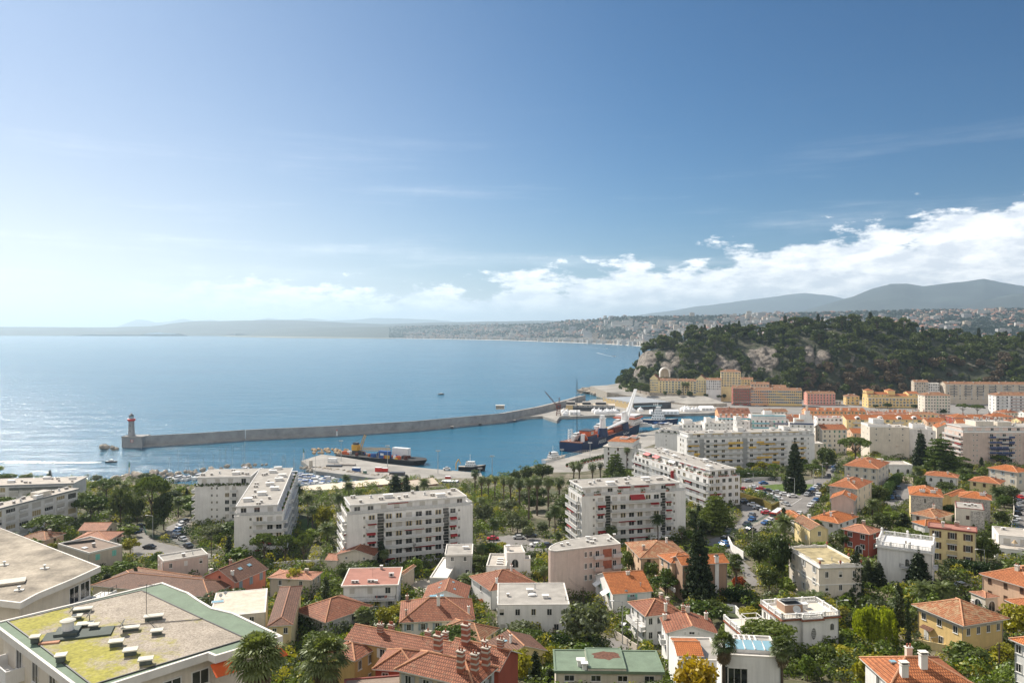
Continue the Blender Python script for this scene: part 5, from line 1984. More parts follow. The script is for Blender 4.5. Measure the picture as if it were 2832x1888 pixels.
wins(fr,'f',4,1,1.2,1.6,('closed:gy','plain','closed:gy','plain'),3.8)
chimney(fr,.7,.3,.9,.7,.6,'cream',1)
fr=house('squat beige house with double hipped orange roof below the bare tree','h',(1845,745),(2140,780),(2168,745),5.4,PALEY,T_OR,'hip',.34,.6,win=(3,1,1),rows=1,style='closed:br',w=1.1,h=1.6)
chimney(fr,.8,.5,1.0,.6,.5,'brick',1)
fr=house('cream house with orange roof and dark solar panels near the right border','h',(2015,630),(2295,675),(2345,645),8.6,PALEC,T_OB,'hip',.36,.5,win=(3,2,1),rows=2,style='shut:bl',w=.8,h=1.6)
mb=MB()
mb.box(-1.8,1.8,-1.1,1.1,.1,.2,0)
o_=fr.put('solar_panel',mb,fr.W*.62,fr.D*.5,fr.zr(fr.W*.62,fr.D*.3),.2,mats=[DKMETAL])
fr=house('stone walled house with large orange hipped roof in the middle of the right slope','h',(1315,874),(1632,900),(1722,835),9.4,PALEY,T_OB,'hip',.38,.5,win=(0,3,0),rows=2,style='closed:gy',w=.9,h=1.5)
mb=MB()
mb.box(.05,fr.W-.05,-.12,0,fr.low,fr.H-.3,0)
fr.put('stone_panel',mb,mats=[STONE])
onewin(fr,'f',.45,6.6,.9,1.9,'plain',out=.12)
chimney(fr,.38,.15,.7,1.8,.6,'white',3)
chimney(fr,.72,.15,.7,1.8,.6,'white',3)
chimney(fr,.85,.55,.8,1.0,.6,'cream',2)
f2=join(fr,'h',(1600,880),(1700,895),(1722,825),7.4,PALEY,'gy',T_OB,.4)
fr=house('stone walled house with orange hipped roof and a satellite dish, right slope','h',(1758,894),(2062,924),(2114,885),9.4,PALEY,T_OB,'hip',.38,.5,win=(0,3,0),rows=2,style='closed:gy',w=.9,h=1.5)
mb=MB()
mb.box(.05,fr.W-.05,-.12,0,fr.low,fr.H-.3,0)
fr.put('stone_panel',mb,mats=[STONE])
chimney(fr,.75,.25,.8,1.8,.6,'white',3)
chimney(fr,.85,.5,.8,.8,.6,'brick',1)
dish(fr,.82,.6,fr.zr(fr.W*.82,fr.D*.6),.5,.3)
# ------------------------------------------------------------------ apartment blocks in the middle distance
def roof_clutter(fr,n,seed,kinds=('twin','cap','pot','twin','hut','cap')):
 r=random.Random(seed)
 for i in range(n):
  k=kinds[i%len(kinds)]
  x=(i+.5+r.uniform(-.3,.3))/n
  y=r.uniform(.15,.85)
  if fr.D>fr.W:
   x,y=y,x
  vent(fr,x,y,{'twin':1.4,'cap':.8,'pot':.9,'hut':2.8}[k],{'hut':1.7}.get(k,.6),{'hut':.9,'pot':.8}.get(k,.75),k)
def terrace(fr,out,z,m_=None,sides='frlb',panel=True):
 W,D=fr.W,fr.D
 if 'f' in sides:
  railing_run(fr,.1,W-.1,.1,.1,z,1.0,m_,step=1.4,panel=panel)
 if 'r' in sides:
  railing_run(fr,W-.1,W-.1,.1,D-.1,z,1.0,m_,step=1.4,panel=panel)
 if 'l' in sides:
  railing_run(fr,.1,.1,.1,D-.1,z,1.0,m_,step=1.4,panel=panel)
PLANT=leafmat('terrace_plants',(0.04,0.07,0.02),(0.09,0.12,0.03))
def planters(fr,f,z,n,seed,inset=.5):
 """tubs of greenery along a terrace edge"""
 r=random.Random(seed)
 L,pl=fr.face(f)
 for i in range(n):
  mb=MB()
  w_=r.uniform(.5,1.3)
  mb.box(-w_,w_,-.25,.25,0,.45,0)
  for k in range(26):
   x,y,zz=r.uniform(-w_,w_),r.uniform(-.35,.35),r.uniform(.45,1.2)
   s=r.uniform(.15,.3)
   a=Vector((r.uniform(-1,1),r.uniform(-1,1),r.uniform(-1,1))).normalized()*s
   b_=a.orthogonal().normalized()*s
   c_=Vector((x,y,zz))
   mb.face([c_-a-b_,c_+a-b_,c_+a+b_,c_-a+b_],1)
  a=L*(i+.2+.6*r.random())/n
  x,y,zz,rz=pl(a,-inset,z)
  fr.put('planter',mb,x,y,zz,rz,mats=[BRICKC,PLANT])
def flats(label,v,A,B,C,H,floors,st,wall,ex=(.6,2.0,.5,.5),pent=2.9,group=None,ze=None,D=None,roofm=None,rail=None):
 """block with a set back top storey: returns main block and penthouse"""
 p=frame(v,A,B,C,H,0,ze=ze,D=D)
 start(p,'apartment_building',label,'building',group)
 m_=sub(p,-ex[0],-ex[2],p.W+ex[0]+ex[1],p.D+ex[2]+ex[3],0,H-pent)
 m_.low=p.low
 FOOTS.append([tuple(m_.w(a,b_))[:2]for a,b_ in((0,0),(m_.W,0),(m_.W,m_.D),(0,m_.D))])
 walls(m_,wall)
 mb=MB()
 mb.box(-.08,m_.W+.08,-.08,m_.D+.08,m_.H,m_.H+.16,0)
 m_.put('terrace_slab',mb,mats=[WHITE])
 pp=Fr(p.w(0,0,H-pent+.16),p.rz,p.W,p.D,pent-.16)
 pp.root=p.root
 pp.low=0
 walls(pp,wall)
 flat_roof(pp,roofm or GRAVEL,WHITE,.18,.25,over=.35)
 return m_,pp
def pent_wins(pp,f,n,seed=0,h=2.1,styles=('roll','roll','plain','half')):
 r=random.Random(seed)
 L,pl=pp.face(f)
 for i in range(n):
  onewin(pp,f,(i+.5)/n,.05,min(1.9,L/n*.55),h,r.choice(styles))
  # block with red awnings in the middle
m_,pp=flats('white seven storey flats with red awnings and a lone palm before the right half','g',(690,810),(1562,762),(1440,700),20.2,6,2.85,WHITE,(.5,2.2,.6,.4))
facade(m_,'f',[('blank',85,0),('sw',35,1),('b',82,1),('L',45,0),('B',445,6),('L',42,0),('b',68,1),('sw',28,1),('blank',92,0)],6,2.85,m_.H,WHITE,4,awn=AWNR,awnp=.75)
facade(m_,'l',[('B',90,5),('win',14,1)],6,2.85,m_.H,WHITE,5,awn=AWNR,awnp=.8)
facade(m_,'r',[('blank',20,0),('win',60,3),('blank',20,0)],6,2.85,m_.H,WHITE,6)
terrace(m_,0,m_.H+.16)
pent_wins(pp,'f',9,3)
pent_wins(pp,'l',4,4)
awning(pp,'f',.42,2.4,4.5,AWNR,.5,.2)
awning(pp,'f',.6,2.4,5.5,AWNR,.5,.2)
awning(pp,'f',.9,2.4,3.5,AWNR,.5,.2)
awning(m_,'f',.52,m_.H-.3,5.2,AWNR,1.5,1.3)
planters(m_,'l',m_.H+.16,6,1)
planters(m_,'f',m_.H+.16,4,2,.3)
roof_clutter(pp,14,1)
mb=MB()
mb.box(0,m_.W*.24,-3.0,0,-.25,0,0)
for i in range(4):
 mb.box(i*m_.W*.075,i*m_.W*.075+.4,-2.9,-2.5,-2.8,-.25,0)
m_.put('canopy',mb,m_.W*.62,0,2.6,mats=[WHITE])
# left white block with two light strips
m_,pp=flats('white flats with thin red awnings and two glazed stair strips, left of the palm garden','f',(945,968),(1985,886),(1925,820),19.2,6,2.75,WHITE,(1.2,2.2,.7,.4))
facade(m_,'f',[('blank',130,0),('sw',32,1),('b',95,1),('L',55,0),('B',525,6),('L',50,0),('b',78,1),('sw',35,1),('blank',110,0)],6,2.75,m_.H,WHITE,11,awn=AWNR,awnp=.6,styles=('plain','curt','curt','plain','roll'))
facade(m_,'l',[('B',90,4)],6,2.75,m_.H,WHITE,12,awn=AWNR,awnp=.3)
facade(m_,'r',[('blank',20,0),('win',60,3),('blank',20,0)],6,2.75,m_.H,WHITE,6)
terrace(m_,0,m_.H+.16)
pent_wins(pp,'f',9,5)
awning(pp,'f',.4,2.5,6.5,AWNR,.3,.1)
planters(m_,'l',m_.H+.16,6,3)
roof_clutter(pp,13,2)
# block with two wings
m_,pp=flats('white flats of two wings seen end on, roof huts along the nearer wing','n',(655,1399.5),(766,1394.5),(747,1296),16.5,5,2.7,WHITE,(.6,2.2,1.8,.4),ze=34.0)
facade(m_,'f',[('blank',45,0),('sw',18,1),('b',40,1),('B',60,2)],5,2.7,m_.H,WHITE,21,awn=AWNR,awnp=.4)
facade(m_,'r',[('B',30,3),('blank',10,0),('B',30,3),('win',20,2)],5,2.7,m_.H,WHITE,22)
facade(m_,'l',[('B',30,4),('blank',10,0),('win',60,8)],5,2.7,m_.H,WHITE,22)
terrace(m_,0,m_.H+.16)
pent_wins(pp,'f',3,5)
pent_wins(pp,'r',10,6)
planters(m_,'r',m_.H+.16,10,4)
roof_clutter(pp,24,3,('twin','cap','hut','cap','twin','hut'))
f2=frame('n',(547,1320),(692,1317),(655,1297),19.0,0,ze=34.2)
f2.root=pp.root
m2=sub(f2,-.6,-1.6,f2.W+.6,f2.D+2,0,16.2)
m2.low=f2.low
walls(m2,WHITE)
f3=Fr(f2.w(0,0,16.2),f2.rz,f2.W,f2.D,2.8)
f3.root,f3.low=pp.root,0
walls(f3,WHITE)
flat_roof(f3,GRAVEL,WHITE,.18,.25,over=.35)
pent_wins(f3,'f',4,2)
facade(m2,'f',[('blank',95,0),('sw',70,2),('blank',25,0),('win',50,1),('B',45,1),('blank',80,0)],5,2.75,m2.H,WHITE,23,awnp=0)
facade(m2,'l',[('B',60,3)],5,2.75,m2.H,WHITE,24)
roof_clutter(f3,7,4)
mb=MB()
rr=random.Random(2)
for k in range(240):
 c_=Vector((rr.uniform(0,m2.W),rr.uniform(-.3,.2),rr.uniform(-.5,.45)))
 a=Vector((rr.uniform(-1,1),rr.uniform(-1,1),rr.uniform(-1,1))).normalized()*.25
 b_=a.orthogonal().normalized()*.25
 mb.face([c_-a-b_,c_+a-b_,c_+a+b_,c_-a+b_],0)
m2.put('trailing_plants',mb,0,0,m2.H+.2,0,mats=[PLANT])
# long block behind with red and pink awnings
m_,pp=flats('long white flats seen from their corner with bright pink awnings on the top terrace','g',(1200,462),(1842,652),(2072,636),18.2,5,3.0,WHITE,(1.6,1.4,1.8,1.2))
facade(m_,'f',[('B',150,4),('blank',18,0),('B',190,5),('win',70,2),('B',210,4)],5,3.0,m_.H,WHITE,31,awn=AWNR,awnp=.7)
facade(m_,'r',[('B',90,2),('win',45,1),('win',45,1),('win',50,1)],5,3.0,m_.H,WHITE,32,awn=AWNR,awnp=.4,styles=('curt','plain','curt'))
facade(m_,'l',[('B',90,3)],5,3.0,m_.H,WHITE,33)
terrace(m_,0,m_.H+.16,panel=False)
pent_wins(pp,'f',13,6)
pent_wins(pp,'r',4,7,styles=('curt','plain'))
for a,m__ in((.16,AWNP),(.3,AWNP)):
 awning(pp,'f',a,2.4,4.6,m__,1.9,.8)
awning(pp,'f',.52,2.4,5,WHITE2,1.2,1.0)
for i in range(4):
 awning(pp,'f',.65+.09*i,2.5,3.2,AWNR,.4,.15)
mb=MB()
mb.box(0,.5,-1.3,0,-14,0,0)
m_.put('red_panel',mb,m_.W*.57,0,m_.H-1.5,0,mats=[AWNR])
planters(m_,'f',m_.H+.16,12,5)
planters(m_,'r',m_.H+.16,4,6)
roof_clutter(pp,24,5)
# low block with loggias at the left
def loggia_block(label,v,A,B,C,H,ze=None,nb=9,D=None):
 fr=frame(v,A,B,C,H,0,ze=ze,D=D)
 start(fr,'apartment_building',label,'building')
 walls(fr,WHITE)
 flat_roof(fr,GRAVELL,COPING,.2,.3,over=.5)
 mb=MB()
 mb.box(-.5,fr.W+.5,-.52,-.5,fr.H-.3,fr.H+.22,0)
 fr.put('fascia',mb,mats=[mat('grey_fascia',(0.22,0.24,0.26),.6)])
 for k in range(4):
  z=fr.H-3.1-2.9*k
  if z<fr.low+1:
   break
  for i in range(nb):
   a=(i+.5)/nb
   w_=fr.W/nb*.72
   onewin(fr,'f',a,z,w_,2.1,('roll','curt','half','roll','plain')[(i*3+k)%5])
   if i%3!=2:
    balcony(fr,'f',fr.W*a-w_/2,fr.W*a+w_/2,z-.1,.5,rail=WHITE)
 return fr
fr=loggia_block('white four storey flats with shaded loggias behind the pines at the left border','e',(-360,1085),(700,822),(765,770),12.5)
roof_clutter(fr,16,8)
f2=block(fr,.66,.78,.25,.85,fr.H,1.6,PALEC,rm=GRAVELL,par=.1)
wins(fr,'r',2,2,1.2,1.5,'roll',1.0)
fr=loggia_block('flat pale roofed block on the left shore behind the loggia flats','e',(-300,800),(660,770),(610,715),9.0,nb=8)
roof_clutter(fr,15,9,('cap','hut','cap','twin'))
mb=MB()
for i in range(3):
 mb.box(0,fr.W*.55,-1.6,-.1,-.9-i*.45,-.75-i*.45,0)
fr.put('sun_shade',mb,fr.W*.4,0,fr.H,mats=[GALV])
# block with yellow awnings
m_,pp=flats('long white flats with yellow awnings and grey louvred shafts facing the street triangle','m',(250,560),(1845,520),None,20.5,6,2.9,WHITE,(1.4,1.6,1.4,.6),D=12)
facade(m_,'f',[('B',150,2),('V',60,0),('B',470,5),('V',65,0),('B',490,5),('blank',65,0),('b',180,2),('sw',65,1),('blank',50,0)],6,2.9,m_.H,WHITE,41,awn=AWNY,awnp=.9)
facade(m_,'r',[('blank',30,0),('win',60,2),('blank',30,0)],6,2.9,m_.H,WHITE,42)
facade(m_,'l',[('blank',30,0),('win',60,2),('blank',30,0)],6,2.9,m_.H,WHITE,42)
terrace(m_,0,m_.H+.16)
pent_wins(pp,'f',18,8)
for i in range(6):
 awning(pp,'f',.08+.155*i,2.6,6.5,AWNY,.5,.15)
roof_clutter(pp,22,10)
f2=block(pp,.42,.47,.3,.8,pp.H,2.2,WHITE,par=.1)
f2=block(pp,.8,.85,.3,.8,pp.H,2.2,WHITE,par=.1)
# villa block with an orange hipped crown near the ship
fr=house('white block with recessed top floor and red orange roof between the ship and the flats','k',(1000,1138),(1462,1165),(1712,1082),13.5,WHITE,roof='flatover',rm=GRAVELL,over=.6,par=.12,win=(3,3,0),rows=4,style=('plain','closed:br','plain'),w=1.1,h=1.9)
f2=block(fr,.1,.97,.12,.92,fr.H,3.0,WHITE,'hip',T_OB,None,.25)
wins(f2,'f',3,1,1.6,1.9,'plain',.8)
wins(f2,'r',4,1,1.4,1.8,'plain',.8)
block(f2,.42,.72,.2,.6,f2.H,1.9,WHITE,rm=REDR,par=.1)
block(f2,.7,.95,.65,1.0,f2.H,1.9,WHITE,rm=REDR,par=.1)
railing_run(fr,0,fr.W,-.4,-.4,fr.H+.1,.9)
# terraced white blocks towards the port
m_,pp=flats('white block with a planted roof terrace and banded side windows by the cargo quay','k',(1905,860),(2205,880),None,19.0,6,2.8,WHITE,(2.4,.4,2.4,.5),D=13)
facade(m_,'f',[('blank',45,0),('sw',30,1),('blank',45,0)],6,2.8,m_.H,WHITE,51)
facade(m_,'r',[('win',30,2),('blank',40,0)],6,2.8,m_.H,WHITE,52)
terrace(m_,0,m_.H+.16)
planters(m_,'f',m_.H+.16,6,9)
pent_wins(pp,'f',3,3,styles=('plain',))
block(pp,.55,.95,.3,.9,pp.H,2.4,WHITE,par=.15)
roof_clutter(pp,4,4)
def tower(label,v,A,B,H,ze,D,wall,rows,n,style='plain',roof='flat',tile=None,rm=None,side=2,w=1.2,h=1.5,name='apartment_building',st=3.0,pitch=.4,par=.3):
 fr=frame(v,A,B,None,H,0,ze=ze,D=D)
 start(fr,name,label,'building')
 fr.low=-2.0 if fr.loc.z>3 else fr.low
 fr.low=min(fr.low,T(fr.loc.x,fr.loc.y)-fr.loc.z-1)
 ax=roof[1]if roof in('gx','gy')else None
 walls(fr,wall,ax,pitch*(fr.D if ax=='x' else fr.W)/2 if ax else 0)
 if roof=='hip':
  hip_roof(fr,tile or T_OR,pitch,.5)
 elif ax:
  gable_roof(fr,tile or T_OR,ax,pitch,.4)
 else:
  flat_roof(fr,rm or GRAVELL,COPING,par)
 if n:
  wins(fr,'f',n,rows,w,h,style,st=st)
 if side:
  wins(fr,'r' if fr.loc.x<0 or True else 'l',side,rows,w,h,style,st=st)
  wins(fr,'l',side,rows,w,h,style,st=st)
 return fr
fr=tower('low white terraced block with pale blue eaves behind the cargo quay block','m',(180,440),(500,440),12,23,14,WHITE2,2,6,'plain',st=3.2)
roof_clutter(fr,5,1)
block(fr,.1,.45,.3,.9,fr.H,2.6,WHITE2,par=.2)
fr=tower('white block with grey stair heads between the pale blue and the turquoise blocks','m',(470,425),(740,425),14,25,12,WHITE2,3,5,('plain','roll'),st=3.2)
block(fr,.1,.35,.2,.8,fr.H,3.4,WHITE2,par=.2)
roof_clutter(fr,4,2)
fr=tower('white block with tall chimney stacks and a blue cornice in the port quarter','m',(640,355),(1060,360),14,27,14,WHITE2,3,8,('plain','half'),rm=REDR,st=3.2)
for i,x in enumerate((.1,.28,.45,.62,.8)):
 vent(fr,x,.2+.1*(i%3),1.2,1.2,2.6,'cap')
mb=MB()
mb.box(-.3,fr.W+.3,-.5,0,fr.H-.7,fr.H-.1,0)
fr.put('cornice',mb,mats=[TEAL])
fr=tower('white tower block hidden behind the stacks with a stair head','m',(880,400),(1050,400),15,27,9,WHITE,3,3,('roll','plain'),st=3.2)
block(fr,.0,.4,.2,.9,fr.H,3.0,WHITE,par=.2)
fr=tower('jumble of orange tiled roofs at the harbour end of the white blocks','m',(650,300),(1060,305),10,21.5,22,ORANGEW,1,6,'plain','gx',T_RD,pitch=.35)
for x,y in((.15,.2),(.3,.3),(.5,.2),(.62,.4),(.75,.25),(.9,.35),(.4,.5)):
 chimney(fr,x,y,1.0,1.2,.8,'brick',2)
fr=tower('turquoise and white stepped flats with blue balcony bands','m',(1070,375),(1560,380),18,26,12,WHITE2,3,9,('closed:te','plain','plain'),st=3.2)
for k in range(3):
 balcony(fr,'f',.2,fr.W*.48,fr.H-3.1-3.2*k,1.2,rail=TEAL)
 balcony(fr,'f',fr.W*.6,fr.W-.2,fr.H-3.1-3.2*k,1.2,rail=TEAL if k else AWNB)
mb=MB()
for i in range(10):
 mb.box(0,fr.W*.1,-.3,-.02,-1-i*.9,-.6-i*.9,0)
fr.put('stair_screen',mb,fr.W*.49,0,fr.H,mats=[GREYS])
f2=block(fr,.02,.96,.25,.95,fr.H,3.0,WHITE2,par=.2)
wins(f2,'f',7,1,1.3,1.8,('closed:te','plain','closed:bl'),.7)
awning(f2,'f',.5,2.9,f2.W*.95,TEAL,1.0,.15)
f3=block(f2,.4,.62,.3,.8,f2.H,2.8,WHITE2,par=.15)
awning(f2,'f',.62,.2,6,AWNB,1.4,.4)
fr=tower('white stepped flats with a dark blue parapet line right of the turquoise flats','m',(1570,430),(1885,440),16,27,11,WHITE2,2,4,'half',st=3.2)
mb=MB()
mb.box(0,fr.W,-.2,0,fr.H-.2,fr.H+.7,0)
fr.put('blue_parapet',mb,mats=[AWNB])
f2=block(fr,.2,1.0,.2,.95,fr.H,3.0,WHITE2,par=.2)
wins(f2,'f',4,1,1.4,1.9,('plain','closed:bl'),.7)
awning(f2,'f',.3,2.8,5,BROWNW,1.2,.5)
f3=block(f2,.3,.95,.25,.95,f2.H,2.9,WHITE2,rm=REDR,par=.2)
wins(f3,'f',3,1,1.4,1.9,('half','closed:br'),.7)
block(f3,.45,.85,.3,.9,f3.H,2.4,WHITE2,rm=REDR,par=.2)
fr=tower('white block with a regular grid of dark windows, right of the stepped flats','m',(1930,352),(2262,358),19,28,12,WHITE2,5,6,('plain','plain','half','closed:br'),rm=REDR,st=3.3,w=1.5,h=1.5)
roof_clutter(fr,6,3)
fr=tower('small cream gabled building wedged before the grid windowed block','m',(1925,480),(2012,500),10,20,9,PALEC,2,1,'plain','gy',T_OL,side=0,w=.7,h=.8)
fr=tower('long ochre building under one long orange roof with fat chimneys','m',(1790,262),(2560,268),15,25.5,13,ORANGEW,2,16,('shut:gr','closed:gr','shut:gr'),'gx',T_OB,st=3.4,w=.9,h=1.7,pitch=.3)
for i,x in enumerate((.02,.2,.33,.47,.6,.74,.9)):
 chimney(fr,x,.15,1.5 if i else 3.0,1.6,1.0,'cream',3)
fr=tower('ochre building with orange mansard roof and white arched dormers','o',(45,375),(1030,372),16,25,13,PALEY,3,12,('plain','roll','shut:gr'),'gx',T_OB,st=3.2,pitch=.42)
for x in(.15,.45,.7,.9):
 mb=MB()
 mb.box(-1.6,1.6,-.2,3,-.4,1.3,0)
 mb.lathe([(1.6,0),(1.3,.7),(.05,.95)],10,0,(0,.9,1.3))
 mb.box(-1.1,1.1,-.25,-.2,0,1.1,1)
 fr.put('dormer',mb,fr.W*x,.2,fr.H+.2,mats=[WHITE2,GLASS])
for k in range(3):
 balcony(fr,'f',fr.W*.08,fr.W*.22,fr.H-2.8-3.2*k,1.1)
 balcony(fr,'f',fr.W*.6,fr.W*.75,fr.H-2.8-3.2*k,1.1)
for i in range(6):
 chimney(fr,.08+.16*i,.6,1.1,.9,.7,'white',2)
fr=tower('row of pale houses with salmon roofs and many white chimney stacks','o',(320,300),(880,320),12,22.5,12,WHITE,1,9,('plain','shut:gy'),'gx',T_PK,st=3.2,pitch=.28)
for i in range(9):
 chimney(fr,.05+.11*i,.35+.1*(i%3),1.5,1.2,.8,'white',0)
fr=tower('pale yellow block with an attic of green windows under mottled tiles','o',(870,350),(1295,365),14,22,13,PALEY,2,7,('closed:gr','plain'),rm=GRAVELL,st=3.3)
f2=block(fr,.04,.9,.2,.95,fr.H,2.8,PALEY,'hip',T_LC,None,.25)
wins(f2,'f',7,1,1.5,1.5,('closed:gr','plain','half'),.6)
for i in range(5):
 chimney(f2,.1+.2*i,.6,1.8,1.2,.9,'cream',3)
fr=tower('beige grey block with broken roofline behind the pair of palms','o',(345,475),(860,480),17,30,15,PALEC,3,3,'plain',st=3.6,w=1.0,h=.9)
f2=block(fr,.0,.55,.2,1.0,fr.H,1.4,WHITE,rm=GRAVEL,par=.15)
f3=block(fr,.2,.48,.5,1.0,fr.H+1.2,3.0,WHITE,par=.15)
roof_clutter(fr,8,5)
fr=tower('grey white block stepping down right of the palms with a roof terrace','o',(862,500),(1100,505),16,28.5,12,WHITE,3,1,'plain',st=3.4,w=1.4,h=1.0)
railing_run(fr,0,fr.W,.2,.2,fr.H+.2,1.0,GALV)
f2=block(fr,.3,1.0,.4,1.0,fr.H,2.6,WHITE2,par=.2)
roof_clutter(f2,3,3)
fr=tower('white house with roof huts between the stepping block and the cream gable','o',(1100,530),(1205,530),14,25,12,WHITE2,2,1,'plain',st=3.2)
block(fr,.1,.8,.2,.9,fr.H,2.4,WHITE2,par=.2)
fr=tower('cream blank gable end with two tiny windows under an orange roof','o',(1218,480),(1478,490),16,26,16,PALEC,0,0,'plain','gy',T_OB,pitch=.45)
for z in(8.5,12):
 onewin(fr,'f',.5,z,.5,.5,'plain')
for i in range(4):
 chimney(fr,.3+.12*i,.4+.15*i,1.0,1.0,.7,'cream',3)
fr=tower('red walled house with orange hipped roof behind the big cream flats','o',(1450,350),(1660,352),14,25,14,REDW,3,4,'plain','hip',T_OB,pitch=.35)
chimney(fr,.8,.5,1.5,1.4,.8,'brick',3)
fr=tower('orange roofed house just in front of the red walled one','o',(1485,430),(1760,440),13,26.5,12,PEACH,2,4,'plain','gx',T_OB,pitch=.45)
chimney(fr,.4,.3,1.0,1.0,.8,'white',0)
chimney(fr,.75,.25,1.6,.8,.7,'white',0)
fr=tower('row of reddish roofs seen between cream flats and red house','o',(1660,362),(1830,362),10,23,12,PEACH,1,3,'plain','gx',T_OB,pitch=.4)
fr=tower('orange roof rising behind the right end of the cream flats','o',(2250,470),(2520,500),14,29,16,PEACH,2,3,'plain','gy',T_OB,pitch=.5)
fr=house('villa fragment with rusty tile roof under the cedar and palms','o',(690,725),(852,725),None,8.0,BEIGE,T_RD,'hip',.4,win=(2,1,0),rows=2,style='plain',D=9)
# large cream flats at the right
m_,pp=flats('big cream flats with navy awnings on wide balconies, upper right','o',(1540,470),(2560,470),None,22.5,6,2.95,PINKB,(1.2,1.2,3.4,.6),D=15)
facade(m_,'f',[('blank',120,0),('sw',95,2),('blank',130,0),('B',345,4),('sw',110,2),('blank',30,0),('B',300,3)],6,2.95,m_.H,PINKB,61,slab=PINKB,awn=AWNB,awnp=1.0)
facade(m_,'l',[('B',60,3)],6,2.95,m_.H,PINKB,62,slab=PINKB)
terrace(m_,0,m_.H+.16)
pent_wins(pp,'f',9,2)
f2=block(pp,.22,.45,.2,.9,pp.H,2.6,PALEC,par=.2)
f3=block(pp,.5,.68,.2,.9,pp.H,2.4,PALEC,par=.2)
for i in range(26):
 r=random.Random(i)
 x,y=.25+.5*r.random(),.2+.7*r.random()
 zz=pp.H+(2.65 if(.22<x<.45)else 2.45 if .5<x<.68 else .05)
 k=('pot','pipe','cap','pot')[i%4]
 vent(pp,x,y,.7,.6,1.2+r.random(),k,zz=zz)
for i in range(5):
 antenna(pp,.25+.11*i,.6,3.4)
fr=tower('small cream lodge beside the right end of the yellow awning flats','m',(1895,690),(2010,690),9,20,9,PALEC,2,1,'plain',side=1)
# the closely built quarter between the flats and the quay row
rr=random.Random(44)
n=0
for i in range(900):
 y=rr.uniform(520,735)
 x=y*rr.uniform(.27,.72)
 W_,D_,H_=rr.uniform(12,24),rr.uniform(11,14),rr.choice((10,13,13,16)if y<620 else(8,10,12))
 cs=[(x+a,y+b_)for a in(-2,W_/2,W_+2)for b_ in(-2,D_/2,D_+2)]
 if any(inpoly(a,b_,F_)for F_ in FOOTS for a,b_ in cs)or not all(inpoly(a,b_,COAST)for a,b_ in cs):
  continue
 fr=Fr((x,y,T(x,y)),rr.uniform(-.12,.12),W_,D_,H_)
 k=rr.randrange(5)
 wl,ti=((PALEY,T_OR),(PEACH,T_OB),(WHITE,T_LC),(PALEC,T_OR),(ORANGEW,T_RD))[k]
 settle(fr)
 start(fr,'town_house',('pale yellow','peach','white','cream','orange')[k]+' town house in the crowded tiled quarter before the quay row','building',('pale yellow','peach','white','cream','orange')[k]+' town houses before the quay row')
 ax=rr.choice(('gx','gx','hip'))
 walls(fr,wl,'x' if ax=='gx' else None,.36*D_/2)
 gable_roof(fr,ti,'x',.36,.5)if ax=='gx' else hip_roof(fr,ti,.36,.5)
 wins(fr,'f',int(W_/3),int(H_/3.2),1.1,1.7,('plain','shut:bl','closed:gr','plain'),.6,3.1)
 wins(fr,'l',3,int(H_/3.2),1.1,1.7,('plain','closed:gr'),.6,3.1)
 for q in range(rr.randrange(2,5)):
  chimney(fr,rr.uniform(.1,.9),rr.choice((.3,.7)),1.1,1.3,.8,rr.choice(('cream','white','brick')),rr.choice((0,2,3)))
 n+=1
 if n>=60:
  break
print('TOWNHOUSES',n)
# ------------------------------------------------------------------ harbour
QUAYM=mat('quay_paving',(0.32,0.305,0.28),0.9,0.25,0.06,1.5)
WALLC=mat('breakwater_concrete',(0.30,0.305,0.31),0.9,0.22,0.12,2.0)
NAVY=mat('navy_hull',(0.009,0.026,0.085),0.45,0.15,0.2)
HULLW=mat('white_gelcoat',(0.78,0.78,0.77),0.35,0.05)
SHIPO=mat('signal_orange',(0.56,0.12,0.04),0.5,0.1)
RUST=mat('rust_red',(0.15,0.045,0.035),0.8,0.25)
CRY=mat('crane_yellow',(0.62,0.36,0.05),0.6,0.15)
BLACKR=mat('black_rubber',(0.02,0.02,0.022),0.8)
TENT=mat('white_canvas',(0.80,0.80,0.80),0.7,0.04)
REDP=mat('red_paint',(0.55,0.04,0.03),0.5,0.1)
BLUEP=mat('blue_paint',(0.03,0.10,0.30),0.5,0.1)
TAN=mat('tan_cladding',(0.50,0.38,0.20),0.8,0.12)
SLATE=mat('dark_cladding',(0.055,0.06,0.07),0.5,0.15)
ROCKM=mat('rubble_rock',(0.40,0.35,0.29),0.95,0.3,0.5,3.0,0.5)
ROCKT=mat('tan_rock',(0.50,0.37,0.24),0.95,0.25,0.5,3.0,0.5)
FOAM=mat('wake_foam',(0.90,0.92,0.93),0.7,0.1,0.3)
def pad(name,v,pts,z,m_,z0=-3.0):
 mb=MB()
 q=[PZ(v if len(p_)==2 else p_[2],p_[0],p_[1],z)for p_ in pts]
 mb.prism([(p_.x,p_.y)for p_ in q],z0,z,0)
 FOOTS.append([(p_.x,p_.y)for p_ in q])
 return struct(mb.obj(name,m_))
def local(o,p_):
 return Vector(p_)-Vector(o.location)
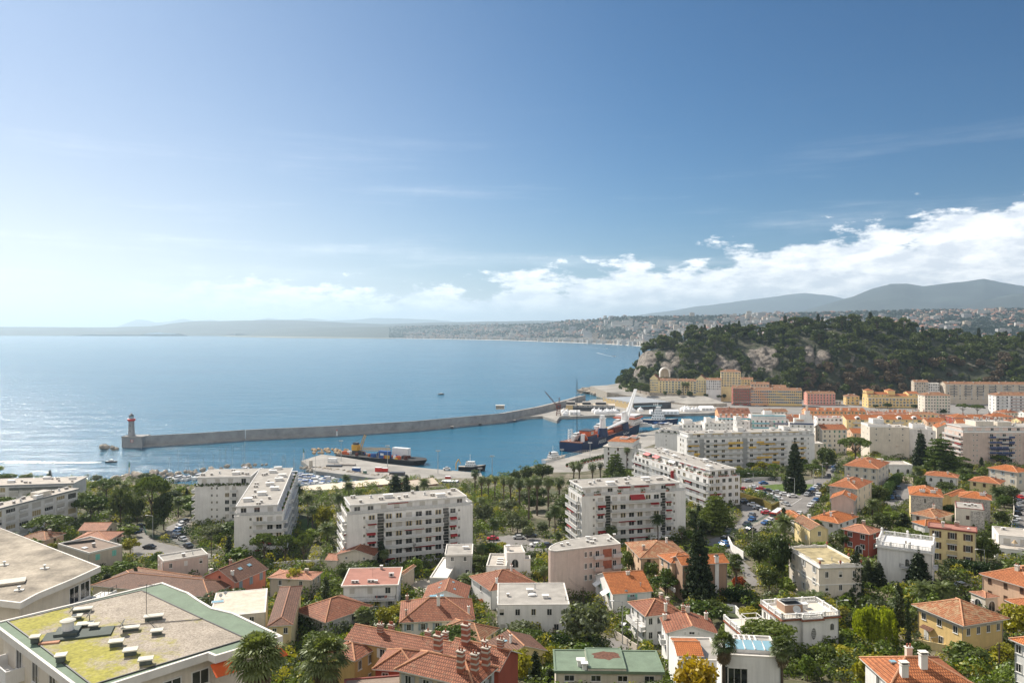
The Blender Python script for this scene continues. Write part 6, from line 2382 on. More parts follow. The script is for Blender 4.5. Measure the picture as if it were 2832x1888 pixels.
 # breakwater -------------------------------------------------------
BW=[PZ('n',*q,0)for q in((393,1237),(560,1227),(680,1218),(931,1205.6),(1148,1192),(1399,1168),(1500,1148),(1575,1128),(1625,1112))]
BT=[7.8,7.8,7.8,7.8,8.0,8.2,8.2,8.2,8.2]
root=thing('breakwater','long grey concrete breakwater wall closing the harbour from the lighthouse to the shore','wall',BW[0])
mb,m2=MB(),MB()
for(a,ha),(b_,hb)in zip(zip(BW,BT),zip(BW[1:],BT[1:])):
 a,b_=local(root,a),local(root,b_)
 d=(b_-a).normalized()
 n=Vector((-d.y,d.x,0))
 for k_,(o0,o1,z0,z1a,z1b)in enumerate(((2.5,10,-2,ha,hb),(2.5,3.6,ha,ha+.9,hb+.9))):
  t=[a+n*o0,b_+n*o0,b_+n*o1,a+n*o1]
  lo=[Vector((q.x,q.y,z0))for q in t]
  hi=[Vector((q.x,q.y,z))for q,z in zip(t,(z1a,z1b,z1b,z1a))]
  for i in range(4):
   j=(i+1)%4
   mb.face([lo[i],lo[j],hi[j],hi[i]],0)
  mb.face(hi,1)
 t=[a,b_,b_+n*2.5,a+n*2.5]
 lo=[Vector((q.x,q.y,-2))for q in t]
 hi=[Vector((q.x,q.y,1.3))for q in t]
 m2.face([lo[0],lo[1],hi[1],hi[0]],0)
 m2.face(hi,1)
 m2.face([lo[3],lo[0],hi[0],hi[3]],0)
mb.obj('wall',[WALLC,CONC],root)
m2.obj('ledge',[WALLC,CONC],root)
for i,(u,v)in enumerate(((1250,1185),(1328,1176),(1422,1167))):
 q=PZ('n',u,v,0)
 mb=MB()
 mb.box(-1.3,1.3,-1.3,1.3,-2,1.9,0)
 mb.box(-1.5,1.5,-1.5,1.5,1.9,2.3,1)
 tag(mb.obj('mooring_dolphin',[SLATE,CONC],None,q),'small concrete mooring dolphin in front of the breakwater','dolphin','mooring dolphins along the breakwater')
q=PZ('n',1383,1131,8.3)
mb=MB()
mb.box(-4.5,4.5,-2.5,2.5,0,4,0)
mb.box(-4.8,4.8,-2.8,2.8,4,4.4,1)
for i in range(4):
 mb.box(-3.8+i*2.1,-2.6+i*2.1,-2.55,-2.5,1,3.2,2)
tag(mb.obj('blockhouse',[BEIGE,COPING,SLATE],None,q),'small beige blockhouse standing on top of the breakwater','hut')
q=PZ('n',931,1205,1.3)
mb=MB()
mb.tube((0,0,0),(0,0,4.2),.5,.4,10,0)
mb.tube((0,0,4.2),(0,0,5.4),.45,.3,10,1)
tag(mb.obj('harbour_beacon',[WHITE,REDP],None,q+Vector((0,1.2,0))),'red and white beacon on the breakwater ledge','beacon')
q=PZ('n',365,1238,0)
root=thing('lighthouse','grey stone lighthouse with red gallery on the end of the breakwater','lighthouse',q)
mb=MB()
mb.prism([(-8,0),(8,0),(8,14),(-8,14)],-2,8.6,0)
mb.box(-8.3,8.3,-.3,.0,7.9,8.9,1)
mb.box(-8.3,-8.0,0,14,7.9,8.9,1)
mb.obj('base',[WALLC,CONC],root)
mb=MB()
mb.lathe([(3.1,8.6),(2.9,9.6),(2.5,10.2),(2.2,19.5),(2.4,20.2)],8,0,(-3.4,6,0))
mb.box(-3.7,-3.1,3.6,3.9,12,13.4,1)
mb.box(-3.7,-3.1,3.7,4.0,16,17.4,1)
mb.obj('tower',[WALLC,SLATE],root)
mb=MB()
mb.lathe([(2.4,20.2),(3.0,20.6),(3.0,21.9),(2.7,22.0)],12,0,(-3.4,6,0))
mb.obj('gallery',[REDP],root)
mb=MB()
mb.lathe([(1.7,21.9),(1.7,24.2)],10,0,(-3.4,6,0))
for i in range(8):
 t=i*math.pi/4
 mb.tube((-3.4+1.75*math.cos(t),6+1.75*math.sin(t),21.9),(-3.4+1.75*math.cos(t),6+1.75*math.sin(t),24.2),.1,.1,4,1)
mb.obj('lantern',[SKYGL,WHITE],root)
mb=MB()
mb.lathe([(2.1,24.2),(1.6,25),(.5,25.7),(.3,26.3),(.05,26.6)],12,0,(-3.4,6,0))
mb.obj('lantern_roof',[SLATE],root)
mb=MB()
for i in range(20):
 t0,t1=i*math.pi/10,(i+1)*math.pi/10
 mb.tube((math.cos(t0)*.95,-.08,5.4+math.sin(t0)*.95),(math.cos(t1)*.95,-.08,5.4+math.sin(t1)*.95),.16,.16,4,0,cap=False)
mb.tube((0,-.02,5.4),(0,-.06,5.4),.9,.9,16,1)
mb.box(-.5,.5,-.1,-.06,5.25,5.55,2)
mb.obj('round_sign',[REDP,WHITE,SLATE],root)
# rocks ------------------------------------------------------------
def rock_mesh(seed,m_):
 r=random.Random(seed)
 me=bpy.data.meshes.new('rock')
 import bmesh
 bm=bmesh.new()
 bmesh.ops.create_icosphere(bm,subdivisions=2,radius=1.0)
 for v_ in bm.verts:
  k=1+.35*noise.noise(v_.co*1.1+Vector((seed*3.1,0,0)))
  v_.co=Vector((round(v_.co.x*k*2.2)/2.2,v_.co.y*k*.8,v_.co.z*k*.7))*.6+v_.co*k*.4
 bm.to_mesh(me)
 bm.free()
 me.materials.append(m_)
 return me
RMESH=[rock_mesh(i,ROCKM)for i in range(6)]+[rock_mesh(i,ROCKT)for i in range(6,10)]
def rocks(v,line,n,wid,z0,z1,size,label,group,tan_=False,seed=0):
 r=random.Random(seed)
 P3=[PZ(v,x,y,0)for x,y in line]
 seg=[(b_-a).length for a,b_ in zip(P3,P3[1:])]
 for i in range(n):
  t=r.random()*sum(seg)
  k=0
  while k<len(seg)-1 and t>seg[k]:
   t-=seg[k]
   k+=1
  d=(P3[k+1]-P3[k]).normalized()
  w_=r.uniform(0,1)
  p_=P3[k]+d*t+Vector((-d.y,d.x,0))*(w_*wid)
  s=size*r.uniform(.6,1.3)
  o=link('rock',RMESH[r.randrange(6,10)if tan_ else r.randrange(6)],None,(p_.x,p_.y,z0+(z1-z0)*math.sin(w_*math.pi*.7)+r.uniform(-.2,.2)),r.uniform(0,6))
  o.scale=(s*r.uniform(.8,1.3),s,s)
  tag(o,label,'rock',group)
rocks('e',[(1010,735),(1150,780),(1330,735),(1480,728)],46,14,.2,2.4,1.9,'grey boulder of the rock mole with the green beacon on the left shore','boulders of the left rock mole',seed=1)
rocks('e',[(1500,735),(1780,695),(2100,650),(2400,640)],42,6,.2,2.0,1.5,'dark boulder along the marina mole behind the masts','boulders of the marina mole',seed=2)
rocks('l',[(15,500),(270,505),(560,545),(860,590),(1240,625)],130,7,.2,2.3,1.15,'pale boulder in the bank along the near side of the pier','boulders along the pier',seed=3)
rocks('l',[(170,305),(330,300),(640,312)],34,9,2.8,4.6,1.25,'tan boulder heaped at the tip of the pier','tan boulders heaped on the pier',True,seed=4)
rocks('e',[(880,462),(960,482),(1090,462)],14,8,.1,2.4,1.9,'big grey block tumbled in the sea beyond the lighthouse','blocks at the breakwater head',seed=5)
rocks('k',[(690,305),(860,325),(1000,320),(1160,300)],30,10,.5,3,2.0,'rock at the foot of the headland below the hill','rocks at the headland foot',seed=6)
for key,(x,y0),h,lb in((('e'),(1168,690),7.5,'green topped white beacon on the left rock mole'),(('l'),(92,310),6.5,'dark green beacon on a pole at the pier tip')):
 q=PZ(key,x,y0,2.5)
 mb=MB()
 mb.tube((0,0,-1),(0,0,h*.6),.55,.45,8,0)
 mb.tube((0,0,h*.6),(0,0,h),.6,.25,8,1)
 tag(mb.obj('harbour_beacon',[WHITE,GREENS],None,q),lb,'beacon')
q=PZ('l',185,440,1.5)
mb=MB()
mb.lathe([(1.5,0),(1.2,4.5),(1.0,5.0),(.1,5.2)],8,0)
tag(mb.obj('stone_marker',[STONEB],None,q),'squat pale stone marker on the boulder bank','marker')
# pier and quays -----------------------------------------------------
pad('pier','l',[(60,345),(330,262),(620,300),(1100,378),(1720,445),(2400,505),(2500,740),(1300,605),(800,545),(250,478)],2.5,QUAYM)
pad('quay','n',[(1500,1283),(1602,1255),(1690,1232),(1770,1198),(1960,1158),(2080,1140),(2100,1180),(1930,1262),(1760,1305),(1640,1345),(1500,1330)],3.4,QUAYM)
pad('far_quay','n',[(1437,1152),(1500,1150),(1540,1163),(1548,1152),(1640,1149),(1760,1145),(1960,1142),(2010,1136),(2100,1122),(2500,1118),(3000,1130),(3000,1105),(1900,1098),(1640,1104),(1560,1122)],2.6,QUAYM)
pad('boulevard','n',[(2000,1137),(2300,1150),(2850,1180),(3100,1180),(3000,1108),(2000,1110)],3.35,mat('boulevard_asphalt',(0.24,0.23,0.22),0.9,0.14,0.1,2.0))
mb=MB()
pts=[('k',780,160,12),('k',1060,145,13),('k',1260,110,15),('k',1300,180,14),('n',1797,1084,12.7),('n',1950,1095,11),('n',2010,1115,7),('n',1900,1117,4),('n',1790,1101,6),('k',1240,290,8),('k',1050,260,10),('k',860,190,11)]
q=[PZ(a,b_,c_,z)for a,b_,c_,z in pts]
cq=sum(q,Vector())/len(q)
for a,b_ in zip(q,q[1:]+q[:1]):
 mb.face([a,cq,b_][::-1],0)
 mb.face([b_,a,Vector((a.x,a.y,-2)),Vector((b_.x,b_.y,-2))],1)
struct(mb.obj('corniche_road',[QUAYM,ROCKM]))
# headland rock
r_=random.Random(4)
me=bpy.data.meshes.new('headland_rock')
import bmesh
bm=bmesh.new()
bmesh.ops.create_icosphere(bm,subdivisions=5,radius=1.0)
for v_ in bm.verts:
 k=1+.5*noise.fractal(v_.co*2.0,1,2,5)
 v_.co=Vector((v_.co.x*26*k,v_.co.y*15*k,v_.co.z*11*(1+.4*(k-1))if v_.co.z<.7 else 7.7))
bm.to_mesh(me)
bm.free()
me.materials.append(ROCKM)
q=PZ('k',900,290,0)
struct(link('headland_rock',me,None,(q.x+2,q.y+14,1)))
# port sheds -----------------------------------------------------------
fr=house('long low brick building with pale ribbed roof between palms and marina','l',(0,760),(1240,640),None,5.2,BRICKC,roof='flatover',rm=mat('ribbed_roof',(0.66,0.56,0.44),0.8,0.08,0.2,2.0),over=.4,par=.06,ze=7.5,D=15,name='shed',cat='building',win=(0,0,0))
fr.low=-6.0
wins(fr,'f',10,1,2.6,1.3,'roll',.9)
wins(fr,'f',10,1,1.6,1.6,'plain',3.3)
fr=house('shorter brick shed with pale gabled roof behind the paired cypresses','l',(1470,690),(1850,640),None,4.6,BRICKC,MATS['ribbed_roof'],roof='gx',pitch=.35,over=.4,ze=6.8,D=13,name='shed',cat='building',win=(0,0,0))
wins(fr,'f',3,1,1.8,1.3,'roll',1.2)
fr.low=-6
PROPS=[('container','blue','l',770,490,5,2.4,2.4,BLUEP,'blue container by the pier fence'),('container','green','l',885,515,2,1.6,1.8,GREENS,'green skip by the pier fence'),('container','red','l',1060,490,4,2.4,2.6,REDP,'red container stack near the pier bank'),('container','red','l',1140,490,4,2.4,2.2,REDP,'red and white container beside the taller red one'),('site_hut','white','l',460,370,6,2.5,2.6,HULLW,'white site hut near the tan boulders'),('container','blue','l',1985,690,9,5,3.2,BLUEP,'blue workshop with white roof right of the brick shed'),('site_hut','red','l',1965,610,3,2.4,2.6,REDP,'small red kiosk on the pier behind the blue workshop'),('timber_stack','grey','l',1300,540,9,4,1.8,SLATE,'dark stack of beams on the pier'),('timber_stack','grey','l',620,410,14,3,.9,CONC,'pale pontoon slabs stacked on the pier'),('timber_stack','brown','l',480,425,10,3,.8,SLATE,'dark pontoon slabs beside the pale ones')]
for nm,_,v,x,y,w_,d_,h_,mm,lb in PROPS:
 q=PZ(v,x,y,2.5)
 mb=MB()
 mb.box(-w_/2,w_/2,0,d_,0,h_,0,1)
 n_=max(3,int(w_/.5))
 for i in range(n_):
  mb.box(-w_/2+w_*(i+.3)/n_,-w_/2+w_*(i+.7)/n_,-.07,0,.1,h_-.1,0)
 mb.box(-w_/2-.06,w_/2+.06,-.09,d_+.06,h_+.0,h_+.1,1)
 tag(mb.obj(nm,[mm,HULLW if nm!='timber_stack' else mm],None,q,-.12),lb,'container' if nm=='container' else 'hut' if 'hut' in nm else 'stack')
 # terminal halls
fr=house('large ferry hall with wide pale grey roof, tan side and dark glazed front','k',(985,345),(1475,440),(2090,418),7.2,TAN,roof='flat',rm=mat('zinc_roof',(0.36,0.38,0.40),0.5,0.1,0.05,1.0),cm=SLATE,par=.15,ze=9.8,name='ferry_hall',cat='building',win=(8,0,0),rows=1,w=2.2,h=1.2)
mb=MB()
mb.box(0,.3,.2,fr.D-.2,0,7.0,0)
mb.box(.3,.4,1,fr.D*.75,3.2,4.2,1)
fr.put('glazed_front',mb,fr.W,0,0,mats=[SLATE,SKYGL])
mb=MB()
for i,h_ in enumerate((1.0,.7)):
 for k in range(3):
  mb.box(.4,.48,fr.D*.52+k*2.2,fr.D*.52+k*2.2+1.5,5.9-i*1.2-h_/2,5.9-i*1.2+h_/4,0)
fr.put('sign_letters',mb,fr.W,0,0,mats=[HULLW])
fr=house('dark and tan terminal with roof terraces between the rust crane and the ferry hall','k',(385,470),(1180,480),None,6.0,SLATE,roof='flat',rm=BEIGE,par=.3,ze=8.5,D=24,name='terminal',cat='building',win=(10,0,0),rows=1,w=2.6,h=1.2)
mb=MB()
mb.box(-.1,fr.W*.14,-.12,0,0,5.8,0)
mb.box(-.15,0,0,fr.D,0,5.8,0)
fr.put('timber_cladding',mb,mats=[TAN])
for x0,x1 in((.0,.17),(.33,.5),(.6,.82)):
 block(fr,x0,x1,.3,.75,fr.H,2.8,SLATE,rm=CONC,par=.1)
 # tents ------------------------------------------------------------------
def tent_mesh():
 mb=MB()
 s=2.6
 mb.box(-s,s,-s,s,0,2.5,0,skip='td')
 prof_=[(1.0,2.5),(.55,3.3),(.22,4.2),(.04,5.4)]
 for(a,z0),(b_,z1)in zip(prof_,prof_[1:]):
  a,b_=a*s*1.05,b_*s*1.05
  P_=[(-1,-1),(1,-1),(1,1),(-1,1)]
  for i in range(4):
   j=(i+1)%4
   mb.face([(P_[i][0]*a,P_[i][1]*a,z0),(P_[j][0]*a,P_[j][1]*a,z0),(P_[j][0]*b_,P_[j][1]*b_,z1),(P_[i][0]*b_,P_[i][1]*b_,z1)],0)
 return mb.mesh('pagoda_tent',[TENT])
TM=tent_mesh()
for v,lst,lb,grp in(('k',[(372,640),(345,600),(405,605)],'white pagoda tent beside the rust red crane','tents by the crane'),('k',[(845,585),(885,612),(920,590),(963,612),(1015,612),(1050,590),(1083,605),(1125,600),(1165,590),(1200,600),(1420,570),(1465,575)],'white pagoda tent in the row before the terminals','tents before the terminals'),('k',[(1595,572)],'lone white pagoda tent before the dark ferry hall',None),('m',[(180,262),(218,270),(268,270),(315,270),(360,265),(245,252),(210,250)],'white pagoda tent in the row at the far end of the basin','tents at the basin end')):
 for x,y in lst:
  o=link('tent',TM,None,PZ(v,x,y,2.6),.1)
  tag(o,lb,'tent',grp)
for v,x0,x1,y,D_,lb in(('k',445,618,632,8,'white marquee next to the crane tents'),('k',1760,2225,622,9,'long white marquee stretched along the far quay'),('m',425,592,262,16,'white domed marquee at the end of the basin')):
 a,b_=PZ(v,x0,y,2.6),PZ(v,x1,y,2.6)
 W_=(b_-a).length
 mb=MB()
 pr=[(0,0),(0,3.0),(D_*.25,4.4),(D_*.5,4.9),(D_*.75,4.4),(D_,3.0),(D_,0)]
 for(y0,z0),(y1,z1)in zip(pr,pr[1:]):
  mb.face([(0,y0,z0),(W_,y0,z0),(W_,y1,z1),(0,y1,z1)],0)
 for x in(0,W_):
  mb.face([(x,yy,zz)for yy,zz in(pr if x else pr[::-1])],0)
 for i in range(int(W_/4)):
  mb.box(1+i*4,3.6+i*4,-.06,0,.5,2.6,1)
 tag(mb.obj('marquee',[TENT,RAIL],None,a,math.atan2(b_.y-a.y,b_.x-a.x)),lb,'tent')
def lattice(mb,p,q,w0,w1,n,r=.12,m=0):
 p,q=Vector(p),Vector(q)
 d=(q-p).normalized()
 a=d.orthogonal().normalized()
 b_=d.cross(a)
 prev=None
 for i in range(n+1):
  c_=p+(q-p)*i/n
  w_=(w0+(w1-w0)*i/n)/2
  cs=[c_+a*w_*sx+b_*w_*sy for sx,sy in((1,1),(1,-1),(-1,-1),(-1,1))]
  if prev:
   for k in range(4):
    mb.tube(prev[k],cs[k],r,r,4,m,cap=False)
    mb.tube(prev[k],cs[(k+1)%4],r*.7,r*.7,4,m,cap=False)
  prev=cs
  # old quay crane
root=thing('quay_crane','old rust red lattice crane with raised jib at the root of the breakwater','crane',PZ('k',262,640,2.6))
root.scale=(.52,.52,.52)
mb=MB()
for x in(-4,4):
 for y in(-4,4):
  mb.tube((x,y,0),(x*.7,y*.7,14),.5,.5,5)
for z in(5,9.5,14):
 k=4*(1-.3*z/14)
 for a,b_ in(((-k,-k),(k,-k)),((k,-k),(k,k)),((k,k),(-k,k)),((-k,k),(-k,-k))):
  mb.tube((*a,z),(*b_,z),.3,.3,4)
  mb.tube((*a,z),(b_[0],b_[1],z-4.5),.22,.22,4)
mb.obj('portal',RUST,root)
mb=MB()
mb.box(-4.5,4.5,-3,3,14,21.5,0)
mb.box(-2,2,-3.2,-3,16,20,1)
mb.box(-5,5,-3.4,3.4,21.5,22,0)
lattice(mb,(1,0,22),(2,0,36),3.6,1.2,5,.22)
mb.obj('machine_house',[RUST,SLATE],root)
mb=MB()
lattice(mb,(-4,0,21),(-27,0,48),2.6,.9,9,.22)
mb.tube((2,0,36),(-13,0,32),.12,.12,4)
mb.tube((-27,0,48),(2,0,36),.08,.08,4)
mb.obj('jib',RUST,root)
# ships ------------------------------------------------------------------
def hull(mb,L,Bm,H,m=0,md=1,bow=.25,n=14,sheer=.15,stern=.85,z0=-1.0,flare=.8):
 """lofted hull, stern at x=0, bow at x=L"""
 R=[]
 for i in range(n+1):
  t=i/n
  w_=Bm/2*(stern+(1-stern)*min(1,t*4))if t<1-bow else Bm/2*max(0.02,1-((t-1+bow)/bow)**2.0)
  h=H*(1+sheer*max(0,t-.5)*2)
  wl=w_*(flare if t<.95 else flare*.6)
  x=L*t
  xl=x-(L*.05*max(0,(t-.7)/.3))
  R.append([(xl,-wl,z0),(x,-w_,h),(x,w_,h),(xl,wl,z0)])
 for a,b_ in zip(R,R[1:]):
  mb.face([a[0],b_[0],b_[1],a[1]],m)
  mb.face([a[1],b_[1],b_[2],a[2]],md)
  mb.face([a[2],b_[2],b_[3],a[3]],m)
 mb.face([R[0][0],R[0][1],R[0][2],R[0][3]],m)
 mb.face(R[-1][::-1],m)
a,b_=PZ('n',1578,1249,0),PD('n',1772,1190,715)
ang=math.atan2(b_.y-a.y,b_.x-a.x)
root=thing('cargo_ship','dark blue heavy lift cargo ship with white crane towers moored at the quay','ship',(a.x,a.y,0),ang)
root.scale=(1,1,.68)
mb=MB()
hull(mb,150,20,10,0,1,.2,sheer=.25,stern=.95,flare=.95)
mb.box(2,52,-9.6,-9.2,10,11.2,0)
mb.box(0,3,-9,9,10,11.0,1)
mb.obj('hull',[NAVY,mat('oxide_deck',(0.24,0.11,0.075),0.8,0.2)],root)
def letters(txt,size,m_,parent,loc,rot,name='lettering'):
 cu=bpy.data.curves.new(name,'FONT')
 cu.body=txt
 cu.size=size
 cu.extrude=.04
 o=bpy.data.objects.new(name,cu)
 dg=bpy.context.evaluated_depsgraph_get()
 COL.objects.link(o)
 me=bpy.data.meshes.new_from_object(o,depsgraph=bpy.context.evaluated_depsgraph_get())
 bpy.data.objects.remove(o)
 me.materials.clear()
 me.materials.append(m_)
 o=link(name,me,parent,loc)
 o.rotation_euler=rot
 return o
letters('ARSUS',5.6,HULLW,root,(30,-10.15,4.0),(rad(90),0,0))
letters('SeaCour',4.2,HULLW,root,(84,-10.15,4.6),(rad(90),0,0))
mb=MB()
mb.box(14,30,-9,2,10,15,0)
mb.box(16,28,-8.4,0,15,20.5,1)
mb.box(15.6,28.4,-8.6,.4,20.5,21.2,2)
mb.box(19.5,23.5,-8.55,-8.4,16.4,19.4,3)
for s in((20.2,18.1),(21.9,18.1),(21.0,19.0),(21.0,17.2)):
 mb.box(s[0]-.5,s[0]+.5,-8.6,-8.55,s[1]-.5,s[1]+.5,2)
mb.obj('funnel_house',[NAVY,SHIPO,SLATE,HULLW],root)
mb=MB()
mb.tube((9,-6.5,18.5),(15,-6.5,11.5),1.7,1.7,8,0)
mb.box(7.5,8,-8,-5,10,19,1)
mb.box(15,15.5,-8,-5,10,14,1)
mb.tube((8,-8,19),(15,-8,12),.25,.25,4,1)
mb.obj('lifeboat',[SHIPO,HULLW],root)
mb=MB()
lattice(mb,(6,3,10),(6,3,24),3,2.4,5,.2)
mb.obj('stern_mast',HULLW,root)
for nm,x,top_ in(('crane_tower',44,30),('crane_tower',92,31)):
 mb=MB()
 mb.tube((x,-8,10),(x,-8,20),4.6,3.4,10,0)
 mb.tube((x,-8,20),(x,-8,top_),2.7,2.3,10,1)
 mb.box(x-4,x+4,-9.4,-6.6,top_,top_+1.6,1)
 mb.box(x-1,x+5,-9.4,-6.6,26,28,1)if x>50 else mb.box(x-3,x+1,-9.4,-6.6,top_+1.6,top_+5,1)
 mb.obj(nm,[NAVY,HULLW],root)
for pp_,qq in(((92,-9,20),(118,-9,58)),((90,-9,21),(50,-9,18))):
 mb=MB()
 for dy in(-1.3,1.3):
  mb.tube(Vector(pp_)+Vector((0,dy,0)),Vector(qq)+Vector((0,dy*.5,0)),1.3,.7,6)
 for i in range(9):
  c_=Vector(pp_)+(Vector(qq)-Vector(pp_))*i/8
  mb.tube(c_+Vector((0,-1.3,0)),c_+Vector((0,1.3,0)),.4,.4,4)
 mb.obj('crane_boom',HULLW,root)
mb=MB()
mb.box(112,136,-9,9,11,15.5,0)
mb.box(114,134,-8,8,15.5,19.5,0)
mb.box(112,134,-10,10,19.5,21,1)
mb.box(115,132,-9,9,21,24,0)
mb.box(115,132,-9.08,-9.0,21.8,23.2,2)
mb.tube((120,0,24),(120,0,34),.5,.3,6,0)
for k in range(2):
 for i in range(6):
  mb.box(116+i*3,117.4+i*3,-8.1-(1-k),-8.0-(1-k),12.5+4.2*k,14+4.2*k,2)
mb.obj('bridge',[HULLW,SHIPO,SLATE],root)
for i,(x0,x1,y0,y1,h_,mm)in enumerate(((54,84,-7,7,3,SHIPO),(60,76,-4,4,5.5,CRY),(100,112,-6,6,4,ROCKT),(32,40,-6,6,3,SHIPO),(70,90,-8,-4,6,RUST))):
 mb=MB()
 mb.box(x0,x1,y0,y1,9.9,10+h_,0)
 for k in range(int((x1-x0)/2)):
  mb.box(x0+k*2,x0+k*2+1,y0-.1,y0,10.2,9.8+h_,0)
 mb.obj('deck_cargo',[mm],root)
for nm,L_,x,y,z,lb in(('yacht',20,6,1,8.8,'white yacht carried on the deck of the blue cargo ship, tall dark mast'),('yacht',19,56,3,10.5,'white motor yacht on the cargo ship between its crane towers'),('yacht',17,96,2,10,'white motor yacht on the cargo ship beside its bridge')):
 r2=thing(nm,lb,'yacht',(a.x+x*math.cos(ang)-y*math.sin(ang),a.y+x*math.sin(ang)+y*math.cos(ang),z),ang)
 mb=MB()
 hull(mb,L_,4.6,2.4,0,0,.5,z0=-1.5,flare=.35)
 mb.obj('hull',HULLW,r2)
 mb=MB()
 mb.box(L_*.2,L_*.62,-1.6,1.6,2.4,3.9,0)
 mb.box(L_*.19,L_*.63,-1.65,1.65,2.9,3.4,1)
 mb.obj('cabin',[HULLW,SLATE],r2)
 mb=MB()
 for k in(3,L_-6):
  mb.box(k,k+.4,-1.8,1.8,7.0-z,-.6,0)
 mb.obj('cradle',RUST,r2)
 if z<9:
  mb=MB()
  mb.tube((8,0,2.4),(8,0,45),.28,.16,6,0)
  for k in(16,26):
   mb.tube((8,-2.2,k),(8,2.2,k),.1,.1,4,0)
  mb.tube((8,0,45),(-1,0,3),.05,.05,3,0)
  mb.tube((8,0,45),(19,0,3),.05,.05,3,0)
  mb.obj('mast',BLACKR,r2)
def white_ship(label,v,x,y,rz,L,sc,tiers,hullm=NAVY):
 q=PZ(v,x,y,0)
 r2=thing('ship',label,'ship',q,rz)
 mb=MB()
 hull(mb,L,L*.24,sc*2.2,0,1,.4,sheer=.5)
 mb.obj('hull',[hullm,CONC],r2)
 z=sc*2.2
 for i in range(tiers):
  mb=MB()
  x0,x1=L*(.25+.03*i),L*(.62-.03*i)
  w_=L*.1*(1-.1*i)
  mb.box(x0,x1,-w_,w_,z,z+sc*1.3,0)
  n_=5
  for k in range(n_):
   xx=x0+(x1-x0)*(k+.3)/n_
   mb.box(xx,xx+(x1-x0)/n_*.45,-w_-.05,-w_,z+sc*.5,z+sc*.95,1)
  for k in range(3):
   yy=-w_+2*w_*(k+.3)/3
   mb.box(x0-.05,x0,yy,yy+2*w_*.13,z+sc*.5,z+sc*.95,1)
   mb.box(x1,x1+.05,yy,yy+2*w_*.13,z+sc*.5,z+sc*.95,1)
  mb.obj('deckhouse',[HULLW,SLATE],r2)
  z+=sc*1.3
 mb=MB()
 mb.tube((L*.42,0,z),(L*.42,0,z+sc*4),sc*.12,sc*.06,6,0)
 for k in(1.4,2.4,3.2):
  mb.tube((L*.42,-sc*.9,z+sc*k),(L*.42,sc*.9,z+sc*k),sc*.07,sc*.07,4,0)
 mb.obj('mast',HULLW,r2)
 mb=MB()
 mb.tube((L*.3,0,sc*2),(L*.3,0,z+sc*.3),sc*.45,sc*.4,8,0)
 mb.obj('funnel',SLATE,r2)
 return r2
white_ship('white supply ship with tall bridge and dark blue hull beyond the cargo ship','k',1640,770,-.35,34,1.95,5)
white_ship('small white pilot vessel moored left of the cargo ship stern','k',20,1420,.75,22,1.15,3,HULLW)
white_ship('white and orange workboat with a knuckle crane at the pier end','l',2110,470,-.1,18,1.25,2,BLACKR)
mb=MB()
mb.tube((0,0,0),(0,0,3.5),.4,.3,6)
mb.tube((0,0,3.5),(1.6,0,6.4),.35,.3,6)
mb.tube((1.6,0,6.4),(3,0,3.4),.3,.25,6)
tag(mb.obj('knuckle_crane',CRY,None,PZ('l',2075,455,2.5)),'yellow knuckle crane folded on the workboat','crane')
q=PZ('l',600,300,0)
q2=PZ('l',1700,400,0)
ang2=math.atan2(q2.y-q.y,q2.x-q.x)
root=thing('crane_barge','cluttered dark work barge with a yellow crawler crane alongside the pier','barge',q,ang2)
LB=(q2-q).length
mb=MB()
hull(mb,LB,16,3.0,0,0,.12,stern=1.0,flare=.95)
mb.obj('hull',BLACKR,root)
rr=random.Random(9)
for i in range(34):
 w_,d_,h_=rr.uniform(1,4),rr.uniform(1,3),rr.uniform(.8,2.6)
 x,y=rr.uniform(1,LB*.8),rr.uniform(-7,5)
 mb=MB()
 mb.box(0,w_,0,d_,2.9,3+h_,0)
 mb.box(w_*.2,w_*.8,d_*.2,d_*.8,3+h_,3.3+h_,0)
 mb.obj('deck_gear',[rr.choice((BLUEP,BLUEP,SLATE,SHIPO,CRY,RUST,HULLW))],root,(x,y,0))
mb=MB()
mb.box(LB*.58,LB*.76,2,6,3,9.5,0)
for i in range(10):
 mb.box(LB*.58+i*LB*.018,LB*.58+i*LB*.018+.25,1.9,2,3.2,9.3,0)
mb.obj('white_container',HULLW,root)
mb=MB()
mb.box(LB*.5,LB*.62,-6,-3,3,8,0)
mb.box(LB*.52,LB*.56,-6.1,-6,5,6.4,1)
mb.box(LB*.57,LB*.63,-6.2,-6.0,3,5.4,2)
mb.obj('wheelhouse',[BLUEP,HULLW,CRY],root)
mb=MB()
mb.box(LB*.11,LB*.18,0,4,5.5,9.5,0)
mb.box(LB*.1,LB*.2,-.5,4.5,3,5.2,1)
mb.box(LB*.12,LB*.17,.6,3.4,9.5,11,1)
lattice(mb,(LB*.19,2,6),(LB*.26,2,17),1.6,1.2,6,.13,0)
lattice(mb,(LB*.2,2,6.5),(LB*.56,2,8),1.8,1.6,12,.13,0)
mb.tube((LB*.13,2,11),(LB*.25,2,16.5),.08,.08,4,1)
mb.tube((LB*.26,2,17),(LB*.56,2,9),.06,.06,4,1)
mb.obj('crawler_crane',[CRY,SLATE],root)
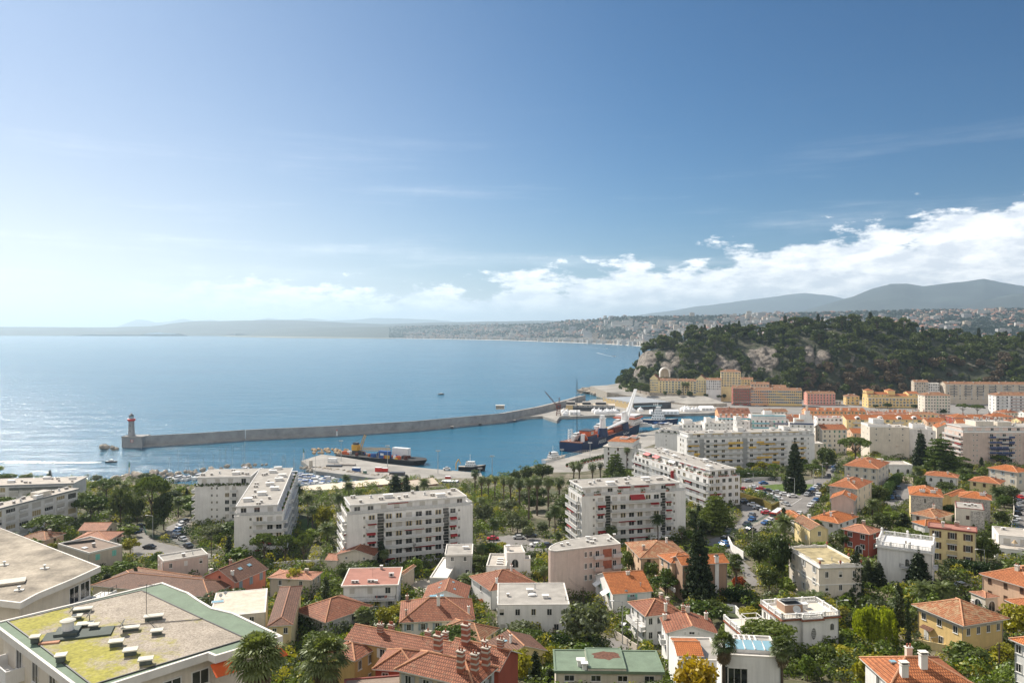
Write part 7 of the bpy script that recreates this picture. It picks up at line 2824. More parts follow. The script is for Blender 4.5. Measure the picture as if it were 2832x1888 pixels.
# small boats --------------------------------------------------------------
def boat_parts(kind,L):
 mb=MB()
 hull(mb,L,L*.34,L*.14,0,1,.55,z0=-.2,flare=.7)
 out=[('hull',mb.mesh('hull',[HULLW if kind!='dark' else SLATE,RAIL]))]
 mb=MB()
 h=L*.14
 mb.box(L*.3,L*.62,-L*.11,L*.11,h,h+L*.1,0)
 mb.box(L*.295,L*.625,-L*.115,L*.115,h+L*.04,h+L*.08,1)
 out.append(('cabin',mb.mesh('cabin',[HULLW,SLATE])))
 if kind=='sail':
  mb=MB()
  mb.tube((L*.5,0,h),(L*.5,0,L*1.5),.09,.06,5,0)
  mb.tube((L*.5,0,h+1.4),(L*.1,0,h+1.4),.16,.12,6,1)
  mb.tube((L*.5,0,L*1.5),(0,0,h),.02,.02,3,0)
  mb.tube((L*.5,0,L*1.5),(L,0,h),.02,.02,3,0)
  out.append(('mast',mb.mesh('mast',[GALV,BLUEP])))
 elif kind=='motor':
  mb=MB()
  mb.box(L*.05,L*.3,-L*.12,L*.12,h+.9,h+1.0,0)
  for x in(.06,.28):
   mb.tube((L*x,-L*.1,h),(L*x,-L*.1,h+.9),.04,.04,4,0)
   mb.tube((L*x,L*.1,h),(L*x,L*.1,h+.9),.04,.04,4,0)
  out.append(('awning',mb.mesh('awning',[BLUEP])))
 return out
BP={k:boat_parts(k,L)for k,L in(('sail',10),('motor',8),('dark',9))}
def boat(kind,loc,rz,label,group=None,sc=1.0):
 r2=thing('sailboat' if kind=='sail' else 'motorboat',label,'boat',loc,rz,group)
 r2.scale=(sc,sc,sc)
 for nm,me in BP[kind]:
  link(nm,me,r2)
 return r2
rr=random.Random(12)
for i in range(46):
 x,y=rr.uniform(290,740),rr.uniform(690,800)
 k='sail' if i%3==0 else 'motor'
 boat(k,PZ('f',x,y+5,0),rr.choice((0,.1,3.1,1.5,-1.5))+rr.uniform(-.15,.15),'white sailing boat moored in the marina basin' if k=='sail' else 'small white motorboat moored in the marina basin','sailing boats in the marina' if k=='sail' else 'motorboats in the marina',rr.uniform(.8,1.25))
for i in range(14):
 x=1500+i*63+rr.uniform(-15,15)
 boat('sail',PZ('e',x,745-(x-1500)*.1+rr.uniform(0,35),0),1.5+rr.uniform(-.2,.2),'sailing boat behind the end on white flats, mast above the rock mole','sailing boats along the rock mole',rr.uniform(.8,1.35))
for i in range(7):
 boat('motor',PZ('l',400+i*62,655+rr.uniform(-8,8),0),rr.uniform(-.3,.3),'small boat moored behind the long brick shed','boats behind the brick shed',.9)
boat('dark',PZ('e',955,583,0),.0,'dark speedboat leaving the harbour with a long white wake',None,.9)
boat('dark',PZ('s',1006,906,0),.3,'small dark fishing boat alone on the open sea',None,1.0)
boat('motor',PZ('i',652,456,0),-.4,'tiny motorboat with a curved wake in the far bay',None,1.6)
boat('motor',PZ('i',585,383,0),-.4,'tiny motorboat trailing a straight wake near the far beach',None,1.6)
for i,(x,y,s_)in enumerate(((1530,820,1.8),(1590,815,1.5),(1800,830,2.0),(1900,835,1.9),(1960,815,1.6))):
 boat('motor',PZ('k',x,y,4.2),.2+i*.1,'white yacht laid up on the quay beside the cargo ship','yachts laid up on the quay',s_)
for x,y in((2150,628),(2270,626)):
 boat('motor',PZ('k',x,y,0),1.5,'white boat moored below the long marquee','boats below the long marquee',1.2)
def wake(v,pts,w0,w1,name='wake'):
 mb=MB()
 q=[PZ(v,x,y,.12)for x,y in pts]
 r=random.Random(3)
 n=90
 prev=None
 for i in range(n+1):
  t=i/n*(len(q)-1)
  k=min(len(q)-2,int(t))
  c_=q[k]+(q[k+1]-q[k])*(t-k)
  d=(q[k+1]-q[k]).normalized()
  nn=Vector((-d.y,d.x,0))
  w_=(w0+(w1-w0)*i/n)*r.uniform(.5,1.2)
  cur=(c_+nn*w_,c_-nn*w_*r.uniform(.5,1))
  if prev and r.random()>.22*i/n:
   mb.face([prev[0],cur[0],cur[1],prev[1]],0)
  prev=cur
 return struct(mb.obj(name,FOAM),'stuff')
wake('e',[(915,582),(600,583),(300,578),(-60,575)],1.6,6.5)
wake('i',[(655,457),(580,440),(500,420)],.8,2.5)
wake('i',[(588,384),(500,376),(340,362)],.8,2.0)
def mast_light(loc,h,label,group):
 mb=MB()
 mb.tube((0,0,0),(0,0,h),.22,.12,6,0)
 mb.box(-1.4,1.4,-.15,.15,h,h+.25,0)
 for i in range(4):
  mb.box(-1.3+i*.75,-.85+i*.75,-.4,0,h+.25,h+.8,1)
 tag(mb.obj('floodlight_mast',[GALV,RAIL],None,loc),label,'mast',group)
for v,x,yb,yt in(('l',580,350,95),('l',1185,430,160),('l',1840,510,225),('f',2225,700,530),('f',2115,690,640),('k',775,1400,1090),('k',318,1320,1200)):
 q=PZ(v,x,yb,2.6)
 mast_light(q,(yb-yt)*VIEWS[v][2]*q.y/F,'tall floodlight mast standing on the pier and quay','floodlight masts')
 # fence and planters on the ferry quay
fl=[PZ('k',*q_,3.4)for q_ in((60,1420),(330,1330),(600,1262),(610,1255),(1000,1240))]
for i in range(4):
 a_,b2=fl[i],fl[i+1]
 L_=(b2-a_).length
 if L_<4:
  continue
 mb=MB()
 mb.box(0,L_,-.04,.04,2.0,2.12,0)
 mb.box(0,L_,-.04,.04,.9,1.0,0)
 for k in range(int(L_/1.6)+1):
  mb.box(k*1.6,k*1.6+.12,-.06,.06,0,2.3,0)
 tag(mb.obj('quay_fence',STONEB,None,a_,math.atan2(b2.y-a_.y,b2.x-a_.x)),('tan fence at the water side of the quay, nearest run','tan fence of the quay below the ship stern','x','tan fence across the quay in front of the orange roofed block')[i],'fence')
pm=MB()
pm.lathe([(.7,0),(.8,.8)],8,0)
r_=random.Random(6)
for k in range(40):
 c_=Vector((r_.uniform(-.7,.7),r_.uniform(-.7,.7),r_.uniform(.9,2.0)))
 a_=Vector((r_.uniform(-1,1),r_.uniform(-1,1),r_.uniform(-1,1))).normalized()*.35
 b2=a_.orthogonal().normalized()*.35
 pm.face([c_-a_-b2,c_+a_-b2,c_+a_+b2,c_-a_+b2],1)
pme=pm.mesh('planter',[BRICKC,PLANT])
for row,(p0,p1,n)in enumerate((((400,1470),(990,1345),13),((640,1405),(990,1318),9))):
 for i in range(n):
  t=i/(n-1)
  o=link('planter',pme,None,PZ('k',p0[0]+(p1[0]-p0[0])*t,p0[1]+(p1[1]-p0[1])*t,3.4),i)
  tag(o,'shrub in a pot in the rows dividing the ferry quay','planter','potted shrubs on the ferry quay')
  # memorial arch in the cliff
q=PD('i',1140,640,1006)
root=thing('memorial_arch','pale stone memorial arch set into the cliff of the wooded hill','monument',(q.x,q.y,q.z-1))
root.scale=(.56,.56,.56)
mb=MB()
k=14
for i in range(k):
 t0,t1=math.pi*i/k,math.pi*(i+1)/k
 for r0,r1,y0,m_ in((9.6,12.2,0,0),):
  P4=[(-math.cos(t0)*r0,y0,8+math.sin(t0)*r0*1.2),(-math.cos(t1)*r0,y0,8+math.sin(t1)*r0*1.2),(-math.cos(t1)*r1,y0,8+math.sin(t1)*r1*1.2),(-math.cos(t0)*r1,y0,8+math.sin(t0)*r1*1.2)]
  mb.face(P4[::-1],m_)
  mb.face([P4[0],P4[1],(P4[1][0],8,P4[1][2]),(P4[0][0],8,P4[0][2])],0)
  mb.face([P4[3],(P4[3][0],12,P4[3][2]),(P4[2][0],12,P4[2][2]),P4[2]],0)
mb.box(-12.2,-9.6,0,8,0,8,0)
mb.box(9.6,12.2,0,8,0,8,0)
mb.obj('arch',[COPING],root)
mb=MB()
mb.face([(-9.7,7.5,0),(9.7,7.5,0)]+[(math.cos(math.pi*i/k)*9.7,7.5,8+math.sin(math.pi*i/k)*11.6)for i in range(k+1)],0)
mb.lathe([(2.4,0),(2.4,2),(1.2,2.4),(.9,6),(1.5,7)],10,1,(0,4,0))
mb.obj('niche',[BEIGE,STONEB],root)
# ------------------------------------------------------------------ buildings under the wooded hill
def row(label,v,x0,y0,x1,y1,d0,d1,H,D,wall,n,rows,style,roof='gx',tile=T_LC,st=3.1,w=1.5,h=2.0,v1=None,pitch=.35,side=2,top=.7):
 a,b_=PD(v,x0,y0,d0),PD(v1 or v,x1,y1,d1)
 ze=(a.z+b_.z)/2
 fr=Fr((a.x,a.y,ze-H),math.atan2(b_.y-a.y,b_.x-a.x),math.hypot(b_.x-a.x,b_.y-a.y),D,H)
 fr.low=min(-3,1-fr.loc.z)
 start(fr,'apartment_building',label,'building')
 walls(fr,wall,'x' if roof=='gx' else None,pitch*D/2)
 if roof=='gx':
  gable_roof(fr,tile,'x',pitch,.5)
 elif roof=='hip':
  hip_roof(fr,tile,pitch,.6)
 else:
  flat_roof(fr,GRAVELL,COPING,.3)
 if roof!='flat':
  for i in range(max(2,int(fr.W/9))):
   chimney(fr,(i+.5)/max(2,int(fr.W/9)),(.3,.6,.42)[i%3],.9,1.2,.8,('cream','white','brick')[i%3],0)
 wins(fr,'f',n,rows,w,h,style,top,st)
 wins(fr,'l',side,rows,w,h,style,top,st)
 mb=MB()
 for z in(H-.35,H-.6-st*max(1,rows-1)):
  mb.box(-.2,fr.W+.2,-.25,0,z,z+.3,0)
 fr.put('cornice',mb,mats=[COPING])
 return fr
SB,SG,SY=('shut:bl','plain','plain'),('closed:gr','plain','plain'),('closed:gy','plain','plain')
fr=row('long yellow hotel with gabled end towers and dormers below the memorial arch','i',1000,668,1520,697,985,960,16,14,PALEY,18,5,SB)
for x0,x1 in((0,.15),(.83,1.0)):
 f2=block(fr,x0,x1,-.05,.9,0,fr.H+2.5,PALEY,'gy',T_RD,None,.9)
 wins(f2,'f',4,5,1.2,1.7,SB,1.5,3.1)
for i in range(9):
 chimney(fr,.2+i*.07,.12,.4,1.6,1.6,'brick',0)
row('white house with orange roof and tall windows right of the yellow hotel','i',1522,672,1660,676,955,950,15,12,WHITE,7,4,SY,h=2.0)
fr=row('tall yellow tower block with an orange roof rising above the hillside row','i',1660,596,1842,600,955,950,25,14,PALEY,7,6,SB,'hip')
row('yellow house tucked behind the tall tower block','i',1826,668,1955,668,970,965,15,12,PALEY,5,3,SB)
row('pale house with orange roof behind the red palazzo','i',1938,712,2108,712,955,950,12,12,PEACH,6,2,SB)
row('orange roofed house rising behind the orange palazzo','i',2100,742,2265,742,950,945,14,14,PEACH,5,2,SB)
row('dark red palazzo with green shutters at the head of the quay row','i',1772,748,1936,750,902,899,20,14,REDW,8,6,SG)
row('orange palazzo between the dark red and the yellow ones','i',1938,768,2100,768,899,896,18,14,ORANGEW,8,5,SB)
row('long yellow palazzo with rows of blue shutters at the harbour','i',2102,768,288,772,896,890,18,14,YELLOW,16,5,SB,v1='j')
row('pink palazzo standing alone before the brown trees','j',338,800,598,802,905,903,14,13,PINK,9,4,SG)
row('little house next to the pink palazzo','j',600,870,652,872,903,902,7,9,PEACH,2,2,SB,'flat')
row('small square yellow house with pale blue corners and a pyramid roof','j',700,826,822,826,905,903,11,12,YELLOW,3,3,SB,'hip')
fr=row('long ochre college with towers on its roof','j',905,838,1385,848,872,868,13,18,YELLOW,15,3,SB,'flat')
for x0,x1,h_ in((.0,.42,4),(.42,.8,2.2),(.8,1,5)):
 f2=block(fr,x0,x1,.15,.95,fr.H,h_,YELLOW,'gx',T_OB,None,.3)
 wins(f2,'f',int(14*(x1-x0)),1,1.2,1.5,SB,.5)
block(fr,.0,.14,.3,.9,fr.H+4,4,YELLOW,'hip',T_OB)
block(fr,.42,.56,.3,.9,fr.H,8,YELLOW,'hip',T_OB)
row('cream five storey block with a regular grid of windows before the long beige row','j',1430,818,1668,818,800,798,21,16,PALEC,9,6,('plain','closed:gr'),'hip',h=1.5)
row('grey beige block standing high behind the ochre college','j',1332,692,1462,694,928,925,24,12,BEIGE,6,5,SY)
row('white block with balconies beside the grey beige one, at the hill foot','j',1464,704,1566,706,928,925,22,12,WHITE,5,5,('plain','half'),'flat')
fr=row('very long beige housing row with an orange roof at the right border','j',1622,716,2500,712,915,905,25,14,BEIGE,16,6,SY,w=1.4)
for k in range(4):
 for x in(.05,.2,.33,.47,.62,.78):
  balcony(fr,'f',fr.W*x,fr.W*x+8,fr.H-3.4-3.1*k,1.0,rail=DKMETAL)
fr=row('modern white and dark red block with stacked balconies at the right border','j',2090,818,2600,822,782,775,22,16,WHITE,12,6,('plain','half'),'hip',w=1.8)
for k in range(6):
 balcony(fr,'f',fr.W*.05,fr.W*.2,fr.H-3-3.1*k,1.3)
 balcony(fr,'f',fr.W*.27,fr.W*.95,fr.H-3-3.1*k,1.3,slab=REDW)
 # ------------------------------------------------------------------ foliage kit
def leaf_quads(clumps,dens,size,rng,inner=.25,up=.25):
 """leaf-sized faces scattered through the shell of every clump (x, y, z, rx, ry, rz)"""
 V=[]
 for cx,cy,cz,rx,ry,rz in clumps:
  n=max(8,int(dens*(rx*ry+ry*rz+rx*rz)/3*4))
  d=rng.normal(size=(n,3))
  d[:,2]+=up
  d/=np.linalg.norm(d,axis=1)[:,None]
  r=np.where(rng.random(n)<inner,rng.uniform(.35,.8,n),rng.uniform(.8,1.06,n))
  c_=d*r[:,None]*np.array([rx,ry,rz])+np.array([cx,cy,cz])
  nm=d+rng.normal(scale=.55,size=(n,3))
  nm/=np.linalg.norm(nm,axis=1)[:,None]
  a=np.cross(nm,rng.normal(size=(n,3)))
  a/=np.linalg.norm(a,axis=1)[:,None]
  b_=np.cross(nm,a)
  s=size*rng.uniform(.6,1.35,n)[:,None]
  V.append(np.stack([c_-a*s-b_*s*.6,c_+a*s-b_*s*.6,c_+a*s+b_*s*.6,c_-a*s+b_*s*.6],1))
 V=np.concatenate(V).reshape(-1,3)
 return V
def quads_mesh(name,V,m_):
 return np_mesh(name,V,np.arange(len(V)).reshape(-1,4),m_)
BARK=mat('bark',(0.10,0.075,0.055),0.95,0.25,1.0,6.0)
LEAF={'dark':leafmat('dark_leaves',(0.040,0.062,0.017),(0.100,0.125,0.036)),'mid':leafmat('mid_leaves',(0.058,0.095,0.018),(0.135,0.170,0.036)),'bright':leafmat('bright_leaves',(0.085,0.14,0.02),(0.19,0.24,0.04),.35),'olive':leafmat('olive_leaves',(0.08,0.098,0.052),(0.155,0.175,0.10)),'yellow':leafmat('yellow_blossom',(0.36,0.25,0.012),(0.58,0.40,0.02),.35),'lime':leafmat('willow_leaves',(0.20,0.25,0.018),(0.34,0.38,0.03),.4),'gold':leafmat('golden_leaves',(0.17,0.17,0.02),(0.34,0.31,0.035),.35),'brown':leafmat('bare_twigs',(0.075,0.052,0.035),(0.14,0.10,0.062),.15),'cyp':leafmat('cypress_leaves',(0.022,0.036,0.014),(0.055,0.072,0.026),.15),'palm':leafmat('palm_fronds',(0.058,0.085,0.028),(0.14,0.17,0.055),.3),'far':leafmat('far_leaves',(0.010,0.026,0.018),(0.030,0.050,0.030)),'fan':leafmat('fan_fronds',(0.075,0.105,0.035),(0.17,0.20,0.075),.35),'dry':leafmat('dry_fronds',(0.16,0.12,0.07),(0.26,0.20,0.12),.2),'red':leafmat('red_leaves',(0.30,0.06,0.02),(0.45,0.13,0.03),.3)}
def crown(kind,rng):
 """clumps of a crown of height 1 and width 1 (scaled when planted)"""
 c=[]
 U=rng.uniform
 if kind in('round','olive','blossom'):
  for i in range(34):
   d=rng.normal(size=3)
   d/=np.linalg.norm(d)
   r=U(.5,1)**.5
   s=U(.10,.17)
   c.append((d[0]*r*.36,d[1]*r*.36,.60+d[2]*r*.27,s,s,s*.8))
  c.append((0,0,.58,.27,.27,.22))
 elif kind=='pine':
  for i in range(40):
   t,r=U(0,6.28),.42*U(0,1)**.5
   s=U(.075,.12)
   c.append((r*math.cos(t),r*math.sin(t),.93-1.1*r*r+U(-.06,.02),s,s,s*.75))
 elif kind=='cypress':
  for i in range(30):
   z=.04+.92*i/30
   w_=.42*math.sin(math.pi*(.12+.86*(z**.75)))**.7
   for k in range(2):
    t=U(0,6.28)
    c.append((w_*.5*math.cos(t),w_*.5*math.sin(t),z,w_*.55+.05,w_*.55+.05,.06))
 elif kind in('fir','cedar'):
  n=13 if kind=='fir' else 9
  for i in range(n):
   z=.10+.86*i/n
   R=.5*(1-z)**(.8 if kind=='fir' else .55)+.03
   m_=int(5+9*R*2)
   for k in range(m_):
    t=6.28*k/m_+U(-.3,.3)
    for q in(.45,.85):
     rr_=R*q*U(.8,1.15)
     c.append((rr_*math.cos(t),rr_*math.sin(t),z-rr_*.12+U(-.015,.015),.045+R*.13,.045+R*.13,.018+.012*(kind=='fir')))
  c.append((0,0,.97,.03,.03,.05))
 elif kind=='hill':
  for i in range(15):
   d=rng.normal(size=3)
   d/=np.linalg.norm(d)
   s=U(.15,.24)
   c.append((d[0]*.30,d[1]*.30,.6+d[2]*.24,s,s,s*.8))
 return c
def branches(kind,rng,H,W):
 mb=MB()
 r0=.022*H+.05
 top_={'pine':.82,'cypress':.9,'fir':.96,'cedar':.95}.get(kind,.55)*H
 mb.tube((0,0,-.6),(rng.uniform(-.02,.02)*W,rng.uniform(-.02,.02)*W,top_),r0,r0*.35,7)
 if kind not in('cypress','fir','cedar'):
  for i in range(9):
   t=6.28*i/9+rng.uniform(-.3,.3)
   z0=H*rng.uniform(.3,.5)
   z1=H*rng.uniform(.6,.85)
   mb.tube((0,0,z0),(.3*W*math.cos(t),.3*W*math.sin(t),z1),r0*.45,r0*.12,5)
 return mb
TREES={}
def tree_kind(kind,leaf,H,W,dens,size,nvar,seed):
 L=[]
 for i in range(nvar):
  rng=np.random.default_rng(seed+i)
  cl=[(x*W,y*W,z*H,rx*W,ry*W,rz*H)for x,y,z,rx,ry,rz in crown(kind,rng)]
  L.append((branches(kind,rng,H,W).mesh('trunk',[BARK]),quads_mesh('crown',leaf_quads(cl,dens,size,rng),LEAF[leaf])))
 TREES[(kind,leaf)]=(L,H,W)
 # ------------------------------------------------------------------ wood on the hill
HT=[]
for i,(lf,kd)in enumerate((('dark','hill'),('dark','hill'),('mid','hill'),('dark','pine'),('brown','hill'),('cyp','cypress'))):
 rng=np.random.default_rng(50+i)
 H_,W_=((9,9),(9,9),(8,8),(12,10),(9,10),(13,3.5))[i]
 cl=[(x*W_,y*W_,z*H_,rx*W_,ry*W_,rz*H_)for x,y,z,rx,ry,rz in crown(kd,rng)]
 V=leaf_quads(cl,2.6,.55,rng)
 tr=branches('pine' if kd=='pine' else kd,rng,H_,W_)
 HT.append((V,tr.mesh('hill_tree',[BARK]),lf,H_))
HTM=[]
for V,tm,lf,H_ in HT:
 tv=np.array([v_.co[:]for v_ in tm.vertices])
 tq=[tuple(p_.vertices)for p_ in tm.polygons if len(p_.vertices)==4]
 VV=np.concatenate([V,tv])
 Q=np.concatenate([np.arange(len(V)).reshape(-1,4),np.array(tq)+len(V)])
 me=np_mesh('hill_tree',VV,Q,[LEAF[lf],BARK])
 me.polygons.foreach_set('material_index',np.concatenate([np.zeros(len(V)//4,dtype=np.int32),np.ones(len(tq),dtype=np.int32)]))
 HTM.append(me)
rr=random.Random(77)
spots=[]
guard=0
while len(spots)<1700 and guard<40000:
 guard+=1
 t=rr.uniform(.125,.74)
 y=rr.uniform(968,1190)
 x=t*y
 z=hill_z(x,y)
 ft=float(np.interp(t,[q_[0]for q_ in FOOT],[q_[1]for q_ in FOOT]))
 if z<4 or y<ft+4 or(y<RIDGE and rock_w(x,y,z)>.02):
  continue
 u=U0+x/y*F
 vv=V0+(CAMZ-z)/y*F
 k=rr.choice((0,0,1,1,2,2,3,3,3,5))if z>40 else rr.choice((0,0,1,1,1,2,2,3,5))
 if 2230<u<2545 and vv>1020 and rr.random()<.85 or(2560<u<2800 and vv>1000 and rr.random()<.4):
  k=4
 s=(.7+1.15*rr.random()**1.8)*(1.1 if z>70 else 1)
 spots.append((x,y,z-.5,k,s,rr.uniform(0,6.3)))
spots.sort(key=lambda q_:-q_[4]*(1.3 if hill_z(q_[0],q_[1]+8)-q_[2]<2 else 1))
LAB=['dark bushy evergreen in the wood covering the hill above the quay row','dark bushy evergreen in the wood covering the hill above the quay row','lighter green bushy tree in the wood covering the hill','umbrella pine standing in the wood on the hill','brown leafless tree in the belt at the foot of the wooded hill','slim cypress rising out of the wood on the hill']
NMS=['evergreen_tree','evergreen_tree','broadleaf_tree','pine_tree','bare_tree','cypress_tree']
rest={}
for i,(x,y,z,k,s,a)in enumerate(spots):
 if i<290:
  o=link(NMS[k],HTM[k],None,(x,y,z),a)
  o.scale=(s,s,s)
  tag(o,LAB[k],'tree','trees on the wooded hill: '+NMS[k].replace('_',' '))
 else:
  c_,n_=math.cos(a),math.sin(a)
  V=HT[k][0]*s
  rest.setdefault(HT[k][2],[]).append(np.stack([V[:,0]*c_-V[:,1]*n_+x,V[:,0]*n_+V[:,1]*c_+y,V[:,2]+z],1))
for lf,vs in rest.items():
 struct(link('woodland',quads_mesh('woodland',np.concatenate(vs),LEAF[lf])),'stuff')
 # ------------------------------------------------------------------ town round the bay
FW=[mat('town_wall_white',(0.55,0.53,0.49),.9,.12,.01,.3),mat('town_wall_cream',(0.50,0.42,0.33),.9,.12,.01,.3),mat('town_wall_grey',(0.42,0.41,0.40),.9,.12,.01,.3)]
FRF=mat('town_tiles',(0.42,0.17,0.10),.9,.15,.05,1.0)
FDK=mat('town_windows',(0.10,0.11,0.12),.4,.1)
def town_house(kind,w,d,h,wallm):
 mb=MB()
 if kind=='villa':
  mb.box(-w/2,w/2,-d/2,d/2,-9,h,0)
  e=.6
  A,B,C,D=(-w/2-e,-d/2-e,h),(w/2+e,-d/2-e,h),(w/2+e,d/2+e,h),(-w/2-e,d/2+e,h)
  P_,Q_=(-w/5,0,h+d*.2),(w/5,0,h+d*.2)
  for f_ in([A,B,Q_,P_],[B,C,Q_],[C,D,P_,Q_],[D,A,P_]):
   mb.face(f_,1)
 else:
  mb.box(-w/2,w/2,-d/2,d/2,-9,h,0)
  mb.box(-w*.2,w*.1,-d*.2,d*.2,h,h+2.2,0)
 n=max(1,int(h/3.2))
 for k in range(n):
  z=h-2.4-k*3.2
  m_=max(2,int(w/3.6))
  for i in range(m_):
   x=-w/2+w*(i+.25)/m_
   mb.box(x,x+w/m_*.5,-d/2-.12,-d/2,z,z+1.5,2)
 return mb.mesh('town_house',[wallm,FRF,FDK])
TOWN=[(town_house('villa',13,11,7,FW[0]),0),(town_house('villa',15,12,7.5,FW[1]),0),(town_house('villa',12,10,6,FW[0]),0),(town_house('block',30,14,16,FW[0]),1),(town_house('block',44,15,19,FW[2]),1),(town_house('block',26,14,22,FW[1]),1),(town_house('block',55,15,17,FW[0]),1),(town_house('block',20,14,21,FW[0]),2),(town_house('block',30,15,20,FW[1]),2),(town_house('block',24,15,22,FW[2]),2)]
rr=random.Random(31)
homes=[]
for i in range(150):
 t=.02+.36*i/150 if i<120 else-.12+.14*(i-120)/30
 y0=beach_y(t)+60+rr.uniform(0,12)
 homes.append((t*y0,y0,3.0,rr.choice((7,8,9)),rr.uniform(.9,1.15),rr.uniform(-.2,.2),5))
while len(homes)<2900:
 t=rr.uniform(-.14,.78)
 y0=beach_y(t)
 y1=max(5200,y0*1.25)
 s=rr.random()**1.25*.98+.03
 y=y0+s*(y1-y0)
 if y<1700:
  continue
 dn=noise.noise(Vector((t*14,s*5,2)))
 if rr.random()>.62+dn*1.3:
  continue
 z=city_z(t,y)
 big=rr.random()<(.55 if s<.2 else .20 if t<.35 else .05)
 k=rr.choice((3,4,5,6,7))if big else rr.choice((0,1,2))
 homes.append((t*y,y,z,k,rr.uniform(.8,1.3),rr.uniform(-.6,.6),(2.2 if big else 1)*3000/y))
for q_,k in(((('j',1690,155)),6),((('j',1590,190)),4),((('j',1680,205)),4),((('j',1645,240)),3),((('j',1820,165)),5),((('j',2160,235)),4),((('i',1195,240)),5),((('i',1090,165)),5),((('i',1190,150)),6),((('i',490,265)),5),((('i',690,150)),6),((('i',790,140)),6),((('i',880,205)),4),((('i',420,250)),4)):
 p_=PD(*q_,3600)
 for d in range(1800,5200,40):
  p_=PD(*q_,d)
  if p_.z<=city_z(p_.x/p_.y,p_.y)+4:
   break
 homes.append((p_.x,p_.y,p_.z-8,k,1.25,0,9))
homes.sort(key=lambda q_:-q_[6])
nb={'v':0}
buf=[[],[],[],[],[]]
kinds=('pale villa with reddish roof on the hillside across the bay','pale apartment block on the hillside across the bay','seafront building in the row along the far beach')
grp=('villas across the bay','apartment blocks across the bay','seafront row of the far beach')
for i,(x,y,z,k,s,a,_)in enumerate(homes):
 if i<290:
  me,kd=TOWN[k]
  kd=2 if _==5 else kd
  o=link('distant_house' if kd==0 else 'distant_block',me,None,(x,y,z),a)
  o.scale=(s,s,s)
  tag(o,kinds[min(kd,2)]if kd!=2 or _==5 else kinds[1],'building',grp[kd]if kd!=2 or _==5 else grp[1])
 else:
  me=TOWN[k][0]
  c_,n_=math.cos(a)*s,math.sin(a)*s
  for p_ in me.polygons:
   if len(p_.vertices)not in(3,4):
    continue
   q_=[me.vertices[j].co for j in p_.vertices]
   if len(q_)==3:
    q_.append(q_[2])
   mi=p_.material_index
   bi=(0 if me.materials[0]==FW[0]else 1 if me.materials[0]==FW[1]else 2)if mi==0 else 2+mi
   buf[bi].extend([(v_.x*c_-v_.y*n_+x,v_.x*n_+v_.y*c_+y,v_.z*s+z)for v_ in q_])
off,VV,MI=0,[],[]
for i,b_ in enumerate(buf):
 VV+=b_
 MI+=[i]*(len(b_)//4)
MB_=MB()
MB_.v=VV
MB_.f=[(4*i,4*i+1,4*i+2,4*i+3)if VV[4*i+2]!=VV[4*i+3]else(4*i,4*i+1,4*i+2)for i in range(len(VV)//4)]
MB_.m=MI
struct(MB_.obj('distant_town',FW+[FRF,FDK]),'stuff')
rng=np.random.default_rng(5)
cl=[]
while len(cl)<11000:
 t=rr.uniform(-.16,.78)
 y0=beach_y(t)
 y1=max(5200,y0*1.25)
 s=rr.random()**1.1*1.02+.03
 y=y0+s*(y1-y0)
 if y<1600 or noise.noise(Vector((t*14,s*5,2)))>rr.uniform(-.1,.65):
  continue
 r_=rr.uniform(5,11)
 cl.append((t*y,y,city_z(t,y)+2,r_,r_,r_*.8))
struct(link('distant_trees',quads_mesh('distant_trees',leaf_quads(cl,.07,3.4,rng,.1,.4),LEAF['far'])),'stuff')
# ------------------------------------------------------------------ streets
ASPH=mat('asphalt',(0.20,0.19,0.18),0.9,0.14,0.15,3.0)
PAVE=mat('pavement',(0.36,0.33,0.29),0.9,0.14,0.3,3.0)
GRASS=mat('lawn',(0.085,0.135,0.02),0.95,0.3,0.5,5.0)
PAINTW=mat('road_paint',(0.62,0.62,0.60),0.8,0.1)
ROADS=[]
def drape(name,v,pts,m_,dz,step=1.0,kind='structure'):
 poly=[tuple(GP(p_[2]if len(p_)>2 else v,p_[0],p_[1]))[:2]for p_ in pts]
 ROADS.append(poly)
 x0,x1=min(p_[0]for p_ in poly),max(p_[0]for p_ in poly)
 y0,y1=min(p_[1]for p_ in poly),max(p_[1]for p_ in poly)
 mb=MB()
 nx,ny=int((x1-x0)/step)+1,int((y1-y0)/step)+1
 for i in range(nx):
  for j in range(ny):
   x,y=x0+i*step,y0+j*step
   if inpoly(x+step/2,y+step/2,poly):
    mb.face([(a,b_,T(a,b_)+dz)for a,b_ in((x,y),(x+step,y),(x+step,y+step),(x,y+step))])
 return struct(mb.obj(name,m_),kind)
drape('road','p',[(290,300),(700,285),(1000,290),(1330,290),(1450,262),(1640,235),(1740,30),(1830,20),(1800,250),(1700,330),(1600,420),(1590,560),(1480,690),(1330,830),(1150,920),(960,1010),(700,1090),(400,1150),(0,1290),(-260,1330),(-260,1250),(0,1190),(330,1080),(620,940),(800,830),(940,700),(880,610),(720,545),(500,500),(290,480)],ASPH,.13)
drape('road','p',[(295,590),(640,720),(810,820),(620,960),(420,1080),(80,1170),(0,1120),(200,1010),(330,860),(290,720)],ASPH,.12)
drape('road','e',[(1190,1190),(1290,1165),(1315,1235),(1420,1300),(1700,1370),(2000,1425),(1980,1450),(1500,1445),(1200,1430),(1190,1330),(1240,1250)],ASPH,.13)
drape('road','e',[(1500,1170),(1690,1085),(1730,1100),(1670,1230),(1770,1370),(1640,1350),(1560,1290),(1500,1215)],ASPH,.12)
drape('car_park','b',[(1930,255),(2080,235),(2340,260),(2460,330),(2440,390),(2250,380),(2050,360),(1930,330)],ASPH,.12)
drape('lane','c',[(1600,300),(1830,285),(1920,420),(2070,645),(1985,650),(1880,470),(1790,365)],ASPH,.12)
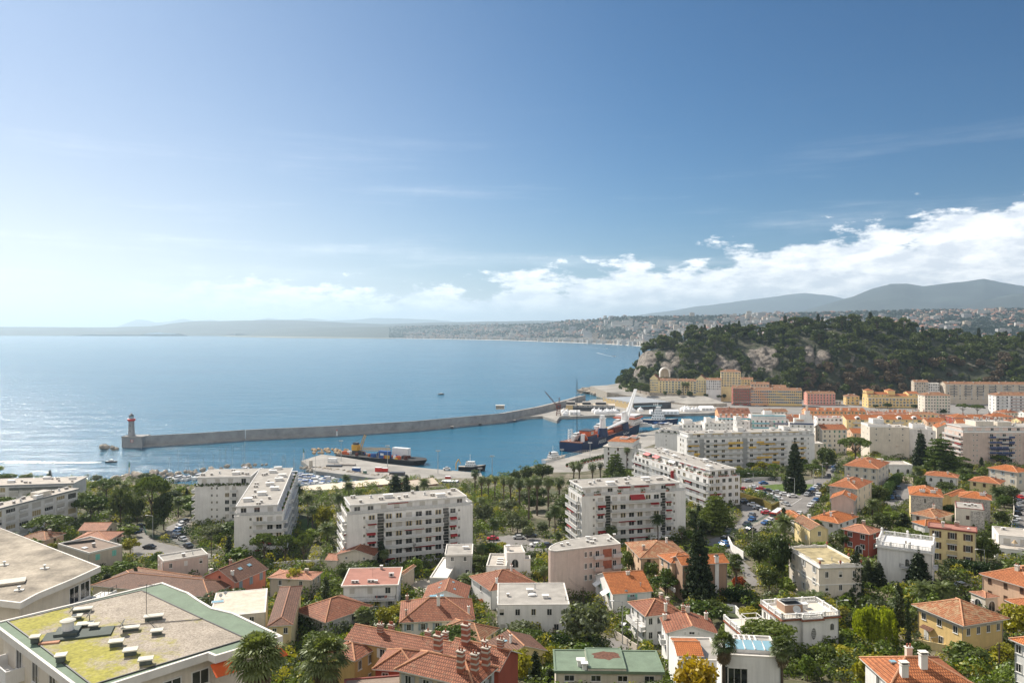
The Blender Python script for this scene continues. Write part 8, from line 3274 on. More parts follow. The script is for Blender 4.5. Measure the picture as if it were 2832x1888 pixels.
drape('lane','c',[(830,1060),(960,1120),(1075,1185),(1000,1260),(820,1190)],ASPH,.12)
drape('lane','h',[(2265,880),(2400,820),(2400,1250),(2290,1215)],ASPH,.12)
drape('lane','h',[(1070,980),(1160,830),(1215,770),(1350,780),(1310,905),(1200,1010)],ASPH,.12)
drape('lane','b',[(1290,620),(1420,590),(1480,640),(1370,740),(1280,700)],PAVE,.12)
drape('lawn','p',[(520,385),(900,345),(1330,342),(1480,352),(1240,530),(1060,475),(760,435)],GRASS,.16)
drape('lawn','f',[(480,1100),(560,1090),(650,1240),(540,1240)],GRASS,.12)
drape('lawn','c',[(1080,1150),(1220,1140),(1235,1220),(1100,1230)],GRASS,.12)
drape('lawn','c',[(1800,620),(1900,610),(1960,700),(1800,705)],GRASS,.12)
drape('pavement','p',[(880,600),(960,590),(1010,700),(940,830),(700,960),(100,1200),(60,1170),(620,930),(800,820),(930,700)],PAVE,.19)
pq=[GP('c',x,y)+Vector((0,0,.25))for x,y in((1840,965),(1925,960),(1945,1060),(1870,1060))]
mb=MB()
mb.face(pq)
m_,nt,b=nodes_of('pool_water')
b.inputs['Base Color'].default_value=(0.02,0.30,0.38,1)
b.inputs['Roughness'].default_value=.08
struct(mb.obj('pool',m_))
drape('pool_deck','c',[(1790,950),(1940,935),(1990,1080),(1830,1080)],COPING,.12)
mb=MB()
for a,b_ in(((1280,578),(1090,702)),((1225,590),(960,690))):
 p0,p1=GP('p',*a),GP('p',*b_)
 d=(p1-p0).normalized()
 n=Vector((-d.y,d.x,0))*.12
 for k in range(20):
  q0,q1=p0+(p1-p0)*k/20,p0+(p1-p0)*(k+(1 if a[0]==1280 else .5))/20
  mb.face([Vector((q.x,q.y,T(q.x,q.y)+.2))for q in(q0-n,q1-n,q1+n,q0+n)])
struct(mb.obj('road_marking',PAINTW))
def along(nm,label,cat,v,pts,h,m_,t=.25,base=0.0,rail=False,group=None):
 """wall, hedge or railing following the ground"""
 P3=[GP(v,x,y)for x,y in pts]
 r0=P3[0]
 mb=MB()
 for a,b_ in zip(P3,P3[1:]):
  n=max(1,int((b_-a).length/2))
  d=(b_-a).normalized()
  nn=Vector((-d.y,d.x,0))*t/2
  for k in range(n):
   q0,q1=a+(b_-a)*k/n,a+(b_-a)*(k+1)/n
   z0,z1=T(q0.x,q0.y)+base,T(q1.x,q1.y)+base
   if rail:
    up=lambda q,z:Vector((q.x,q.y,z))
    for hh in(h,h*.55,.15):
     mb.tube(up(q0,z0+hh)-r0,up(q1,z1+hh)-r0,.05,.05,4,cap=False)
    for w_ in(0,.25,.5,.75):
     q=q0+(q1-q0)*w_
     mb.tube(up(q,z0+(z1-z0)*w_)-r0,up(q,z0+(z1-z0)*w_+h)-r0,.035,.035,4,cap=False)
   else:
    c8=[Vector((q.x+s*nn.x,q.y+s*nn.y,z+e))-r0 for e,in((-.6,),(h,))for q,z,s in((q0,z0,-1),(q1,z1,-1),(q1,z1,1),(q0,z0,1))]
    for f_ in((0,1,5,4),(1,2,6,5),(2,3,7,6),(3,0,4,7),(4,5,6,7)):
     mb.face([c8[i]for i in f_])
 return tag(mb.obj(nm,m_,None,r0),label,cat,group)
GRAIL=mat('green_railing',(0.02,0.11,0.075),0.5,0.1)
IVY=leafmat('ivy_wall',(0.09,0.075,0.02),(0.20,0.16,0.05))
along('ivy_wall','curved retaining wall overgrown with brown green ivy between the two street levels','wall','p',[(285,590),(640,705),(800,800),(900,740)],2.9,IVY,.8)
along('railing','dark green railing curving down beside the street on the right','railing','p',[(760,545),(905,650),(915,720),(800,820),(560,980),(330,1085),(60,1180)],1.3,GRAIL,rail=True)
along('railing','dark green railing round the outside of the street bend on the left','railing','e',[(1296,1185),(1320,1235),(1450,1285),(1640,1330),(1800,1370),(2000,1415)],1.3,GRAIL,rail=True)
along('garden_wall','white garden wall along the lane below the blue car','wall','c',[(1805,300),(1840,370),(1930,430)],2.4,WHITE)
along('garden_wall','white wall behind the pool of the balustraded villa','wall','c',[(1780,850),(1860,860),(1925,930)],1.8,WHITE2)
along('garden_wall','stone wall with posts beside the lane by the white gabled house','wall','c',[(870,1050),(960,1110),(1065,1180)],1.5,STONEB)
along('garden_wall','low grey wall below the yellow awning flats','wall','p',[(290,312),(600,290),(940,285)],1.9,GREYW)
along('garden_wall','beige wall closing the little car yard on the right slope','wall','h',[(1215,745),(1350,770)],2.6,BEIGE)
# ------------------------------------------------------------------ cars
def car_meshes(c):
 body=MB()
 pr=[(-2.1,.35),(-2.15,.75),(-2.0,.95),(-1.2,1.0),(-.75,1.42),(.75,1.45),(1.35,1.0),(2.05,.85),(2.15,.6),(2.1,.35)]
 for(x0,z0),(x1,z1)in zip(pr,pr[1:]+pr[:1]):
  body.face([(x0,-.85,z0),(x0,.85,z0),(x1,.85,z1),(x1,-.85,z1)][::-1])
 for s in(-.85,.85):
  body.face([(x,s,z)for x,z in(pr if s>0 else pr[::-1])])
 g=MB()
 for s in(-.865,.865):
  q=[(-1.05,1.02),(-.7,1.36),(.7,1.38),(1.15,1.02)]
  g.face([(x,s,z)for x,z in(q if s>0 else q[::-1])])
 g.face([(-.80,-.75,1.40),(-.80,.75,1.40),(-1.21,.75,1.03),(-1.21,-.75,1.03)])
 g.face([(.80,.75,1.43),(.80,-.75,1.43),(1.35,-.75,1.03),(1.35,.75,1.03)])
 w=MB()
 w.tube((0,-.1,0),(0,.1,0),.33,.33,10)
 return body.mesh('body',[c]),g.mesh('windows',[GLASS]),w
CC={'white':(.72,.72,.72),'silver':(.42,.43,.44),'grey':(.20,.21,.22),'black':(.025,.025,.03),'dark':(.05,.055,.065),'blue':(.04,.12,.30),'red':(.48,.03,.03),'yellow':(.65,.42,.02),'green':(.02,.09,.07)}
CAR={}
for nm,c_ in CC.items():
 CAR[nm]=car_meshes(mat('car_paint_'+nm,c_,.25,.04,spec=.6))
WHEEL=CAR['white'][2].mesh('wheel',[BLACKR])
def car(col,v,x,y,deg,where,van=False,z=None):
 q=GP(v,x,y)if z is None else PZ(v,x,y,z)
 o=thing('van' if van else 'car',f"{col} {'van' if van else 'car'} {where}",'van' if van else 'car',(q.x,q.y,(T(q.x,q.y)if z is None else z)+.14),rad(deg),f"{col} {'vans' if van else 'cars'} {where}")
 if van:
  o.scale=(1.12,1.08,1.45)
 link('body',CAR[col][0],o)
 link('windows',CAR[col][1],o)
 for a in(-1.3,1.35):
  for b_ in(-.78,.78):
   link('wheel',WHEEL,o,(a,b_,.33))
W_='in the line of traffic round the grass triangle'
for c_,x,y,d in(('red',330,445,-25),('yellow',425,475,-25),('white',550,500,-25),('white',495,410,-20),('silver',510,440,-20),('red',612,440,-20),('black',735,470,-22),('green',668,530,-28),('white',782,552,-30),('white',888,602,-38),('silver',878,495,-25),('white',997,530,-20),('white',1127,560,0),('silver',1015,690,-70)):
 car(c_,'p',x,y,d,W_)
W_='parked along the kerb right of the grass triangle'
for c_,x,y in(('silver',1365,535),('dark',1415,490),('blue',1457,455),('white',1505,415),('dark',1555,385),('blue',1512,625),('silver',1470,670),('white',1420,715),('white',1240,850)):
 car(c_,'p',x,y,52,W_)
car('white','p',1548,565,60,'parked by the yellow shrub at the street corner',True)
for c_,x,y,d in(('grey',410,312,5),('blue',655,348,5),('grey',800,285,0)):
 car(c_,'p',x,y,d,'on the street below the yellow awning flats')
W_='parked below the ivy wall'
for c_,x,y in(('silver',335,630),('black',380,668),('white',482,700),('silver',570,755),('dark',625,775),('white',680,800),('red',705,840)):
 car(c_,'p',x,y,-25,W_)
for c_,x,y in(('grey',470,870),('blue',470,940),('dark',385,1020),('grey',100,1130)):
 car(c_,'p',x,y,50,'parked in the shade under the green railing')
for c_,x,y,d in(('blue',700,1000,35),('white',775,955,38),('dark',815,1000,38),('dark',440,1110,25),('black',60,1250,15),('blue',30,1335,20)):
 car(c_,'p',x,y,d,'driving down the street beside the green railing')
for c_,x,y in(('white',1800,55),('blue',1790,95),('silver',1786,125),('dark',1780,160),('dark',1720,225)):
 car(c_,'p',x,y,75,'parked in the shaded street beside the tall evergreens')
q=GP('p',878,905)
root=thing('bus','red single deck bus coming down the curved street','bus',(q.x,q.y,q.z+.15),rad(55))
mb=MB()
mb.box(-5,5,-1.25,1.25,.4,3.0,0)
mb.box(-4.5,4.2,-1.0,1.0,3.0,3.2,1)
mb.obj('body',[REDP,HULLW],root)
mb=MB()
mb.box(-4.8,4.8,-1.27,1.27,1.6,2.6,0)
mb.box(-5.03,-5.0,-1.1,1.1,1.3,2.7,0)
mb.obj('windows',[GLASS],root)
for a in(-3,3):
 for b_ in(-1.1,1.1):
  o=link('wheel',WHEEL,root,(a,b_,.45))
  o.scale=(1.4,1.4,1.4)
W_='in the queue on the tree lined street left of the two wing flats'
for i,(x,y)in enumerate(((1665,1125),(1640,1152),(1627,1180),(1615,1207),(1608,1232),(1610,1262),(1650,1290),(1700,1350))):
 car(('dark','silver','white','blue','silver','dark','silver','dark')[i],'e',x,y,68 if i<6 else-40,W_)
car('blue','e',1240,1218,75,'waiting where the left street leaves the trees')
car('dark','e',1265,1172,75,'under the trees of the left street')
car('black','e',1350,1362,-8,'turning on the left street bend')
W_='in the car park right of the two strip flats'
for c_,x,y in(('red',1950,275),('dark',1990,335),('blue',2005,372),('silver',2160,265),('dark',2260,250),('white',2300,328),('dark',2390,330)):
 car(c_,'b',x,y,5,W_)
car('blue','c',1775,335,25,'on the lane by the white garden wall')
car('white','c',940,1030,-25,'behind the gate next to the street lamp',True)
car('white','c',1130,1065,0,'under the cypress side of the gabled house',True)
for i,(x,y)in enumerate(((2320,910),(2305,945),(2300,980),(2295,1015),(2290,1055),(2280,1100),(2268,1140),(2262,1178))):
 car(('red','silver','silver','dark','black','white','silver','blue')[i],'h',x,y,82,'parked in the street at the right border')
for c_,x,y in(('dark',1218,825),('dark',1172,870),('blue',1150,912),('dark',1215,915),('dark',1080,995)):
 car(c_,'h',x,y,75,'in the little yard between the right hand houses')
car('silver','d',1840,660,10,'in the drive of the bright white villa')
car('white','l',1955,470,5,'on the pier near the workboat',True,2.5)
car('red','l',2175,690,0,'on the pier by the blue workshop',False,2.5)
for i in range(14):
 q_=(1830+i*22,1112+i*.9)
 car(('white','dark','silver','grey')[i%4],'n',q_[0],q_[1],2,'on the quay road before the palazzi',z=3.4)
 # ------------------------------------------------------------------ lamps and poles
def pole(v,x,yb,yt,kind,label,group=None):
 q=GP(v,x,yb)
 h=(yb-yt)*VIEWS[v][2]*q.y/F
 mb=MB()
 if kind=='post':
  mb.tube((0,0,-.3),(0,0,h),.14,.10,6)
  mb.box(-.7,.7,-.05,.05,h-.6,h-.5)
  mb.box(-.5,.5,-.05,.05,h-1.1,h-1.0)
  m__=[CONC if 'concrete' in label else BARK]
 else:
  mb.tube((0,0,-.3),(0,0,h),.13,.08,6)
  s=-1 if kind=='left' else 1
  mb.tube((0,0,h-.1),(s*2.0,0,h+.15),.06,.05,5)
  mb.box(min(s*1.8,s*2.7),max(s*1.8,s*2.7),-.15,.15,h+.05,h+.22,1)
  m__=[GALV,HULLW]
 tag(mb.obj('utility_pole' if kind=='post' else 'street_lamp',m__,None,q),label,'pole' if kind=='post' else 'lamp',group)
 return q+Vector((0,0,h))
pole('e',1380,1262,1062,'left','tall grey street lamp standing inside the left street bend')
pole('p',1160,520,240,'left','tall street lamp at the near edge of the grass triangle')
pole('p',1465,360,105,'right','street lamp at the far corner of the grass triangle')
pole('p',490,370,170,'left','street lamp before the corner flats with pink awnings')
pole('p',1612,260,0,'right','slim tall lamp beside the shaded street of evergreens')
pole('c',945,1120,770,'left','street lamp by the white house with the narrow gallery')
pole('d',830,930,765,'right','street lamp right of the balustraded villa with pool')
pole('d',1595,1160,1060,'right','street lamp before the cream frieze villa')
pole('d',2030,520,350,'left','street lamp by the clipped hedge of the white villa')
pole('b',570,1030,890,'right','street lamp before the broad orange hipped roof')
PO=[pole('c',1070,1180,910,'post','thick concrete pole at the corner of the white gabled house'),pole('c',540,1440,1190,'post','dark wooden pole before the green membrane roof'),pole('c',475,720,530,'post','wooden pole with crossarms behind the white modern house'),pole('c',625,790,650,'post','wooden pole left of the white awning house'),pole('c',382,1130,980,'post','wooden pole in the hedge right of the white modern house'),pole('d',145,310,170,'post','concrete pole beside the date palm at the street'),pole('d',2150,1390,1105,'post','wooden pole among the trees at the lower right border'),pole('d',1215,1450,1310,'post','grey concrete pole before the big orange roof at the bottom'),pole('e',1910,1440,1255,'post','wooden pole before the two wing flats'),pole('e',1152,1265,1145,'post','concrete pole by the tiled outbuilding at the left street'),pole('b',1432,1010,840,'post','thin pole before the tidy orange red roof')]
def wires(a,b_,n,label):
 mb=MB()
 for k in range(n):
  o_=Vector((0,0,-.35*k))
  pts=[a+(b_-a)*t+o_+Vector((0,0,-4*.9*t*(1-t)))-a for t in[i/10 for i in range(11)]]
  mb.path(pts,.018,3)
 tag(mb.obj('overhead_wire',DKMETAL,None,a),label,'wire')
wires(PO[2],PO[3],2,'overhead wires slung between the two wooden poles near the awning house')
wires(PO[0],PO[1],3,'overhead wires from the concrete pole to the green membrane roof')
wires(PD('d',690,745,175),PD('d',1600,1060,150),4,'overhead wires crossing before the lime green willow')
wires(PO[7],PO[6],3,'overhead wires across the trees at the lower right')
wires(PO[9],PO[8],2,'overhead wires along the left street')
# ------------------------------------------------------------------ trees of the gardens
tree_kind('round','dark',9,8,9,.26,3,100)
tree_kind('round','mid',8,7,9,.26,3,110)
tree_kind('round','bright',7,6,9,.26,2,120)
tree_kind('olive','olive',7,7,10,.22,2,130)
tree_kind('round','gold',6,6,10,.24,2,140)
tree_kind('blossom','yellow',8,7,11,.22,1,150)
tree_kind('round','red',4,5,12,.2,1,155)
tree_kind('pine','mid',12,13,11,.30,2,160)
tree_kind('cypress','cyp',12,3.6,11,.22,2,170)
tree_kind('fir','cyp',16,9,16,.24,2,180)
tree_kind('cedar','mid',14,14,14,.26,2,190)
# weeping willow
rng=np.random.default_rng(9)
V=[]
WB=[(rng.uniform(0,6.28),3.3*rng.uniform(.1,1)**.6,rng.uniform(6.2,8.9))for i in range(22)]
for i in range(330):
 t,r,z=WB[i%22]
 t,r,z=t+rng.normal()*.16/(.3+r/4),max(.1,r+rng.normal()*.35),z-.05*r*r+rng.uniform(-.5,.4)
 L_=rng.uniform(2.0,5.5)*(.5+r/5)
 n=int(L_/.25)
 for k in range(n):
  zz=z-k*.25
  if zz<1.2:
   break
  c_=np.array([math.cos(t)*(r+.02*k)+rng.normal()*.06,math.sin(t)*(r+.02*k)+rng.normal()*.06,zz])
  a=rng.normal(size=3)*np.array([.12,.12,.05])
  b_=np.array([0,0,.2])
  V.append([c_-a-b_,c_+a-b_,c_+a+b_,c_-a+b_])
TREES[('willow','lime')]=([(branches('round',rng,9,7).mesh('trunk',[BARK]),quads_mesh('crown',np.array(V).reshape(-1,3),LEAF['lime']))],9,8)
def frond(V,base,az,el0,L,wid,droop,rng,n=9,fan=False):
 """one palm leaf: arching midrib with leaflets"""
 d=np.array([math.cos(az),math.sin(az),0.0])
 s=np.array([-math.sin(az),math.cos(az),0.0])
 p_=np.array(base,float)
 e=el0
 st=L/n
 for k in range(n):
  u=(k+.5)/n
  q=p_+(d*math.cos(e)+np.array([0,0,1])*math.sin(e))*st
  if fan:
   w_=wid*(.15 if u<.45 else math.sin((u-.45)/.55*2.4)*1.0+.1)
  else:
   w_=wid*math.sin(math.pi*min(1,.12+u*.88))**.6
  for sg in(-1,1):
   o_=s*sg*w_+np.array([0,0,-.35*w_])+(q-p_)*.5
   V.append([p_,p_+(q-p_)*.62,p_+(q-p_)*.62+o_,p_+o_])
  p_=q
  e-=droop/n*(1+u)
def palm_kind(key,leaf,H,R,nf,fan,seed,dry=True):
 rng=np.random.default_rng(seed)
 V,VD=[],[]
 for i in range(nf):
  az=i*2.39996
  u=i/nf
  el=1.35-1.75*u+rng.normal()*.08
  frond(V,(0,0,H),az,el,R*rng.uniform(.85,1.1),R*(.30 if fan else .17),1.1 if fan else 1.0,rng,8 if fan else 10,fan)
 if dry:
  for i in range(26):
   frond(VD,(0,0,H-.2-rng.uniform(0,1.2)),rng.uniform(0,6.28),-.7-rng.uniform(0,.5),R*rng.uniform(.6,.8),R*.2,.5,rng,6,fan)
 mb=MB()
 for i in range(10):
  z0,z1=-.5+(H+.5)*i/10,-.5+(H+.5)*(i+1)/10
  mb.tube((.05*math.sin(i),0,z0),(.05*math.sin(i+1),0,z1),.30-.006*i,.27-.006*i,7)
 if not fan:
  mb.tube((0,0,H-1.0),(0,0,H+.1),.3,.6,8)
 TREES[key]=([(mb.mesh('trunk',[BARK]),quads_mesh('crown',np.array(V).reshape(-1,3),LEAF[leaf]),quads_mesh('dry_skirt',np.array(VD).reshape(-1,3),LEAF['dry'])if VD else None)],H+R*.5,R*2)
palm_kind(('fanpalm','palm'),'palm',12,2.1,42,True,5)
palm_kind(('datepalm','palm'),'palm',9,4.0,60,False,6,False)
def bigfan(seed,H,R,nf,skirt):
 """near fan palm: each leaf a stalk with a pleated fan of blades"""
 rng=np.random.default_rng(seed)
 V,VD=[],[]
 for i in range(nf+skirt):
  dead=i>=nf
  az=i*2.39996
  el=(1.4-1.9*i/nf+rng.normal()*.08)if not dead else-1.0-rng.uniform(0,.4)
  d=np.array([math.cos(az)*math.cos(el),math.sin(az)*math.cos(el),math.sin(el)])
  s=np.array([-math.sin(az),math.cos(az),0])
  u=np.cross(s,d)
  st=R*rng.uniform(.42,.58)*(.6 if dead else 1)
  b0=np.array([0,0,H-(rng.uniform(0,1.4)if dead else 0)])
  tip=b0+d*st
  W=VD if dead else V
  W.append([b0-s*.03,b0+s*.03,tip+s*.03,tip-s*.03])
  L=R*rng.uniform(.48,.6)
  for k in range(15):
   t=(k-7)/7*1.75
   bd=d*math.cos(t)+s*math.sin(t)
   w_=np.cross(bd,u)
   fold=u*(.05 if k%2 else-.05)*L
   m_=tip+bd*L*.62+fold
   e_=tip+bd*L*(1-.12*abs(t))+np.array([0,0,-.28*L*(1 if not dead else .4)])
   W.append([tip,m_-w_*.085*L,m_+w_*.085*L,tip])
   W.append([m_-w_*.085*L,e_-w_*.01,e_+w_*.01,m_+w_*.085*L])
 mb=MB()
 for i in range(10):
  mb.tube((.05*math.sin(i),0,-.5+(H+.5)*i/10),(.05*math.sin(i+1),0,-.5+(H+.5)*(i+1)/10),.30-.006*i,.27-.006*i,7)
 return mb.mesh('trunk',[BARK]),quads_mesh('crown',np.array(V).reshape(-1,3),LEAF['fan']),quads_mesh('dry_skirt',np.array(VD).reshape(-1,3),LEAF['dry'])
TREES[('fanpalm','fan')]=([bigfan(3,12,2.3,44,26),bigfan(4,12,2.3,40,30)],13.2,4.6)
# leafless tree
mb=MB()
rb=random.Random(8)
def twig(p_,d,L,r,dep):
 q=p_+d*L
 mb.tube(p_,q,r,r*.65,5 if dep>1 else 3,0,cap=False)
 if dep:
  for k in range(3 if dep>1 else 4):
   nd=(d+Vector((rb.uniform(-1,1),rb.uniform(-1,1),rb.uniform(-.2,.7)))*.75).normalized()
   twig(p_+d*L*rb.uniform(.6,1),nd,L*rb.uniform(.6,.8),r*.6,dep-1)
twig(Vector((0,0,-.4)),Vector((0,0,1)),2.6,.2,5)
TREES[('bare','brown')]=([(mb.mesh('trunk',[mat('bare_branches',(0.16,0.125,0.10),.95,.2)]),None)],8.5,8)
KN={'pine':('pine_tree','umbrella pine with a spreading crown'),'cypress':('cypress_tree','slender dark cypress'),'fir':('fir_tree','tall dark conifer'),'cedar':('cedar_tree','layered spreading cedar'),'fanpalm':('fan_palm','fan palm with a dry skirt'),'datepalm':('date_palm','date palm with arching fronds'),'bare':('bare_tree','leafless tree'),'willow':('willow_tree','lime green weeping willow'),'olive':('olive_tree','grey green olive tree'),'blossom':('mimosa_tree','mimosa in full yellow blossom'),'round':('garden_tree','')}
RL={'dark':'dark green leafy tree','mid':'green leafy tree','bright':'bright green tree','gold':'yellowish green tree','red':'red leaved shrub'}
tr=random.Random(3)
def plant(kind,leaf,v,x,yt,yb,wpx,where,group=None):
 L,H0,W0=TREES[(kind,leaf)]
 q=GP(v,x,yb)if not isinstance(where,tuple)else PZ(v,x,yb,where[1])
 where=where if isinstance(where,str)else where[0]
 k=VIEWS[v][2]*q.y/F
 h,w_=(yb-yt)*k,wpx*k
 nm,lb=KN[kind]
 lb=(lb or RL[leaf])+' '+where
 o=thing(nm,lb,'palm' if 'palm' in nm else 'tree',q,tr.uniform(0,6.28),group)
 pr=tr.choice(L)
 sw,sh=w_/W0,h/H0
 link('trunk',pr[0],o).scale=(max(.5,min(sw,1.6)),max(.5,min(sw,1.6)),sh)if 'palm' in nm else(sw,sw,sh)
 for nn_,me in zip(('crown','dry_skirt'),pr[1:]):
  if me:
   c_=link(nn_,me,o)
   if 'palm' in nm:
    c_.scale=(sw,sw,sw)
    c_.location.z=(H0-W0/4)*(sh-sw)
   else:
    c_.scale=(sw,sw,sh)
 r_=w_*.2
 FOOTS.append([(q.x-r_,q.y-r_),(q.x+r_,q.y-r_),(q.x+r_,q.y+r_),(q.x-r_,q.y+r_)])
G_='in the palm garden between the middle flats'
for x,a,b_,w_ in((40,720,1000,118),(120,735,1010,120),(205,720,1110,122),(280,715,1060,125),(380,715,1080,130),(480,735,900,125)):
 plant('fanpalm','palm','g',x,a,b_,w_,'in the row behind the palm garden','fan palms behind the palm garden')
for x,a,b_,w_ in((610,590,740,100),(660,585,760,100),(780,600,740,100),(850,590,720,80)):
 plant('fanpalm','palm','g',x,a,b_,w_,'at the edge of the ferry quay','fan palms at the ferry quay')
for x,a,b_,w_ in((2070,660,860,95),(2130,710,930,90),(2190,720,930,80),(2250,705,940,80),(2330,715,990,90)):
 plant('fanpalm','palm','f',x,a,b_,w_,'along the shore road right of the pier root','fan palms on the shore road')
for v,x,a,b_,w_,wh in(('h',1130,285,480,85,'left one of the pair before the beige grey block'),('h',1182,295,490,85,'right one of the pair before the beige grey block'),('h',1110,415,540,90,'lower left one beside the villa fragment'),('h',1182,420,540,90,'lower right one beside the villa fragment'),('h',880,290,400,80,'alone before the ochre building'),('g',1690,455,560,65,'before the left end of the yellow awning flats'),('g',1090,450,640,70,'tall beside the orange roofed block'),('c',1770,1060,1700,240,'left one of the two at the modern white house'),('c',2240,1100,1700,220,'right one of the two at the modern white house'),('c',1870,420,700,140,'by the orange shrub on the lane'),('d',670,140,310,120,'before the small cream villa'),('b',900,870,1010,180,'low, beside the broad orange hipped roof'),('b',590,1180,1760,440,'bright, at the bottom edge left of the rambling house')):
 plant('fanpalm','palm' if v in 'gh' else 'fan',v,x,a,b_,w_,wh)
for x,a,b_,w_ in((1255,690,795,50),(1310,700,805,50),(1345,700,805,55)):
 plant('fanpalm','palm','i',x,a,b_,w_,('before the yellow hotel',11),'fan palms before the yellow hotel')
plant('fanpalm','fan','a',2090,1080,2617,470,('at the corner of the mossy roof, lower left',55))
for v,x,a,b_,w_,wh in(('f',470,770,1080,140,'left before the long brick shed'),('f',560,840,1160,140,'second before the long brick shed'),('f',905,690,870,110,'seen over the roof of the long brick shed'),('f',930,765,920,140,'before the middle of the long brick shed'),('f',1610,740,880,150,'before the shorter brick shed'),('f',735,1150,1330,190,'at the left end of the two strip flats'),('f',2240,1080,1350,150,'at the car park'),('g',1370,1040,1330,165,'alone before the red awning flats'),('g',440,955,1255,155,'at the left end of the red awning flats'),('e',1610,910,1080,150,'beside the two wing flats'),('d',410,90,300,230,'largest, beside the small cream villa'),('h',985,910,1160,160,'in the yard below the pinkish gable'),('h',470,560,700,110,'by the shaded street of evergreens'),('d',1540,650,800,230,'left of the gate pillars'),('d',1690,640,800,210,'right of the gate pillars'),('g',470,1220,1320,110,'small, behind the rounded beige block'),('f',600,960,1240,130,'on the lawn left of the strip flats'),('e',1980,1150,1290,130,'low, before the two wing flats'),('h',110,665,760,70,'small, on the grass triangle')):
 plant('datepalm','palm',v,x,a,b_,w_,wh)
